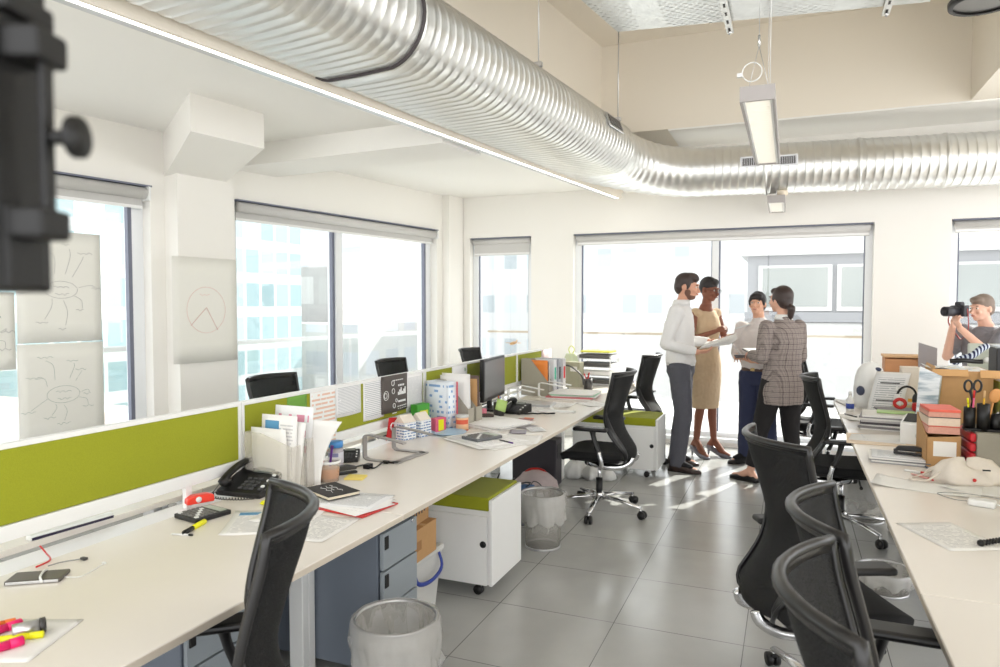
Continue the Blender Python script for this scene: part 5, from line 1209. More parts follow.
# magazines + stapler
pile('magazine_pile', 'grey-edged pile of magazines nearest the aisle on the right desk', 'magazines', hp(900, 461), .28, .22, .035, -.1, 5, [mat('mag_grey', srgb(164, 162, 164), .5), PAPER, mat('mag_dark', srgb(120, 118, 120), .5), PAPER, mat('mag_pale', srgb(206, 204, 204), .5)], seed=8, leafname='magazine', top=PR4)
t = thing('stapler', 'long black stapler lying on the magazines at the right desk', 'stapler', hp(911, 455, .037), -.15)
MB().box((0, 0, .007), (.16, .036, .012), BLACK, bev=.004).obj('stapler_base', t); m = MB(); m.prism([(-.08, -.014, .018), (.08, -.014, .02), (.08, -.014, .036), (.02, -.014, .048), (-.06, -.014, .044)], (0, .028, 0), BLACK, bev=.006); m.box((-.07, 0, .016), (.02, .022, .02), DGREY); m.obj('stapler_arm', t)
# flat board with papers
t = thing('paper_tray', 'flat cream board with white printed papers between the two chair arms, on the right desk', 'board', hp(885, 441), -.06)
MB().box((0, 0, .004), (.42, .34, .008), mat('cream_board', srgb(226, 206, 182), .6), bev=.002).obj('board', t)
for i in range(3): s = MB(); s.sheet(lambda u, v: ((u - .5) * .30, (v - .5) * .21, .004 * u * v), 4, 4, .0008, (PAPER, PR3, PAPER)[i]); s.obj('loose_sheet', t, loc=(-.04 + .04 * i, .02 * i, .0095 + .0024 * i), rot=(0, 0, .15 * i - .1))
for nm_, px, py, c_, lb in (('sticky_note_pad', 917, 434, mat('note_yellow', (1, 1, 0)), 'yellow sticky notes right of the cream board'), ('sticky_note_pad', 922, 437, mat('note_cyan', srgb(90, 190, 210), .6), 'turquoise sticky notes beside the yellow ones')):
    pile(nm_, lb, 'sticky notes', hp(px, py), .07, .07, .008, .3, 2, [c_], group='sticky notes on the right desk')
# coral card magazine file with books
t = thing('card_magazine_file', 'brown card magazine file packed with coral-topped catalogues, at the front of the right desk', 'magazine file', (.715, 4.18, DZ), .04)
cw, cd, chh = .150, .24, .195
m = MB(); m.prism([(-cw / 2, -cd / 2, 0), (cw / 2, -cd / 2, 0), (cw / 2, -cd / 2, chh * .86), (-cw / 2, -cd / 2, chh * .80)], (0, .004, 0), CARD)
for s_ in (-1, 1): m.prism([(s_ * cw / 2, -cd / 2, 0), (s_ * cw / 2, cd / 2, 0), (s_ * cw / 2, cd / 2, .25), (s_ * cw / 2, -cd / 2, chh * .83)], (-s_ * .004, 0, 0), CARD)
m.box((0, 0, .003), (cw, cd, .006), CARD); m.box((0, cd / 2 - .002, .125), (cw, .004, .25), CARD); m.obj('file_case', t)
MB().box((.005, -cd / 2 - .001, .10), (.10, .002, .075), PAPER).obj('file_label', t)
COR = mat('coral_cover', srgb(232, 104, 84), .5); SAL = mat('salmon_pages', srgb(214, 158, 140), .8, var=.12, scale=90)
bks = [(COR, .012), (SAL, .035), (COR, .005), (mat('cream_pages', srgb(226, 204, 184), .8, var=.1, scale=90), .04), (DGREY, .004), (SAL, .025), (COR, .014)]
z_ = .175
for i, (bm_, th) in enumerate(bks[1:]):
    MB().box((.003 * (i % 2), -.01, z_ + th / 2), (cw - .012, cd - .02, th - .001), bm_, bev=.001).obj('catalogue', t); z_ += th
# storage box with red drawers
t = thing('drawer_box', 'grey-green storage box with red drawer fronts holding the pen pots', 'storage box', (.955, 4.16, DZ), .03)
SG = mat('sage_board', srgb(158, 152, 138), .7, var=.05, scale=60)
m = MB(); m.box((.02, 0, .10), (.26, .30, .20), SG, bev=.004); m.obj('box_body', t)
for i in range(4):
    MB().box((-.122, 0, .028 + .048 * i), (.026, .28, .042), mat('red_drawer', srgb(206, 40, 50), .4), bev=.010, seg=3).obj('drawer', t)
zt = DZ + .20
# pen pots on it
pt = thing('pen_organiser', 'black organiser of upright tubes with scissors, pencils and a wooden spoon', 'pen pot', (.885, 4.08, zt + .001), 0)
for i, (x_, y_, r_, h_) in enumerate([(-.055, 0, .026, .115), (.0, -.01, .028, .135), (.055, 0, .026, .085), (.105, .02, .022, .06)]):
    MB().lathe([(.001, 0), (r_, 0), (r_, h_), (r_ - .002, h_), (r_ - .002, .003), (.001, .003)], 18, BLACK, (x_, y_, 0), caps=False).obj('tube', pt)
MB().box((.02, 0, .006), (.20, .07, .012), BLACK, bev=.004).obj('organiser_base', pt)
sc_ = thing('scissors', 'black-handled scissors standing in the black organiser, rings up', 'scissors', (.842, 4.085, zt + .02), .3)
m = MB(); 
for s_ in (-1, 1): m.tube([(s_ * .022 + .018 * math.cos(q), 0, .20 + .028 * math.sin(q)) for q in [2 * PI * k / 18 for k in range(18)]], .0055, 8, BLACK, closed=True); m.tube([(s_ * .012, 0, .175), (-s_ * .004, .003 * s_, .10)], [.007, .005], 8, BLACK)
m.obj('handle', sc_); m = MB(); m.prism([(-.008, 0, .0), (.004, 0, .0), (.010, 0, .11), (-.010, 0, .11)], (0, .003, 0), CHROME); m.obj('blade', sc_)
for (dx, dy, tx, ty, h_, c_, cp, lb) in [(-.05, .0, -.065, .0, .16, YEL, YEL, 'yellow marker in the leftmost tube of the black organiser'), (-.045, -.01, -.04, -.01, .20, mat('pink_pencil', srgb(214, 90, 130), .4), RED, 'pink pencil beside the scissors in the black organiser'), (.0, 0, .005, .0, .20, mat('pencil_yellow', srgb(232, 180, 50), .4), mat('pencil_wood', srgb(220, 180, 130), .6), 'yellow pencil in the middle tube of the black organiser'), (.06, .0, .09, .01, .21, BLACK, BLACK, 'thin black pen leaning right in the black organiser')]:
    pen('pencil', lb, 'pencil', (.885 + dx, 4.08 + dy, zt + .012), (.885 + tx, 4.08 + ty, zt + h_), .0045, c_, cp, .2, group='pencils in the black organiser')
t = thing('wooden_spoon', 'small wooden spoon standing in the black organiser', 'spoon', (.900, 4.075, zt + .012), 0)
WD = mat('spoon_wood', srgb(208, 146, 84), .6, var=.1, scale=60); m = MB(); m.tube([(0, 0, 0), (.025, 0, .13)], .005, 8, WD); m.obj('spoon_stem', t); MB().ball((.034, 0, .165), (.026, .008, .036), WD, 16, Euler((0, .25, 0))).obj('spoon_bowl', t)
t = thing('label_roll_box', 'white box with purple base and wire loops at the right edge behind the organiser', 'box', (1.045, 4.24, zt + .001), 0)
MB().box((0, 0, .045), (.11, .12, .05), WPL, bev=.008).obj('box_body', t); MB().box((0, 0, .010), (.115, .125, .02), PURP, bev=.004).obj('box_base', t)
m = MB()
for k in range(3): m.tube([(-.04 + .035 * k + .010 * math.cos(q), -.055, .075 + .010 * math.sin(q)) for q in [2 * PI * j / 12 for j in range(12)]], .0018, 5, ALU, closed=True)
m.obj('wire_loops', t)
# cardboard box
t = thing('cardboard_box', 'large open brown cardboard box standing on the right desk', 'box', (.98, 5.16, DZ), -.02)
m = MB(); bw, bd, bh = .30, .36, .42
m.box((0, -bd / 2, bh / 2), (bw, .005, bh), CARD); m.box((0, bd / 2, bh / 2), (bw, .005, bh), CARD); m.box((-bw / 2, 0, bh / 2), (.005, bd, bh), CARD); m.box((bw / 2, 0, bh / 2), (.005, bd, bh), CARD); m.box((0, 0, .003), (bw, bd, .006), CARD); m.obj('box_body', t)
for (p, d_, r_) in (((-.07, -bd / 2 - .012, bh - .012), (bw * .62, .004, .045), (-.5, 0, .02)), ((.14, -bd / 2 - .014, bh - .014), (bw * .38, .004, .05), (-.45, 0, 0)), ((-bw / 2 + .0, 0, bh + .01), (.004, bd * .9, .03), (0, .3, 0))):
    MB().box((0, 0, 0), d_, mat('cardboard_flap', srgb(206, 160, 108), .8, bump=.1)).obj('box_flap', t, loc=p, rot=r_)
m = MB()
for k, c_ in enumerate((PAPER, mat('sky_card', srgb(170, 206, 226), .6), PAPER)): m.box((-.02 + .01 * k, .0, bh - .03 + .014 * k), (bw * .9, bd * .88, .012), c_)
m.obj('box_contents', t)
sheet_thing('paper_sheet', 'white sheet with yellow and pale blue print lying on top of the cardboard box', 'paper', (.93, 5.14), .22, .26, .3, print_mat('map_print', srgb(232, 236, 238), srgb(226, 206, 120), 4, words=4, cover=.5, margin=0), .02, z=DZ + .424)
# picture board
t = thing('picture_board', 'white board with a pale landscape print leaning before the cardboard box', 'picture', (.765, 4.90, DZ), .0)
def land():
    m = mat('landscape_print', srgb(214, 220, 226), .3); nt = m.node_tree; N = nt.nodes; L = nt.links; b = N['Principled BSDF']
    tc = N.new('ShaderNodeTexCoord'); mp = N.new('ShaderNodeMapping'); mp.inputs['Scale'].default_value = (6, 6, 30); L.new(tc.outputs['Object'], mp.inputs[0])
    no = N.new('ShaderNodeTexNoise'); no.inputs['Scale'].default_value = 1.0; no.inputs['Detail'].default_value = 5; L.new(mp.outputs[0], no.inputs[0])
    cr = N.new('ShaderNodeValToRGB'); cr.color_ramp.elements[0].position = .38; cr.color_ramp.elements[0].color = (*srgb(150, 166, 178), 1); cr.color_ramp.elements[1].position = .56; cr.color_ramp.elements[1].color = (*srgb(228, 232, 236), 1)
    L.new(no.outputs['Fac'], cr.inputs[0]); L.new(cr.outputs[0], b.inputs['Base Color']); return m
LND = land()
m = MB(); m.prism([(-.055, 0, 0), (.055, .01, 0), (.085, .03, .39), (-.028, .02, .445)], (.006, .008, 0), LND); m.obj('board', t)
MB().prism([(.055, .009, 0), (.062, .012, 0), (.092, .032, .39), (.085, .029, .39)], (.002, .008, 0), ALU).obj('board_edge', t)
MB().tube([(0, .03, .2), (.03, .12, .002)], .004, 6, ALU).obj('easel_leg', t)
# white printer-like box
t = thing('label_printer', 'white device with a dark opening beside the coral-topped catalogues', 'device', (.725, 4.72, DZ), -.35)
m = MB(); m.prism([(-.10, -.07, 0), (-.10, .07, 0), (-.10, .07, .17), (-.10, -.07, .13)], (.20, 0, 0), WPL, bev=.008); m.obj('device_body', t)
m = MB(); m.prism([(-.085, -.055, .1335 + .004), (-.085, .055, .1665 + .004), (.085, .055, .1665 + .004), (.085, -.055, .1335 + .004)], (0, 0, .002), BLACK); m.obj('dark_opening', t)
MB().cyl((.0, -.0695, .06), (.0, -.0735, .06), .018, n=16, m=mat('btn', srgb(206, 206, 208), .3)).obj('button', t)
# book stack
BKS = [PAPER, mat('book_grey', srgb(128, 124, 126), .6), PAPER, mat('book_dark', srgb(70, 66, 70), .6), mat('book_pale', srgb(196, 192, 192), .6), PAPER, mat('book_mid', srgb(152, 148, 150), .6)]
pile('paper_stack', 'tall grey and white stack of papers and folders, nearest the aisle beyond the cream board', 'papers', hp(890, 428), .36, .27, .095, -.12, 8, BKS, seed=21, leafname='paper_layer', jit=.02)
MB().box((0, 0, .006), (.22, .10, .012), mat('lime_card', srgb(190, 220, 150), .5), bev=.002).obj('lime_folder', loc=(.66, 5.30, DZ + .10), rot=(0, 0, -.1)); tag(bpy.data.objects['lime_folder'], 'pale lime folder lying on top of the grey and white stack', 'folder')
t = thing('tape_roll', 'red and white round tape roll standing behind the pale lime folder', 'tape roll', (.70, 5.42, DZ + .115), -.25)
bpy.data.objects['lime_folder'].name = 'folder'
m = MB(); m.tube([(.032 * math.cos(q), 0, .036 + .028 * math.sin(q)) for q in [2 * PI * k / 28 for k in range(28)]], .009, 10, RED, closed=True, flat=1.3); m.obj('roll_ring', t)
m = MB(); m.tube([(-.028, 0, .036), (.028, 0, .036)], .006, 6, WPL); m.tube([(0, 0, .012), (0, 0, .062)], .006, 6, WPL); m.obj('roll_hub', t)
pile('paper_stack', 'low stack of papers behind the tape roll supporting it', 'papers', (.72, 5.50, DZ), .32, .24, .10, .1, 6, [PAPER, PR3, BKS[1]], seed=30, leafname='paper_layer')
for (x_, y_, lb, nm_) in ((.585, 5.46, 'small red pot left of the red and white tape roll', 'red_pot'), (.80, 5.44, 'small red box right of the red and white tape roll', 'red_box')):
    MB().box((0, 0, .028), (.05, .05, .056), RED, bev=.012, seg=3).obj(nm_, loc=(x_, y_, DZ + (.102 if x_ > .6 else .0))); tag(bpy.data.objects[nm_], lb, 'pot' if x_ < .6 else 'box')
pile('paper_pile', 'loose white papers fanned on the right desk beside the far chairs', 'papers', hp(862, 404), .30, .34, .012, .2, 4, [PAPER, PR1, PAPER], seed=17, leafname='paper_layer', top=PR1, jit=.03)
sheet_thing('paper_sheet', 'white sheet near the front edge of the right desk beyond the cream board', 'paper', hp(858, 418), .21, .30, .3, PAPER, .01)
pen('pen', 'black pen lying near the edge of the right desk by the farthest sheet', 'pen', hp(845, 414, .005), hp(857, 417, .005), .005, BLACK, DGREY)
t = thing('computer_mouse', 'black computer mouse on the papers in front of the open calendar', 'mouse', hp(876, 406, .012), .3)
MB().ball((0, 0, .014), (.055, .032, .018), BLACK, 18).obj('mouse_body', t); MB().cyl((.02, -.003, .030), (.02, .003, .030), .007, n=12, m=DGREY).obj('scroll_wheel', t)
# open calendar on easel
t = thing('desk_calendar', 'large white ring-bound calendar leaning open like a tent', 'calendar', (.66, 5.98, DZ), -.12)
m = MB(); m.sheet(lambda u, v: ((u - .5) * .23 + .065 * v, -.02 + .09 * v, .31 * v), 4, 6, .012, PAPER); m.obj('page_block', t)
m = MB(); m.sheet(lambda u, v: ((u - .5) * .22 + .065 * (.03 + .94 * v), -.034 + .09 * v, .008 + .29 * v), 4, 6, .001, PR4); m.obj('printed_page', t)
m = MB(); m.sheet(lambda u, v: ((u - .5) * .23 + .065 * v, .17 - .09 * v, .31 * v), 4, 6, .004, mat('cal_back', srgb(176, 170, 150), .6)); m.obj('easel_back', t)
m = MB()
for zz in (.10, .23): m.box((.065 * zz / .31 - .005, -.038 + .09 * zz / .31, zz), (.13, .003, .007), DGREY)
m.obj('printed_bars', t)
t = thing('helmet', 'white rounded helmet-like case with a dark badge behind the open calendar', 'case', (.60, 6.30, DZ), .3)
m = MB(); m.quadstrip([[(.12 * s_ * math.cos(a), .10 * s_ * math.sin(a), z_ * 1.16) for a in [2 * PI * j / 26 for j in range(26)]] for s_, z_ in [(.9, 0), (1, .06), (1, .14), (.93, .21), (.75, .27), (.45, .305), (.1, .315)]], WPL); m.obj('case_shell', t)
m = MB(); m.ball((.03, -.06, .31), (.03, .02, .018), mat('navy_badge', srgb(40, 50, 84), .4)); m.ball((-.09, -.05, .14), (.03, .04, .04), mat('navy_pad', srgb(70, 76, 100), .6)); m.obj('dark_badge', t)
t = bpy.data.objects['helmet']; t.name = 'rounded_case'
t = thing('spray_bottle', 'small white bottle with a blue label left of the open calendar', 'bottle', (.44, 6.02, DZ))
MB().lathe([(.001, 0), (.026, 0), (.028, .01), (.028, .09), (.012, .115), (.012, .125), (.001, .125)], 18, WPL).obj('bottle_body', t); MB().lathe([(.0285, .02), (.029, .02), (.029, .06), (.0285, .06), (.0285, .02)], 18, BLUE, caps=False).obj('bottle_label', t); MB().lathe([(.001, .125), (.013, .125), (.012, .15), (.001, .152)], 14, WPL).obj('bottle_cap', t)
t = thing('wooden_crate', 'brown wooden crate at the far end of the right desk against the pillar', 'crate', (.86, 6.46, DZ), -.02)
WDC = mat('crate_wood', srgb(196, 140, 96), .7, var=.15, scale=12)
for i in range(3):
    MB().box((0, -.10, .06 + .135 * i), (.30, .014, .12), WDC, bev=.002).obj('front_plank', t); MB().box((0, .10, .06 + .135 * i), (.30, .014, .12), WDC, bev=.002).obj('back_plank', t)
for s_ in (-1, 1): MB().box((s_ * .143, 0, .20), (.014, .186, .40), WDC, bev=.002).obj('side_board', t)
MB().box((0, 0, .41), (.32, .22, .018), mat('crate_top', srgb(214, 172, 128), .7, var=.12, scale=12), bev=.002).obj('crate_lid', t)
t = thing('product_box', 'tall off-white box with a small yellow label before the wooden crate', 'box', (.85, 6.12, DZ), .0)
MB().box((0, 0, .175), (.12, .12, .35), CREAM, bev=.003).obj('box_body', t); MB().box((.02, -.061, .10), (.07, .002, .025), mat('label_amber', srgb(226, 170, 60), .5)).obj('yellow_label', t); MB().box((-.02, -.061, .06), (.02, .002, .02), mat('note_cyan', (0, 1, 1))).obj('blue_mark', t)
t = thing('tinted_panel', 'grey tinted upright screen standing right of the wooden crate', 'screen', (.985, 6.24, DZ), -.2)
m = MB(); m.prism([(-.062, 0, .10), (.062, 0, .10), (.062, 0, .49), (-.062, 0, .53)], (0, .006, 0), mat('tinted_grey', srgb(150, 142, 142), .25)); m.obj('screen', t); m = MB(); m.box((0, .003, .05), (.03, .02, .10), ALU); m.box((0, .0, .004), (.14, .12, .008), ALU); m.obj('screen_stand', t)
t = thing('headphones', 'black and white headphones lying between the calendar and the landscape board', 'headphones', (.78, 5.72, DZ + .003), .4)
m = MB(); m.tube([(.07 * math.cos(q), 0.0, .16 + .075 * math.sin(q)) for q in [PI * k / 14 for k in range(15)]], .008, 8, BLACK); m.obj('headband', t)
for s_ in (-1, 1): MB().ball((s_ * .068, 0, .14), (.018, .04, .045), BLACK if s_ > 0 else WPL).obj('ear_cup', t)
MB().box((0, 0, .05), (.16, .09, .10), mat('headset_box', srgb(200, 192, 150), .6), bev=.006).obj('stand_block', t)
# computer beyond the cardboard box
t = thing('old_computer', 'greenish-silver computer screen back standing behind the cardboard box', 'computer', (1.36, 6.05, .73), -.15)
m = MB(); m.box((0, 0, .37), (.30, .03, .34), mat('imac_back', srgb(196, 200, 188), .3, .2), bev=.012); m.obj('screen_case', t); MB().cyl((-.03, -.017, .42), (-.03, -.020, .42), .022, n=18, m=WPL).obj('round_badge', t)
m = MB(); m.box((0, .02, .10), (.06, .015, .20), ALU); m.box((0, .02, .004), (.18, .16, .008), ALU); m.obj('screen_stand', t)
t = thing('speaker_tower', 'black upright speaker at the right edge beyond the green divider', 'speaker', (1.38, 5.55, .73), -.05)
MB().box((0, 0, .27), (.26, .26, .54), mat('speaker_black', srgb(44, 44, 48), .6, bump=.3, scale=200), bev=.008).obj('speaker_case', t); MB().box((0, 0, .546), (.27, .27, .012), mat('speaker_lid', srgb(150, 156, 160), .3)).obj('speaker_lid', t)
m = MB(); m.lathe([(.001, 0), (.07, 0), (.075, .006), (.001, .004)], 22, DGREY); m.obj('speaker_cone', t, loc=(-.02, -.131, .28), rot=(PI / 2, 0, 0))
t = thing('scarf', 'dark blue and white striped cloth bundle on top of the cardboard box', 'cloth', (1.04, 5.10, DZ + .46), .2)
SCF = mat('navy_stripes', srgb(44, 54, 90), .8); nt = SCF.node_tree; wv = nt.nodes.new('ShaderNodeTexWave'); wv.inputs['Scale'].default_value = 16; wv.inputs['Distortion'].default_value = 2; tc = nt.nodes.new('ShaderNodeTexCoord'); nt.links.new(tc.outputs['Object'], wv.inputs[0]); cr = nt.nodes.new('ShaderNodeValToRGB'); cr.color_ramp.interpolation = 'CONSTANT'; cr.color_ramp.elements[0].color = (*srgb(40, 48, 84), 1); cr.color_ramp.elements[1].position = .55; cr.color_ramp.elements[1].color = (*srgb(206, 214, 226), 1); nt.links.new(wv.outputs['Fac'], cr.inputs[0]); nt.links.new(cr.outputs[0], nt.nodes['Principled BSDF'].inputs['Base Color'])
m = MB(); m.tube(smooth_path([(-.10, 0, .0), (-.05, .02, .025), (.0, -.01, .05), (.05, .0, .09), (.09, .01, .11)], 4), [.012] + [.024] * 15 + [.02], 12, SCF, flat=.8); m.obj('cloth_roll', t)
MB().tube(smooth_path([(-.12, .0, .012), (-.06, -.03, .02), (.0, -.02, .014), (.05, -.03, .014)], 5), .014, 8, BLACK).obj('black_strap', t)
# second-row desk for the speaker beyond the divider
desk(1.24, 2.0, 4.2, 6.6, 'white desk beyond the right green divider carrying the black speaker', 2.0)
# small things under the right desk
t = steel_pedestal('pale drawer unit under the right desk behind the chairs', (.86, 4.75, 0), .40, .42, .60)
t.rotation_euler = (0, 0, PI)
# dark near object at the top left: mount of a light stand
NB = mat('mount_black', srgb(9, 8, 8), .5, var=.2, scale=40)
def near(px, py, dpt): d = ray(px, py); return Vector((0, 0, EYE)) + d * (dpt / d.dot(_F))
dp = .42; q0 = near(20, 150, dp)
t = thing('tripod_mount', 'dark out of focus tripod mount with a side knob at the top left corner', 'tripod mount', q0, YAW)
pxm = dp / F_PX
def nb(m, x0, y0, x1, y1, dd=.04, yo=0, bv=.003): m.box((((x0 + x1) / 2 - 20) * pxm, yo, -((y0 + y1) / 2 - 150) * pxm), ((x1 - x0) * pxm, dd, (y1 - y0) * pxm), NB, bev=bv)
m = MB(); nb(m, -60, -160, 24, 292, .05); nb(m, 0, 205, 28, 290, .036, -.002); m.obj('mount_column', t)
m = MB(); nb(m, 20, 36, 61, 68, .030, -.004); m.obj('upper_bracket', t)
m = MB(); nb(m, 48, 66, 55, 215, .010, -.004, .001); m.obj('side_rod', t)
m = MB(); nb(m, 20, 210, 60, 240, .030, -.004); m.obj('lower_bracket', t)
m = MB(); nb(m, -10, 0, 36, 24, .045, 0); m.obj('top_block', t)
m = MB(); cy_ = -(139 - 150) * pxm
m.cyl((30 * pxm, -.004, cy_), (55 * pxm, -.004, cy_), .0045, n=12, m=NB); m.cyl((52 * pxm, -.004, cy_), (58 * pxm, -.004, cy_), .007, .011, n=18, m=NB); m.cyl((58 * pxm, -.004, cy_), (65 * pxm, -.004, cy_), .0125, .0125, n=20, m=NB); m.obj('knob', t)
MB().cyl((-20 * pxm, .0, 160 * pxm), (-20 * pxm, 0, 4.195 - q0.z), .014, n=14, m=NB).obj('hanging_pole', t)
MB().cyl((-20 * pxm, .0, 4.17 - q0.z), (-20 * pxm, 0, 4.198 - q0.z), .05, n=20, m=NB).obj('ceiling_plate', t)
# ================================================================ people
def V(*a): return Vector(a)
def capsule(m, p0, p1, r0, r1, n=14):
    p0, p1 = Vector(p0), Vector(p1); m.tube([p0, p1], [r0, r1], n); m.ball(p0, r0, None, n); m.ball(p1, r1, None, n)
def loft(m, rings, n=28):
    """rings: (center, rx, ry[, yaw])"""
    out = []
    for r in rings:
        c, rx, ry = Vector(r[0]), r[1], r[2]; yw = r[3] if len(r) > 3 else 0
        out.append([c + Vector((rx * math.cos(a) * math.cos(yw) - ry * math.sin(a) * math.sin(yw), rx * math.cos(a) * math.sin(yw) + ry * math.sin(a) * math.cos(yw), 0)) for a in [2 * PI * j / n for j in range(n)]])
    m.quadstrip(out)
def frame(d, nrm):
    """matrix whose +Y is d (finger direction), +Z is roughly nrm (back of the hand)"""
    y = Vector(d).normalized(); z = Vector(nrm); z = (z - y * z.dot(y)).normalized(); x = y.cross(z)
    return Matrix((x, y, z)).transposed()
def hand(m, wrist, d, nrm, curl=.5, side=1, s=1.0, spread=1.0):
    """side=+1: thumb on local +x"""
    M_ = frame(d, nrm); W = Vector(wrist)
    def P(x, y, z): return W + M_ @ Vector((x * side * s, y * s, z * s))
    m.tube([P(0, -.02, 0), P(0, .02, 0), P(0, .05, 0), P(0, .085, 0)], [.024 * s, .031 * s, .038 * s, .036 * s], 14, None, flat=.42, up=M_ @ Vector((0, 0, 1)))
    m.ball(P(0, .04, 0), (.036 * s, .036 * s, .015 * s), None, 14, M_.to_euler()); m.ball(P(0, .07, 0), (.037 * s, .03 * s, .013 * s), None, 14, M_.to_euler())
    for i, (ox, ln) in enumerate(((.028, .072), (.010, .082), (-.009, .076), (-.027, .060))):
        c = curl * (1 + .15 * i); a = 0; p = P(ox, .078, 0); pts = [p]; yy, zz = .078, 0
        for k in range(3):
            a += c * (.55 if k == 0 else .75); L_ = ln * (.42, .33, .25)[k]; yy += L_ * math.cos(a); zz -= L_ * math.sin(a)
            pts.append(P(ox * (1 + .18 * spread * (k + 1)), yy, zz))
        m.tube(pts, [.0092 * s, .0088 * s, .0080 * s, .0066 * s], 9); m.ball(pts[-1], .0066 * s, None, 8)
    th = [P(.026, .02, -.004), P(.048, .045, -.014), P(.056, .068, -.024), P(.050, .088, -.032)]
    m.tube(th, [.013 * s, .0115 * s, .0098 * s, .008 * s], 9); m.ball(th[-1], .008 * s, None, 8)
SKIN = {}
def skin(n, c): 
    if n not in SKIN: SKIN[n] = mat('skin_' + n, c, .55, var=.05, scale=20, spec=.4)
    return SKIN[n]
def make_person(label, loc, rz, H, J, skin_m, head_rot=(0, 0, 0), sex='m', build=1.0):
    """J: joints in metres for this figure, y is forward. returns (thing, body builder, head matrix, helper to finish)"""
    t = thing('person', label, 'person', loc, rz); m = MB(); k = H / 1.75
    P, C, N = Vector(J['pelvis']), Vector(J['chest']), Vector(J['neck'])
    sw = J.get('sw', .19) * k; hw_ = J.get('hw', .165) * k
    loft(m, [(P - V(0, 0, .10 * k), hw_ * .5, .07 * k), (P - V(0, 0, .05 * k), hw_ * .92, .105 * k), (P, hw_, .115 * k), (P.lerp(C, .35), hw_ * .86, .10 * k), (P.lerp(C, .65), hw_ * .95, .11 * k), (C, sw * .86, .115 * k), (C.lerp(N, .45), sw * .84, .10 * k), (C.lerp(N, .75), sw * .55, .075 * k), (N, .062 * k, .062 * k), (N + V(0, .01, .03), .055 * k, .057 * k)])
    Hc = Vector(J['head']); capsule(m, N - V(0, 0, .02), Hc - V(0, .015, .05) * k, .056 * k * (1 if sex == 'm' else .88), .052 * k * (1 if sex == 'm' else .86))
    R_ = Euler(head_rot, 'XYZ').to_matrix(); kh = k * .98
    def hd(x, y, z): return Hc + R_ @ (V(x, y, z) * kh)
    def hb(c, r, n=20, mm=None, mb=m): mb.ball(hd(*c), tuple(q * kh for q in r), mm, n, R_.to_euler())
    hb((0, -.012, .030), (.074, .094, .092)); hb((0, .022, -.010), (.064, .074, .088)); hb((0, .038, -.062), (.046, .050, .042)); hb((0, .062, -.086), (.024, .020, .018))
    hb((0, .0, -.04), (.060, .07, .055))
    m.tube([hd(0, .090, .022), hd(0, .103, -.008), hd(0, .115, -.026), hd(0, .098, -.034)], [.007 * kh, .010 * kh, .0135 * kh, .010 * kh], 10)
    hb((0, .093, .034), (.042, .012, .010)); hb((0, .095, -.052), (.022, .012, .009))
    for s in (-1, 1): hb((s * .076, -.012, -.004), (.010, .020, .030), 12); hb((s * .035, .072, -.022), (.022, .022, .02), 12)
    for s, S in ((1, 'r'), (-1, 'l')):
        sh, el, wr = Vector(J['sh_' + S]), Vector(J['el_' + S]), Vector(J['wr_' + S]); b_ = build
        capsule(m, C.lerp(N, .35) + V(s * sw * .5, 0, 0), sh, .062 * k * b_, .056 * k * b_)
        capsule(m, sh, el, .052 * k * b_, .040 * k * b_); capsule(m, el, wr, .040 * k * b_, .026 * k * b_)
        d = Vector(J.get('hd_' + S, wr - el)); hand(m, wr, d, J.get('hn_' + S, (0, 0, 1)), J.get('curl_' + S, .5), J.get('ts_' + S, -s), .95 * k)
        hp_, kn, an = Vector(J['hip_' + S]), Vector(J['kn_' + S]), Vector(J['an_' + S]); td = Vector(J['toe_' + S]) - an; td.z = 0; td.normalize()
        capsule(m, hp_, kn, .088 * k * b_, .056 * k * b_); capsule(m, kn, kn.lerp(an, .35) + V(0, -.01, 0), .054 * k * b_, .057 * k * b_); capsule(m, kn.lerp(an, .35) + V(0, -.01, 0), an, .055 * k * b_, .036 * k * b_)
        hl = J.get('heel', 0); a0 = an - td * .045 * k; a0.z = .035 + hl; a1 = an + td * .10 * k; a1.z = .032 + hl * .25; a2 = an + td * .165 * k; a2.z = .026
        capsule(m, an, a0, .036 * k, .032 * k); capsule(m, an, a1, .036 * k, .032 * k); capsule(m, a1, a2, .032 * k, .024 * k)
    body = baked(m, .0055, 3, 'body', t, skin_m, .5)
    # face
    dk = mat('iris_dark', srgb(44, 32, 28), .25); wh = mat('eye_white', srgb(226, 222, 216), .3)
    for s in (-1, 1):
        e = MB(); hb((s * .031, .084, .012), (.013, .009, .008), 12, wh, e); hb((s * .031, .0905, .012), (.0062, .005, .0062), 10, dk, e); e.obj('eye', t)
    return t, hd, hb, k, R_, Hc
def face_marks(t, hb, brow, lip):
    e = MB()
    for s in (-1, 1): hb((s * .032, .090, .032), (.019, .008, .0045), 10, brow, e)
    e.obj('eyebrows', t); e = MB(); hb((0, .103, -.053), (.021, .008, .0065), 12, lip, e); e.obj('lips', t)
def garment(t, name, m, fabric, voxel=.009, sm=2):
    from mathutils import noise
    o = baked(m, voxel, sm, name, t, fabric, .5)
    if name in ('hair', 'beard'): return o
    me = o.data; nr = [v.normal.copy() for v in me.vertices]
    for v, n in zip(me.vertices, nr):
        q = v.co; a = noise.noise(Vector((q.x * 11, q.y * 11, q.z * 5 + q.x * 8))); b = noise.noise(Vector((q.x * 24 + 5, q.y * 24, q.z * 22 - q.y * 18)))
        v.co = q + n * (.0055 * a + .0028 * (abs(b) * 2 - .6))
    return o
def sleeve(m, sh, el, wr, r0, r1, r2, cut=1.0):
    sh, el, wr = Vector(sh), Vector(el), Vector(wr); w2 = el.lerp(wr, cut)
    capsule(m, sh, el, r0, r1)
    if cut > 0: m.tube([el, w2], [r1, r2], 16); m.ball(el, r1)
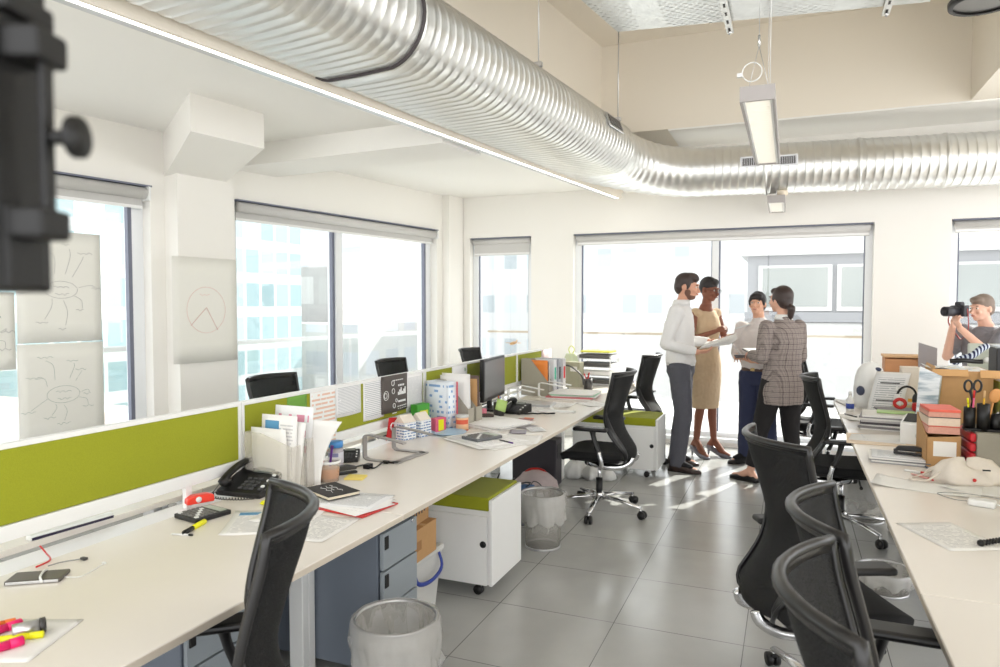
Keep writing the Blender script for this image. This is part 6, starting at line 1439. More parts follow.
def trouser_leg(m, hp_, kn, an, r0, r1, r2, hem=.0):
    hp_, kn, an = Vector(hp_), Vector(kn), Vector(an); e = kn.lerp(an, 1 + hem)
    m.tube([hp_ + V(0, 0, .03), hp_.lerp(kn, .5), kn, kn.lerp(e, .5), e], [r0, (r0 + r1) / 2 * 1.02, r1, (r1 + r2) / 2, r2], 18); m.ball(hp_, r0); m.ball(kn, r1)
def shoe(t, an, toe, col, heel=0.0, k=1.0, name='shoe', pump=False, label=None):
    an, toe = Vector(an), Vector(toe); d = toe - an; d.z = 0; d.normalize(); rz_ = math.atan2(d.y, d.x) ; m = MB()
    S = [(-.075, .026, .035), (-.05, .040, .095 if not pump else .058), (0, .044, .105 if not pump else .05), (.05, .043, .062 if not pump else .034), (.11, .049, .046), (.16, .042, .036), (.195, .022, .024), (.205, .006, .012)]
    rings = []
    for x_, w_, h_ in S:
        zb_ = max(0.0, heel * (1 - max(0, min(1, (x_ + .04) / .15))) ** 1.2)
        rings.append([V(x_ * k, w_ * k * math.cos(a), zb_ + .004 + (h_ * k) * (.5 + .5 * math.sin(a)) if math.sin(a) > -.2 else zb_ + .004) for a in [2 * PI * j / 16 for j in range(16)]])
    m.quadstrip(rings, col)
    if heel: m.tube([V(-.055 * k, 0, heel + .01), V(-.062 * k, 0, 0.001)], [.018, .008], 10, col)
    o = m.obj(name, t, loc=(an.x, an.y, 0), rot=(0, 0, rz_))
    if not heel: MB().prism([(-.075 * k, -.03 * k, 0), (-.03 * k, -.036 * k, 0), (.10 * k, -.048 * k, 0), (.18 * k, -.036 * k, 0), (.205 * k, 0, 0), (.18 * k, .036 * k, 0), (.10 * k, .048 * k, 0), (-.03 * k, .036 * k, 0), (-.075 * k, .03 * k, 0)], (0, 0, .012), BLACK).obj('sole', o)
    return o
HAIR_B = mat('hair_black', srgb(34, 28, 28), .5, var=.2, scale=120, bump=.5); HAIR_D = mat('hair_dark_brown', srgb(58, 44, 40), .45, var=.2, scale=120, bump=.5); HAIR_G = mat('hair_grey_brown', srgb(128, 112, 100), .6, var=.2, scale=120, bump=.5)
LIPP = mat('lip_pale', srgb(190, 120, 110), .4); LIPD = mat('lip_dark', srgb(120, 60, 56), .4)

# ---- man in the white shirt
k = 1.84 / 1.75
J = dict(pelvis=(0, 0, .99), chest=(0, -.02, 1.36), neck=(0, .0, 1.56), head=(0, .05, 1.715), sw=.20, hw=.155,
         sh_r=(.20, -.02, 1.49), el_r=(.25, -.10, 1.19), wr_r=(.17, .17, 1.12), hd_r=(-.45, .9, .05), hn_r=(.4, .1, -1), curl_r=.35, ts_r=1,
         sh_l=(-.20, .0, 1.49), el_l=(-.25, .0, 1.20), wr_l=(-.15, .25, 1.20), hd_l=(.5, .8, .1), hn_l=(-.2, 0, -1), curl_l=.35, ts_l=-1,
         hip_r=(.095, 0, .95), kn_r=(.12, .05, .52), an_r=(.15, .0, .095), toe_r=(.20, .2, 0), hip_l=(-.095, 0, .95), kn_l=(-.12, .0, .52), an_l=(-.17, -.06, .095), toe_l=(-.12, .2, 0))
t, hd, hb, kk, R_, Hc = make_person('man in white shirt and grey trousers with dark hair, holding white papers', (-.95, 6.77, 0), math.radians(-90), 1.84, J, skin('fair', srgb(214, 160, 134)), (math.radians(-8), 0, 0))
face_marks(t, hb, HAIR_D, LIPP)
h = MB(); hb((0, -.022, .048), (.080, .098, .088), 20, None, h); hb((0, -.06, .01), (.072, .06, .085), 20, None, h); hb((0, .045, .088), (.062, .055, .040), 16, None, h); hb((0, .02, .105), (.06, .07, .035), 16, None, h)
for s in (-1, 1): hb((s * .066, .015, .02), (.014, .02, .04), 12, None, h)
garment(t, 'hair', h, HAIR_D, .007, 3)
h = MB(); hb((0, .034, -.078), (.050, .056, .034), 20, None, h); hb((0, .088, -.044), (.026, .016, .005), 12, None, h)
for s in (-1, 1): hb((s * .056, .020, -.045), (.012, .03, .038), 12, None, h)
garment(t, 'beard', h, mat('beard_brown', srgb(112, 78, 64), .7, var=.2, scale=150), .006, 2)
SHIRT = mat('white_shirt', srgb(226, 224, 222), .8, var=.03, scale=12, bump=.2)
m = MB(); P, C, N = V(0, 0, .99), V(0, -.02, 1.36), V(0, 0, 1.56)
loft(m, [(P - V(0, 0, .02), .165, .128), (P + V(0, 0, .03), .180, .140), (P.lerp(C, .4), .172, .128), (P.lerp(C, .7), .185, .136), (C, .196, .140), (C.lerp(N, .45), .188, .122), (C.lerp(N, .75), .125, .09), (N - V(0, 0, .005), .075, .074), (N + V(0, .008, .035), .068, .07)])
for S in 'rl':
    sleeve(m, J['sh_' + S], J['el_' + S], J['wr_' + S], .070, .056, .044, .95); capsule(m, C.lerp(N, .4) + V((1 if S == 'r' else -1) * .09, 0, 0), J['sh_' + S], .078, .070)
garment(t, 'shirt', m, SHIRT)
m = MB(); loft(m, [((0, -.004, 1.545), .088, .086), ((0, .004, 1.60), .070, .074)]); m.obj('collar', t, SHIRT)
TRG = mat('grey_trousers', srgb(84, 84, 92), .85, var=.08, scale=60, bump=.2)
m = MB(); loft(m, [((0, 0, .86), .13, .11), ((0, 0, .92), .172, .132), ((0, 0, .99), .170, .130), ((0, 0, 1.03), .163, .126)])
for S in 'rl': trouser_leg(m, J['hip_' + S], J['kn_' + S], J['an_' + S], .108, .080, .068, .12)
garment(t, 'trousers', m, TRG)
m = MB(); loft(m, [((0, 0, 1.005), .174, .134), ((0, 0, 1.035), .172, .132)]); m.obj('belt', t, mat('belt_dark', srgb(50, 38, 34), .5))
DSH = mat('dark_leather', srgb(60, 46, 42), .35)
def sock(t, J, S, k=1.0):
    an, d = Vector(J['an_' + S]), Vector(J['toe_' + S]) - Vector(J['an_' + S]); d.z = 0; d.normalize(); m = MB()
    capsule(m, an + V(0, 0, .06), an - V(0, 0, .02), .045 * k, .046 * k); capsule(m, an - V(0, 0, .02), an + d * .12 + V(0, 0, .045 - an.z), .044 * k, .034 * k); m.obj('sock', t, mat('dark_sock', srgb(30, 28, 32), .9))
for S in 'rl': shoe(t, J['an_' + S], J['toe_' + S], DSH, 0, 1.12); sock(t, J, S, 1.05)
MAN = t
def held(name, label, cat, person_, loc, eul, builder):
    """thing held by a person: top level, placed by the person's own frame"""
    M_ = Matrix.Translation(person_.location) @ person_.rotation_euler.to_matrix().to_4x4() @ Matrix.Translation(loc) @ Euler(eul).to_matrix().to_4x4()
    t = thing(name, label, cat); t.location = M_.to_translation(); t.rotation_euler = M_.to_euler(); builder(t); return t
def bpap(t):
    for i in range(4):
        s = MB(); s.sheet(lambda u, v: ((u - .5) * .30, (v - .5) * .215, .02 * u * u * (i - 1.5) * .5), 6, 4, .0012, (PAPER, PR3, PAPER, PR1)[i]); s.obj('sheet', t, loc=(.004 * i, 0, .005 * i), rot=(0, 0, .05 * i))
held('paper_bundle', 'white papers held open in both hands by the man in the white shirt', 'papers', MAN, (0.03, .34, 1.20), (.25, -.22, 1.2), bpap)

# ---- woman in the beige dress
J = dict(pelvis=(0, 0, 1.02), chest=(0, .0, 1.34), neck=(0, .0, 1.53), head=(0, .045, 1.70), sw=.165, hw=.165, heel=.07,
         sh_r=(.165, .0, 1.46), el_r=(.23, .02, 1.20), wr_r=(.07, .20, 1.29), hd_r=(-.5, .6, .35), hn_r=(.5, .2, .6), curl_r=.9, ts_r=-1,
         sh_l=(-.165, .0, 1.46), el_l=(-.23, .06, 1.19), wr_l=(-.17, .27, 1.26), hd_l=(.1, .8, .55), hn_l=(0, .4, -1), curl_l=.45, ts_l=-1,
         hip_r=(.085, 0, .95), kn_r=(.08, .03, .54), an_r=(.09, -.02, .16), toe_r=(.12, .2, 0), hip_l=(-.085, 0, .95), kn_l=(-.07, .04, .54), an_l=(-.08, .06, .16), toe_l=(-.13, .3, 0))
t, hd, hb, kk, R_, Hc = make_person('woman in a belted beige sleeveless dress and glasses with short black hair, holding a tablet', (-.80, 7.42, 0), math.radians(-126), 1.76, J, skin('deep', srgb(132, 82, 62)), (math.radians(-12), 0, math.radians(8)), 'f', .82)
face_marks(t, hb, HAIR_B, LIPD)
h = MB(); hb((0, -.018, .052), (.080, .098, .090), 20, None, h); hb((0, -.05, .02), (.074, .065, .075), 20, None, h); hb((0, .03, .095), (.062, .06, .035), 16, None, h)
garment(t, 'hair', h, HAIR_B, .007, 3)
g = MB()
for s in (-1, 1):
    g.tube([hd(s * .032 + .022 * math.cos(q), .107, .008 + .018 * math.sin(q)) for q in [2 * PI * j / 16 for j in range(16)]], .0022, 6, BLACK, closed=True); g.tube([hd(s * .054, .105, .012), hd(s * .078, .06, .012), hd(s * .082, -.01, .008)], .002, 6, BLACK)
g.tube([hd(-.01, .108, .012), hd(.01, .108, .012)], .002, 6, BLACK); g.obj('glasses', t)
DRS = mat('beige_suede_dress', srgb(196, 170, 138), .8, var=.07, scale=25, bump=.2)
m = MB(); loft(m, [((0, .01, .50), .155, .118), ((0, .01, .60), .165, .125), ((0, 0, .80), .186, .140), ((0, 0, .95), .192, .142), ((0, 0, 1.03), .172, .130), ((0, 0, 1.12), .142, .112), ((0, 0, 1.22), .152, .120), ((0, .01, 1.33), .166, .134), ((0, 0, 1.42), .160, .115), ((0, 0, 1.475), .13, .085), ((0, 0, 1.49), .11, .075)])
capsule(m, (.07, 0, 1.44), (.155, 0, 1.465), .062, .056); capsule(m, (-.07, 0, 1.44), (-.155, 0, 1.465), .062, .056)
garment(t, 'dress', m, DRS)
m = MB(); loft(m, [((0, 0, 1.115), .149, .119), ((0, 0, 1.15), .149, .119)]); m.obj('belt', t, mat('beige_belt', srgb(186, 158, 128), .5))
for S in 'rl': shoe(t, J['an_' + S], J['toe_' + S], mat('grey_heels', srgb(120, 118, 126), .35), .065, .98, pump=True)
WOM = t
def btab(t):
    MB().box((0, 0, .004), (.24, .17, .008), mat('tablet_white', srgb(222, 226, 226), .3), bev=.003).obj('tablet_body', t); MB().box((0, 0, .0085), (.215, .15, .001), mat('tablet_screen', srgb(200, 206, 206), .15)).obj('screen', t)
held('tablet', 'white tablet held flat in the left hand of the woman in the beige dress', 'tablet', WOM, (-.155, .40, 1.345), (.28, .10, .2), btab)

# ---- person in the light sweater
J = dict(pelvis=(0, 0, .90), chest=(0, -.01, 1.21), neck=(0, .0, 1.40), head=(0, .045, 1.555), sw=.175, hw=.15,
         sh_r=(.175, .0, 1.33), el_r=(.215, .02, 1.08), wr_r=(.12, .22, 1.06), hd_r=(-.5, .8, .0), hn_r=(.3, 0, 1), curl_r=.8, ts_r=-1,
         sh_l=(-.175, .0, 1.33), el_l=(-.23, .02, 1.06), wr_l=(-.10, .24, 1.02), hd_l=(.6, .7, .0), hn_l=(0, 0, -1), curl_l=.4, ts_l=-1,
         hip_r=(.085, 0, .86), kn_r=(.10, .02, .47), an_r=(.12, .0, .09), toe_r=(.20, .2, 0), hip_l=(-.085, 0, .86), kn_l=(-.10, .0, .47), an_l=(-.12, -.02, .09), toe_l=(-.12, .2, 0))
t, hd, hb, kk, R_, Hc = make_person('person in light sweater and navy trousers with black fringe, writing on a note pad', (-.275, 7.22, 0), math.radians(158), 1.675, J, skin('warm', srgb(218, 168, 140)), (math.radians(4), 0, math.radians(10)), 'm', .92)
face_marks(t, hb, HAIR_B, LIPP)
h = MB(); hb((0, -.020, .052), (.082, .100, .090), 20, None, h); hb((0, -.05, .0), (.078, .065, .085), 20, None, h); hb((0, .052, .075), (.066, .050, .040), 16, None, h)
for s in (-1, 1): hb((s * .070, .02, .028), (.014, .03, .045), 12, None, h); hb((s * .03, .085, .060), (.034, .016, .022), 12, None, h)
garment(t, 'hair', h, HAIR_B, .007, 3)
SWT = mat('light_sweater', srgb(214, 206, 202), .9, var=.05, scale=120, bump=.3)
P, C, N = V(0, 0, .90), V(0, -.01, 1.21), V(0, 0, 1.40); m = MB()
loft(m, [(P + V(0, 0, .03), .160, .128), (P + V(0, 0, .08), .172, .138), (P.lerp(C, .5), .174, .134), (P.lerp(C, .8), .182, .138), (C, .182, .136), (C.lerp(N, .45), .170, .118), (C.lerp(N, .75), .115, .09), (N, .07, .07), (N + V(0, .005, .03), .064, .066)])
for S in 'rl': sleeve(m, J['sh_' + S], J['el_' + S], J['wr_' + S], .060, .055, .044, .93); capsule(m, C.lerp(N, .4) + V((1 if S == 'r' else -1) * .08, 0, 0), J['sh_' + S], .07, .065)
garment(t, 'sweater', m, SWT)
m = MB(); loft(m, [((0, 0, .78), .12, .10), ((0, 0, .84), .162, .126), ((0, 0, .90), .160, .124), ((0, 0, .94), .155, .122)])
for S in 'rl': trouser_leg(m, J['hip_' + S], J['kn_' + S], J['an_' + S], .104, .080, .070, .06)
garment(t, 'trousers', m, mat('navy_trousers', srgb(46, 52, 80), .85, var=.08, scale=60, bump=.2))
m = MB(); loft(m, [((0, 0, .915), .166, .130), ((0, 0, .948), .163, .128)]); b_ = m.obj('belt', t, mat('belt_brown', srgb(84, 62, 48), .5)); MB().box((.0, .132, .932), (.04, .008, .03), mat('gold_buckle', srgb(206, 178, 120), .3, .7), bev=.003).obj('buckle', b_)
for S in 'rl': shoe(t, J['an_' + S], J['toe_' + S], BLACK, 0, 1.05); sock(t, J, S)
PER = t
def bnote(t):
    MB().box((0, 0, .004), (.15, .21, .007), mat('notepad_cover', srgb(90, 84, 86), .6), bev=.001).obj('cover', t); s = MB(); s.sheet(lambda u, v: ((u - .5) * .145, (v - .5) * .2, .010 + .004 * v * v), 4, 4, .002, PR1); s.obj('page', t)
held('note_pad', 'small note pad in the hands of the person in the light sweater', 'note pad', PER, (.0, .315, 1.055), (.25, 0, .3), bnote)
def bpen(t): MB().tube([(0, 0, 0), (0, .02, .13)], .004, 8, ALU).obj('barrel', t); MB().tube([(0, .02, .13), (0, .023, .15)], .0045, 8, DGREY).obj('cap', t)
held('pen', 'slim pen in the writing hand of the person in the light sweater', 'pen', PER, (.03, .315, 1.075), (-.2, .5, 0), bpen)

# ---- woman in the plaid blazer
J = dict(pelvis=(0, 0, .93), chest=(0, .0, 1.24), neck=(0, -.01, 1.43), head=(0, .035, 1.59), sw=.17, hw=.165,
         sh_r=(.17, .0, 1.36), el_r=(.22, .03, 1.10), wr_r=(.10, .23, 1.10), hd_r=(-.5, .8, .1), hn_r=(.2, 0, -1), curl_r=.5, ts_r=1,
         sh_l=(-.17, .0, 1.36), el_l=(-.23, -.01, 1.10), wr_l=(-.13, .24, 1.11), hd_l=(.4, .85, .1), hn_l=(-.3, 0, 1), curl_l=.7, ts_l=1,
         hip_r=(.085, 0, .88), kn_r=(.09, -.01, .48), an_r=(.10, -.06, .09), toe_r=(.12, .2, 0), hip_l=(-.085, 0, .88), kn_l=(-.13, .10, .48), an_l=(-.20, .15, .09), toe_l=(-.27, .38, 0))
t, hd, hb, kk, R_, Hc = make_person('woman with dark ponytail in a grey plaid blazer and black trousers, seen from behind', (-.055, 6.50, 0), math.radians(42), 1.72, J, skin('fair2', srgb(222, 172, 148)), (math.radians(0), 0, math.radians(6)), 'f', .9)
face_marks(t, hb, HAIR_D, LIPP)
h = MB(); hb((0, -.028, .044), (.084, .098, .092), 22, None, h); hb((0, -.055, .0), (.076, .062, .082), 20, None, h); hb((0, .038, .082), (.064, .05, .036), 16, None, h)
for s in (-1, 1): hb((s * .072, -.01, .02), (.014, .045, .045), 12, None, h)
capsule(h, hd(0, -.09, -.045), hd(0, -.125, -.075), .028 * kk, .034 * kk); capsule(h, hd(0, -.125, -.075), hd(0, -.115, -.14), .034 * kk, .026 * kk); capsule(h, hd(0, -.115, -.14), hd(0, -.10, -.18), .026 * kk, .010 * kk)
garment(t, 'hair', h, HAIR_D, .007, 3)
def plaid():
    m = mat('grey_plaid', srgb(130, 118, 114), .9, bump=.2, scale=200); nt = m.node_tree; N_ = nt.nodes; L = nt.links
    tc = N_.new('ShaderNodeTexCoord'); sp = N_.new('ShaderNodeSeparateXYZ'); L.new(tc.outputs['Object'], sp.inputs[0])
    def M(op, a, bb=None):
        n = N_.new('ShaderNodeMath'); n.operation = op
        for i, v in enumerate((a, bb)):
            if v is None: continue
            if isinstance(v, (int, float)): n.inputs[i].default_value = v
            else: L.new(v, n.inputs[i])
        return n.outputs[0]
    def ln(c, p, w): return M('LESS_THAN', M('FRACT', M('DIVIDE', c, p)), w)
    h_ = M('ADD', sp.outputs[0], M('MULTIPLY', sp.outputs[1], .8))
    a = M('ADD', M('MULTIPLY', ln(h_, .042, .16), .35), M('MULTIPLY', ln(sp.outputs[2], .045, .16), .35)); b2 = M('ADD', M('MULTIPLY', ln(h_, .0137, .4), .2), M('MULTIPLY', ln(sp.outputs[2], .015, .4), .2))
    mx = N_.new('ShaderNodeMix'); mx.data_type = 'RGBA'; mx.inputs[6].default_value = (*srgb(158, 146, 140), 1); mx.inputs[7].default_value = (*srgb(70, 60, 60), 1)
    L.new(M('ADD', a, b2), mx.inputs[0]); L.new(mx.outputs[2], N_['Principled BSDF'].inputs['Base Color']); return m
PLD = plaid()
P, C, N = V(0, 0, .93), V(0, 0, 1.24), V(0, -.01, 1.43); m = MB()
loft(m, [((0, .0, .70), .188, .150), ((0, 0, .80), .195, .152), ((0, 0, .92), .190, .148), ((0, 0, 1.02), .168, .132), ((0, 0, 1.12), .170, .134), (C, .182, .14), (C.lerp(N, .45), .176, .122), (C.lerp(N, .75), .125, .09), (N + V(0, 0, -.01), .078, .072), (N + V(0, .0, .02), .068, .064)])
for S in 'rl': sleeve(m, J['sh_' + S], J['el_' + S], J['wr_' + S], .066, .057, .046, .95); capsule(m, C.lerp(N, .4) + V((1 if S == 'r' else -1) * .08, 0, 0), J['sh_' + S], .070, .062)
bz_ = garment(t, 'blazer', m, PLD)
m = MB(); loft(m, [((0, -.004, 1.425), .080, .075), ((0, .0, 1.47), .063, .060)]); m.obj('collar', t, PAPER)
BTR = mat('black_trousers', srgb(30, 27, 28), .85, var=.1, scale=60)
m = MB(); loft(m, [((0, 0, .80), .12, .10), ((0, 0, .86), .168, .13), ((0, 0, .94), .162, .125)])
for S in 'rl': trouser_leg(m, J['hip_' + S], J['kn_' + S], J['an_' + S], .108, .074, .055, -.12)
garment(t, 'trousers', m, BTR)
for S in 'rl':
    o = shoe(t, J['an_' + S], J['toe_' + S], BLACK, 0, 1.0, pump=True); mm = MB(); mm.tube([(.085, -.018, .048), (.09, 0, .054), (.085, .018, .048)], .004, 6, mat('gold_buckle', (1, 1, 1))); mm.obj('shoe_buckle', o)
BLZ = t
held('note_pad', 'open note pad in the hands of the woman in the plaid blazer', 'note pad', BLZ, (-.01, .335, 1.12), (.2, 0, -.2), bnote)

# ---- photographer
J = dict(pelvis=(0, 0, .86), chest=(0, -.02, 1.19), neck=(0, .0, 1.37), head=(0, .06, 1.515), sw=.205, hw=.17,
         sh_r=(.205, .02, 1.31), el_r=(.27, .12, 1.09), wr_r=(.09, .27, 1.36), hd_r=(-.3, .35, .8), hn_r=(.6, .5, .3), curl_r=.9, ts_r=-1,
         sh_l=(-.205, .02, 1.31), el_l=(-.21, .20, 1.13), wr_l=(-.04, .33, 1.35), hd_l=(.1, .5, .8), hn_l=(0, .6, -.8), curl_l=.8, ts_l=-1,
         hip_r=(.095, 0, .82), kn_r=(.12, .04, .45), an_r=(.14, .0, .09), toe_r=(.20, .2, 0), hip_l=(-.095, 0, .82), kn_l=(-.12, .04, .45), an_l=(-.14, -.0, .09), toe_l=(-.18, .2, 0))
t, hd, hb, kk, R_, Hc = make_person('photographer in a grey T-shirt holding a camera to his face at the right window', (1.57, 7.20, 0), math.radians(128), 1.70, J, skin('fair3', srgb(226, 180, 158)), (math.radians(-4), 0, 0), 'm', 1.05)
face_marks(t, hb, HAIR_G, LIPP)
h = MB(); hb((0, -.022, .050), (.082, .10, .090), 20, None, h); hb((0, -.055, .005), (.076, .06, .08), 20, None, h); hb((0, .05, .085), (.064, .05, .036), 16, None, h)
garment(t, 'hair', h, HAIR_G, .007, 3)
P, C, N = V(0, 0, .86), V(0, -.02, 1.19), V(0, 0, 1.37); m = MB()
loft(m, [(P - V(0, 0, .06), .192, .150), (P + V(0, 0, .03), .196, .154), (P.lerp(C, .4), .188, .150), (C, .212, .152), (C.lerp(N, .45), .20, .13), (C.lerp(N, .75), .13, .095), (N - V(0, 0, .005), .078, .076)])
for S in 'rl': sleeve(m, J['sh_' + S], Vector(J['sh_' + S]).lerp(Vector(J['el_' + S]), .62), (0, 0, 0), .080, .072, 0, 0); capsule(m, C.lerp(N, .4) + V((1 if S == 'r' else -1) * .1, 0, 0), J['sh_' + S], .08, .076)
garment(t, 'shirt', m, mat('grey_tshirt', srgb(128, 128, 134), .9, var=.06, scale=40, bump=.2))
m = MB(); loft(m, [((0, 0, .74), .14, .12), ((0, 0, .80), .18, .14), ((0, 0, .88), .178, .138)])
for S in 'rl': trouser_leg(m, J['hip_' + S], J['kn_' + S], J['an_' + S], .115, .086, .075, .06)
garment(t, 'trousers', m, mat('dark_jeans', srgb(60, 68, 88), .85, var=.1, scale=60))
for S in 'rl': shoe(t, J['an_' + S], J['toe_' + S], DGREY, 0, 1.08)
PHO = t
def bcam(t):
    MB().box((0, 0, 0), (.145, .06, .095), mat('camera_black', srgb(46, 46, 52), .45), bev=.012).obj('camera_body', t); MB().box((0, 0, .06), (.06, .05, .035), MATS['camera_black'], bev=.01).obj('viewfinder', t)
    m = MB(); m.lathe([(.001, 0), (.038, 0), (.038, .05), (.042, .06), (.042, .13), (.036, .135), (.034, .12), (.001, .118)], 24, MATS['camera_black']); m.obj('lens', t, loc=(0, .03, -.005), rot=(-PI / 2, 0, 0))
    MB().tube(smooth_path([(.075, 0, .02), (.13, -.03, -.10), (.10, -.10, -.22), (.02, -.06, -.24), (-.07, -.02, -.15), (-.075, 0, .02)], 5), .006, 6, mat('strap_red', srgb(150, 70, 70), .6), flat=.4).obj('strap', t)
held('photo_camera', 'black camera with a long lens held to the face of the photographer', 'camera', PHO, (.0, .30, 1.50), (0, 0, 0), bcam)
# ================================================================ outside: buildings across the street
def facade_mat(name, wall, glassc, cw, chh, fw=.25, fh=.35, rough=.4):
    m = bpy.data.materials.new(name); m.use_nodes = True
    nt = m.node_tree; N = nt.nodes; L = nt.links; b = N['Principled BSDF']; b.inputs['Roughness'].default_value = rough
    tc = N.new('ShaderNodeTexCoord'); sp = N.new('ShaderNodeSeparateXYZ'); L.new(tc.outputs['Object'], sp.inputs[0])
    def M(op, a, bb=None):
        n = N.new('ShaderNodeMath'); n.operation = op
        for i, v in enumerate((a, bb)):
            if v is None: continue
            if isinstance(v, (int, float)): n.inputs[i].default_value = v
            else: L.new(v, n.inputs[i])
        return n.outputs[0]
    h = M('ADD', sp.outputs[0], sp.outputs[1])
    a = M('GREATER_THAN', M('FRACT', M('DIVIDE', h, cw)), fw); c = M('GREATER_THAN', M('FRACT', M('DIVIDE', sp.outputs[2], chh)), fh)
    cb = N.new('ShaderNodeCombineXYZ'); L.new(M('FLOOR', M('DIVIDE', h, cw)), cb.inputs[0]); L.new(M('FLOOR', M('DIVIDE', sp.outputs[2], chh)), cb.inputs[1])
    wn = N.new('ShaderNodeTexWhiteNoise'); L.new(cb.outputs[0], wn.inputs['Vector'])
    g = N.new('ShaderNodeMix'); g.data_type = 'RGBA'; g.inputs[6].default_value = (*glassc, 1); g.inputs[7].default_value = (*[min(1, q * 1.5 + .05) for q in glassc], 1); L.new(wn.outputs['Value'], g.inputs[0])
    mx = N.new('ShaderNodeMix'); mx.data_type = 'RGBA'; mx.inputs[6].default_value = (*wall, 1); L.new(g.outputs[2], mx.inputs[7]); L.new(M('MULTIPLY', a, c), mx.inputs[0])
    L.new(mx.outputs[2], b.inputs['Base Color']); return m
OUTW = mat('render_white', (.55, .55, .545), .8, var=.03, scale=.6)
OUTG = mat('zinc_band', (.24, .245, .26), .6, var=.03, scale=.6)
OUTGL = mat('far_window_glass', (.24, .26, .25), .2, var=.25, scale=.5)
# white building straight across from the back windows
t = thing('white_building', 'pale building with a grey window band across the street behind the standing group', 'building', (0, 17, 0))
XB = ay(747, 300, 17).x; W0 = XB + .0
MB().box((XB + 9, 4.1, -1.6), (26, 8, 5.5), OUTW).obj('lower_storey', t)
b = MB(); b.box((XB + 8, 3.6, 1.92), (16, 7, 1.5), OUTG); b.box((XB + 8, 3.6, 2.80), (16.3, 7.3, .26), OUTW); b.obj('top_storey', t)
MB().box((XB + 8, .06, 1.28), (16.1, .14, .22), mat('zinc_sill', (.20, .205, .22), .5)).obj('sill_band', t)
for k in range(8):
    x0 = XB + .28 + k * 1.62; MB().box((x0 + .72, .06, 1.93), (1.52, .10, 1.02), OUTW).obj('window_surround', t)
    MB().box((x0 + .72, .0, 1.95), (1.34, .04, .86), OUTGL).obj('far_window', t)
b = MB(); b.box((XB + 5, -1.1, .90), (22, .05, .05), mat('brass_rail', (.34, .28, .20), .5))
for k in range(14): b.box((XB - 6 + k * 1.7, -1.1, .30), (.05, .05, 1.2), OUTW)
b.obj('balcony_railing', t)
t = thing('terrace_building', 'long pale building with rows of small windows seen through the middle windows', 'building', (-5, 30, 0))
MB().box((0, 4, 0), (18, 8, 9), facade_mat('facade_pale', (.60, .60, .60), (.34, .37, .39), 1.1, 2.0, .45, .6)).obj('facade', t)
t = thing('glass_tower', 'blue-green glass office block seen through the near left window', 'building', (-22, 16, 0))
MB().box((0, 0, 6), (10, 11, 34), facade_mat('facade_glass', (.52, .55, .55), (.22, .31, .33), .75, 1.15, .16, .30, .2)).obj('facade', t)
t = thing('stone_building', 'low cream building with big square windows outside the middle left window', 'building', (-21.5, 27.5, -2))
MB().box((0, 0, -1), (12, 9, 7.6), facade_mat('facade_stone', (.56, .55, .53), (.40, .41, .43), 1.5, 1.7, .35, .45)).obj('facade', t)
b = MB(); b.box((-1, 1, 4.0), (9, 6, 2.5), facade_mat('facade_brown', (.42, .39, .38), (.36, .34, .33), 1.0, 2.4, .3, .5)); b.obj('roof_storey', t)
t = thing('brick_building', 'pale red brick building low outside the far left window', 'building', (-13.5, 7.2, -3))
MB().box((0, 0, 0), (6, 6, 5.0), facade_mat('facade_brick', (.5, .40, .35), (.46, .47, .48), 1.2, 1.6, .4, .45)).obj('facade', t)
t = thing('banded_tower', 'tall white block with grey horizontal bands behind the middle left window', 'building', (-34, 48, 0))
MB().box((0, 0, 6), (16, 12, 32), facade_mat('facade_bands', (.6, .6, .61), (.42, .45, .48), 3.0, 1.5, .06, .5)).obj('facade', t)
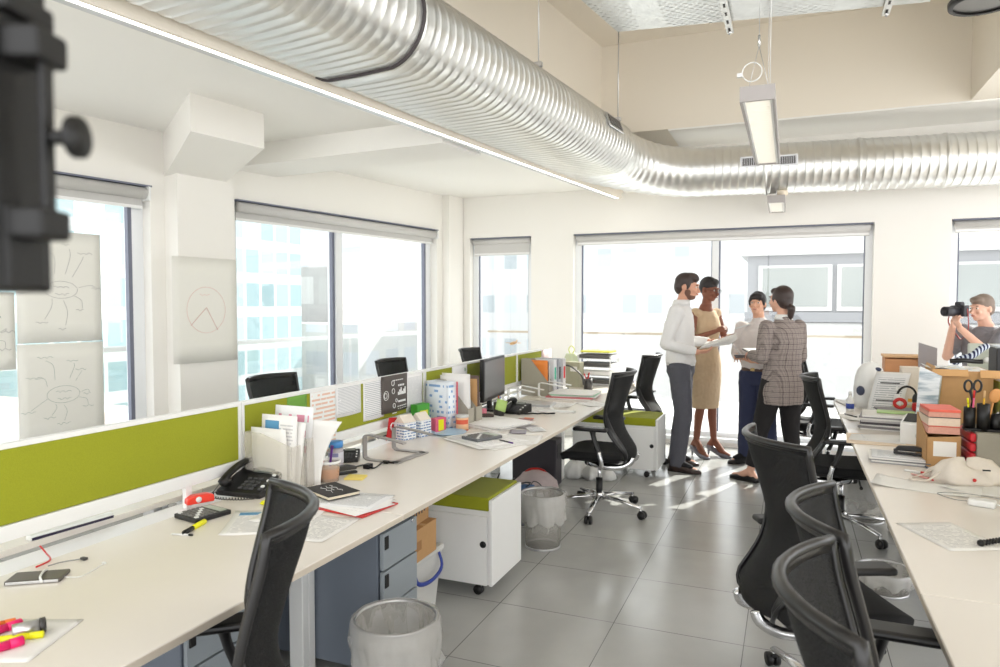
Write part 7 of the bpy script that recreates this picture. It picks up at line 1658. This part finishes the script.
# glass balustrade outside the left windows
t = thing('roof_balustrade', 'glass balustrade with slim metal rail outside the left windows', 'balustrade', (0, 0, 0))
b = MB(); lwbox(b, -3, 7, -1.62, -1.57, 1.10, 1.15, mat('rail_metal', (.55, .56, .57), .4, .6)); b.obj('handrail', t)
for k in range(7):
    b = MB(); lwbox(b, -3 + k * 1.5 + .03, -3 + k * 1.5 + 1.47, -1.60, -1.585, .1, 1.10, glass_mat('balustrade_glass%d' % k, (.93, .95, .95), .06)); b.obj('glass_panel', t)
b = MB(); lwbox(b, -8, 8.0, -2.2, -.31, -.25, -.02, OUTW); tg = b.obj('roof_terrace'); tag(tg, 'pale roof terrace outside the left windows', 'terrace')
b = MB(); b.box((2, YB + 2.2, -.2), (12, 3.8, .3), OUTW); tag(b.obj('roof_deck'), 'white roof deck outside the back windows', 'terrace')
b = MB(); b.box((0, 20, -6.2), (160, 160, .4), mat('street_paving', (.5, .5, .5), .9, var=.1, scale=.4)); struct(b.obj('ground_outside'))

# ================================================================ camera and light
cam = bpy.data.cameras.new('camera'); co = bpy.data.objects.new('camera', cam); COL.objects.link(co)
cam.sensor_width = 36; cam.lens = 36 * F_PX / 1000; cam.clip_start = .05; cam.clip_end = 400
co.location = (0, 0, EYE); co.rotation_euler = Euler((PI / 2 - PITCH, 0, YAW), 'XYZ')
cam.dof.use_dof = True; cam.dof.focus_distance = 3.5; cam.dof.aperture_fstop = 4.5
bpy.context.scene.camera = co
wd = bpy.data.worlds.new('sky'); bpy.context.scene.world = wd; wd.use_nodes = True
bg = wd.node_tree.nodes['Background']; bg.inputs[0].default_value = (.98, .99, 1, 1); bg.inputs[1].default_value = SKY
sun = bpy.data.lights.new('sun', 'SUN'); sun.energy = SUN; sun.angle = math.radians(.6); sun.color = (1, .96, .88)
so = bpy.data.objects.new('sun', sun); COL.objects.link(so)
az, el = math.radians(24), math.radians(36)     # azimuth right of +Y
sdir = Vector((math.sin(az) * math.cos(el), math.cos(az) * math.cos(el), math.sin(el)))
so.rotation_euler = sdir.to_track_quat('Z', 'Y').to_euler()
sc = bpy.context.scene
sc.view_settings.view_transform = 'Standard'; sc.view_settings.look = 'None'; sc.view_settings.gamma = 1; sc.view_settings.exposure = EXPO
sc.view_settings.use_curve_mapping = False
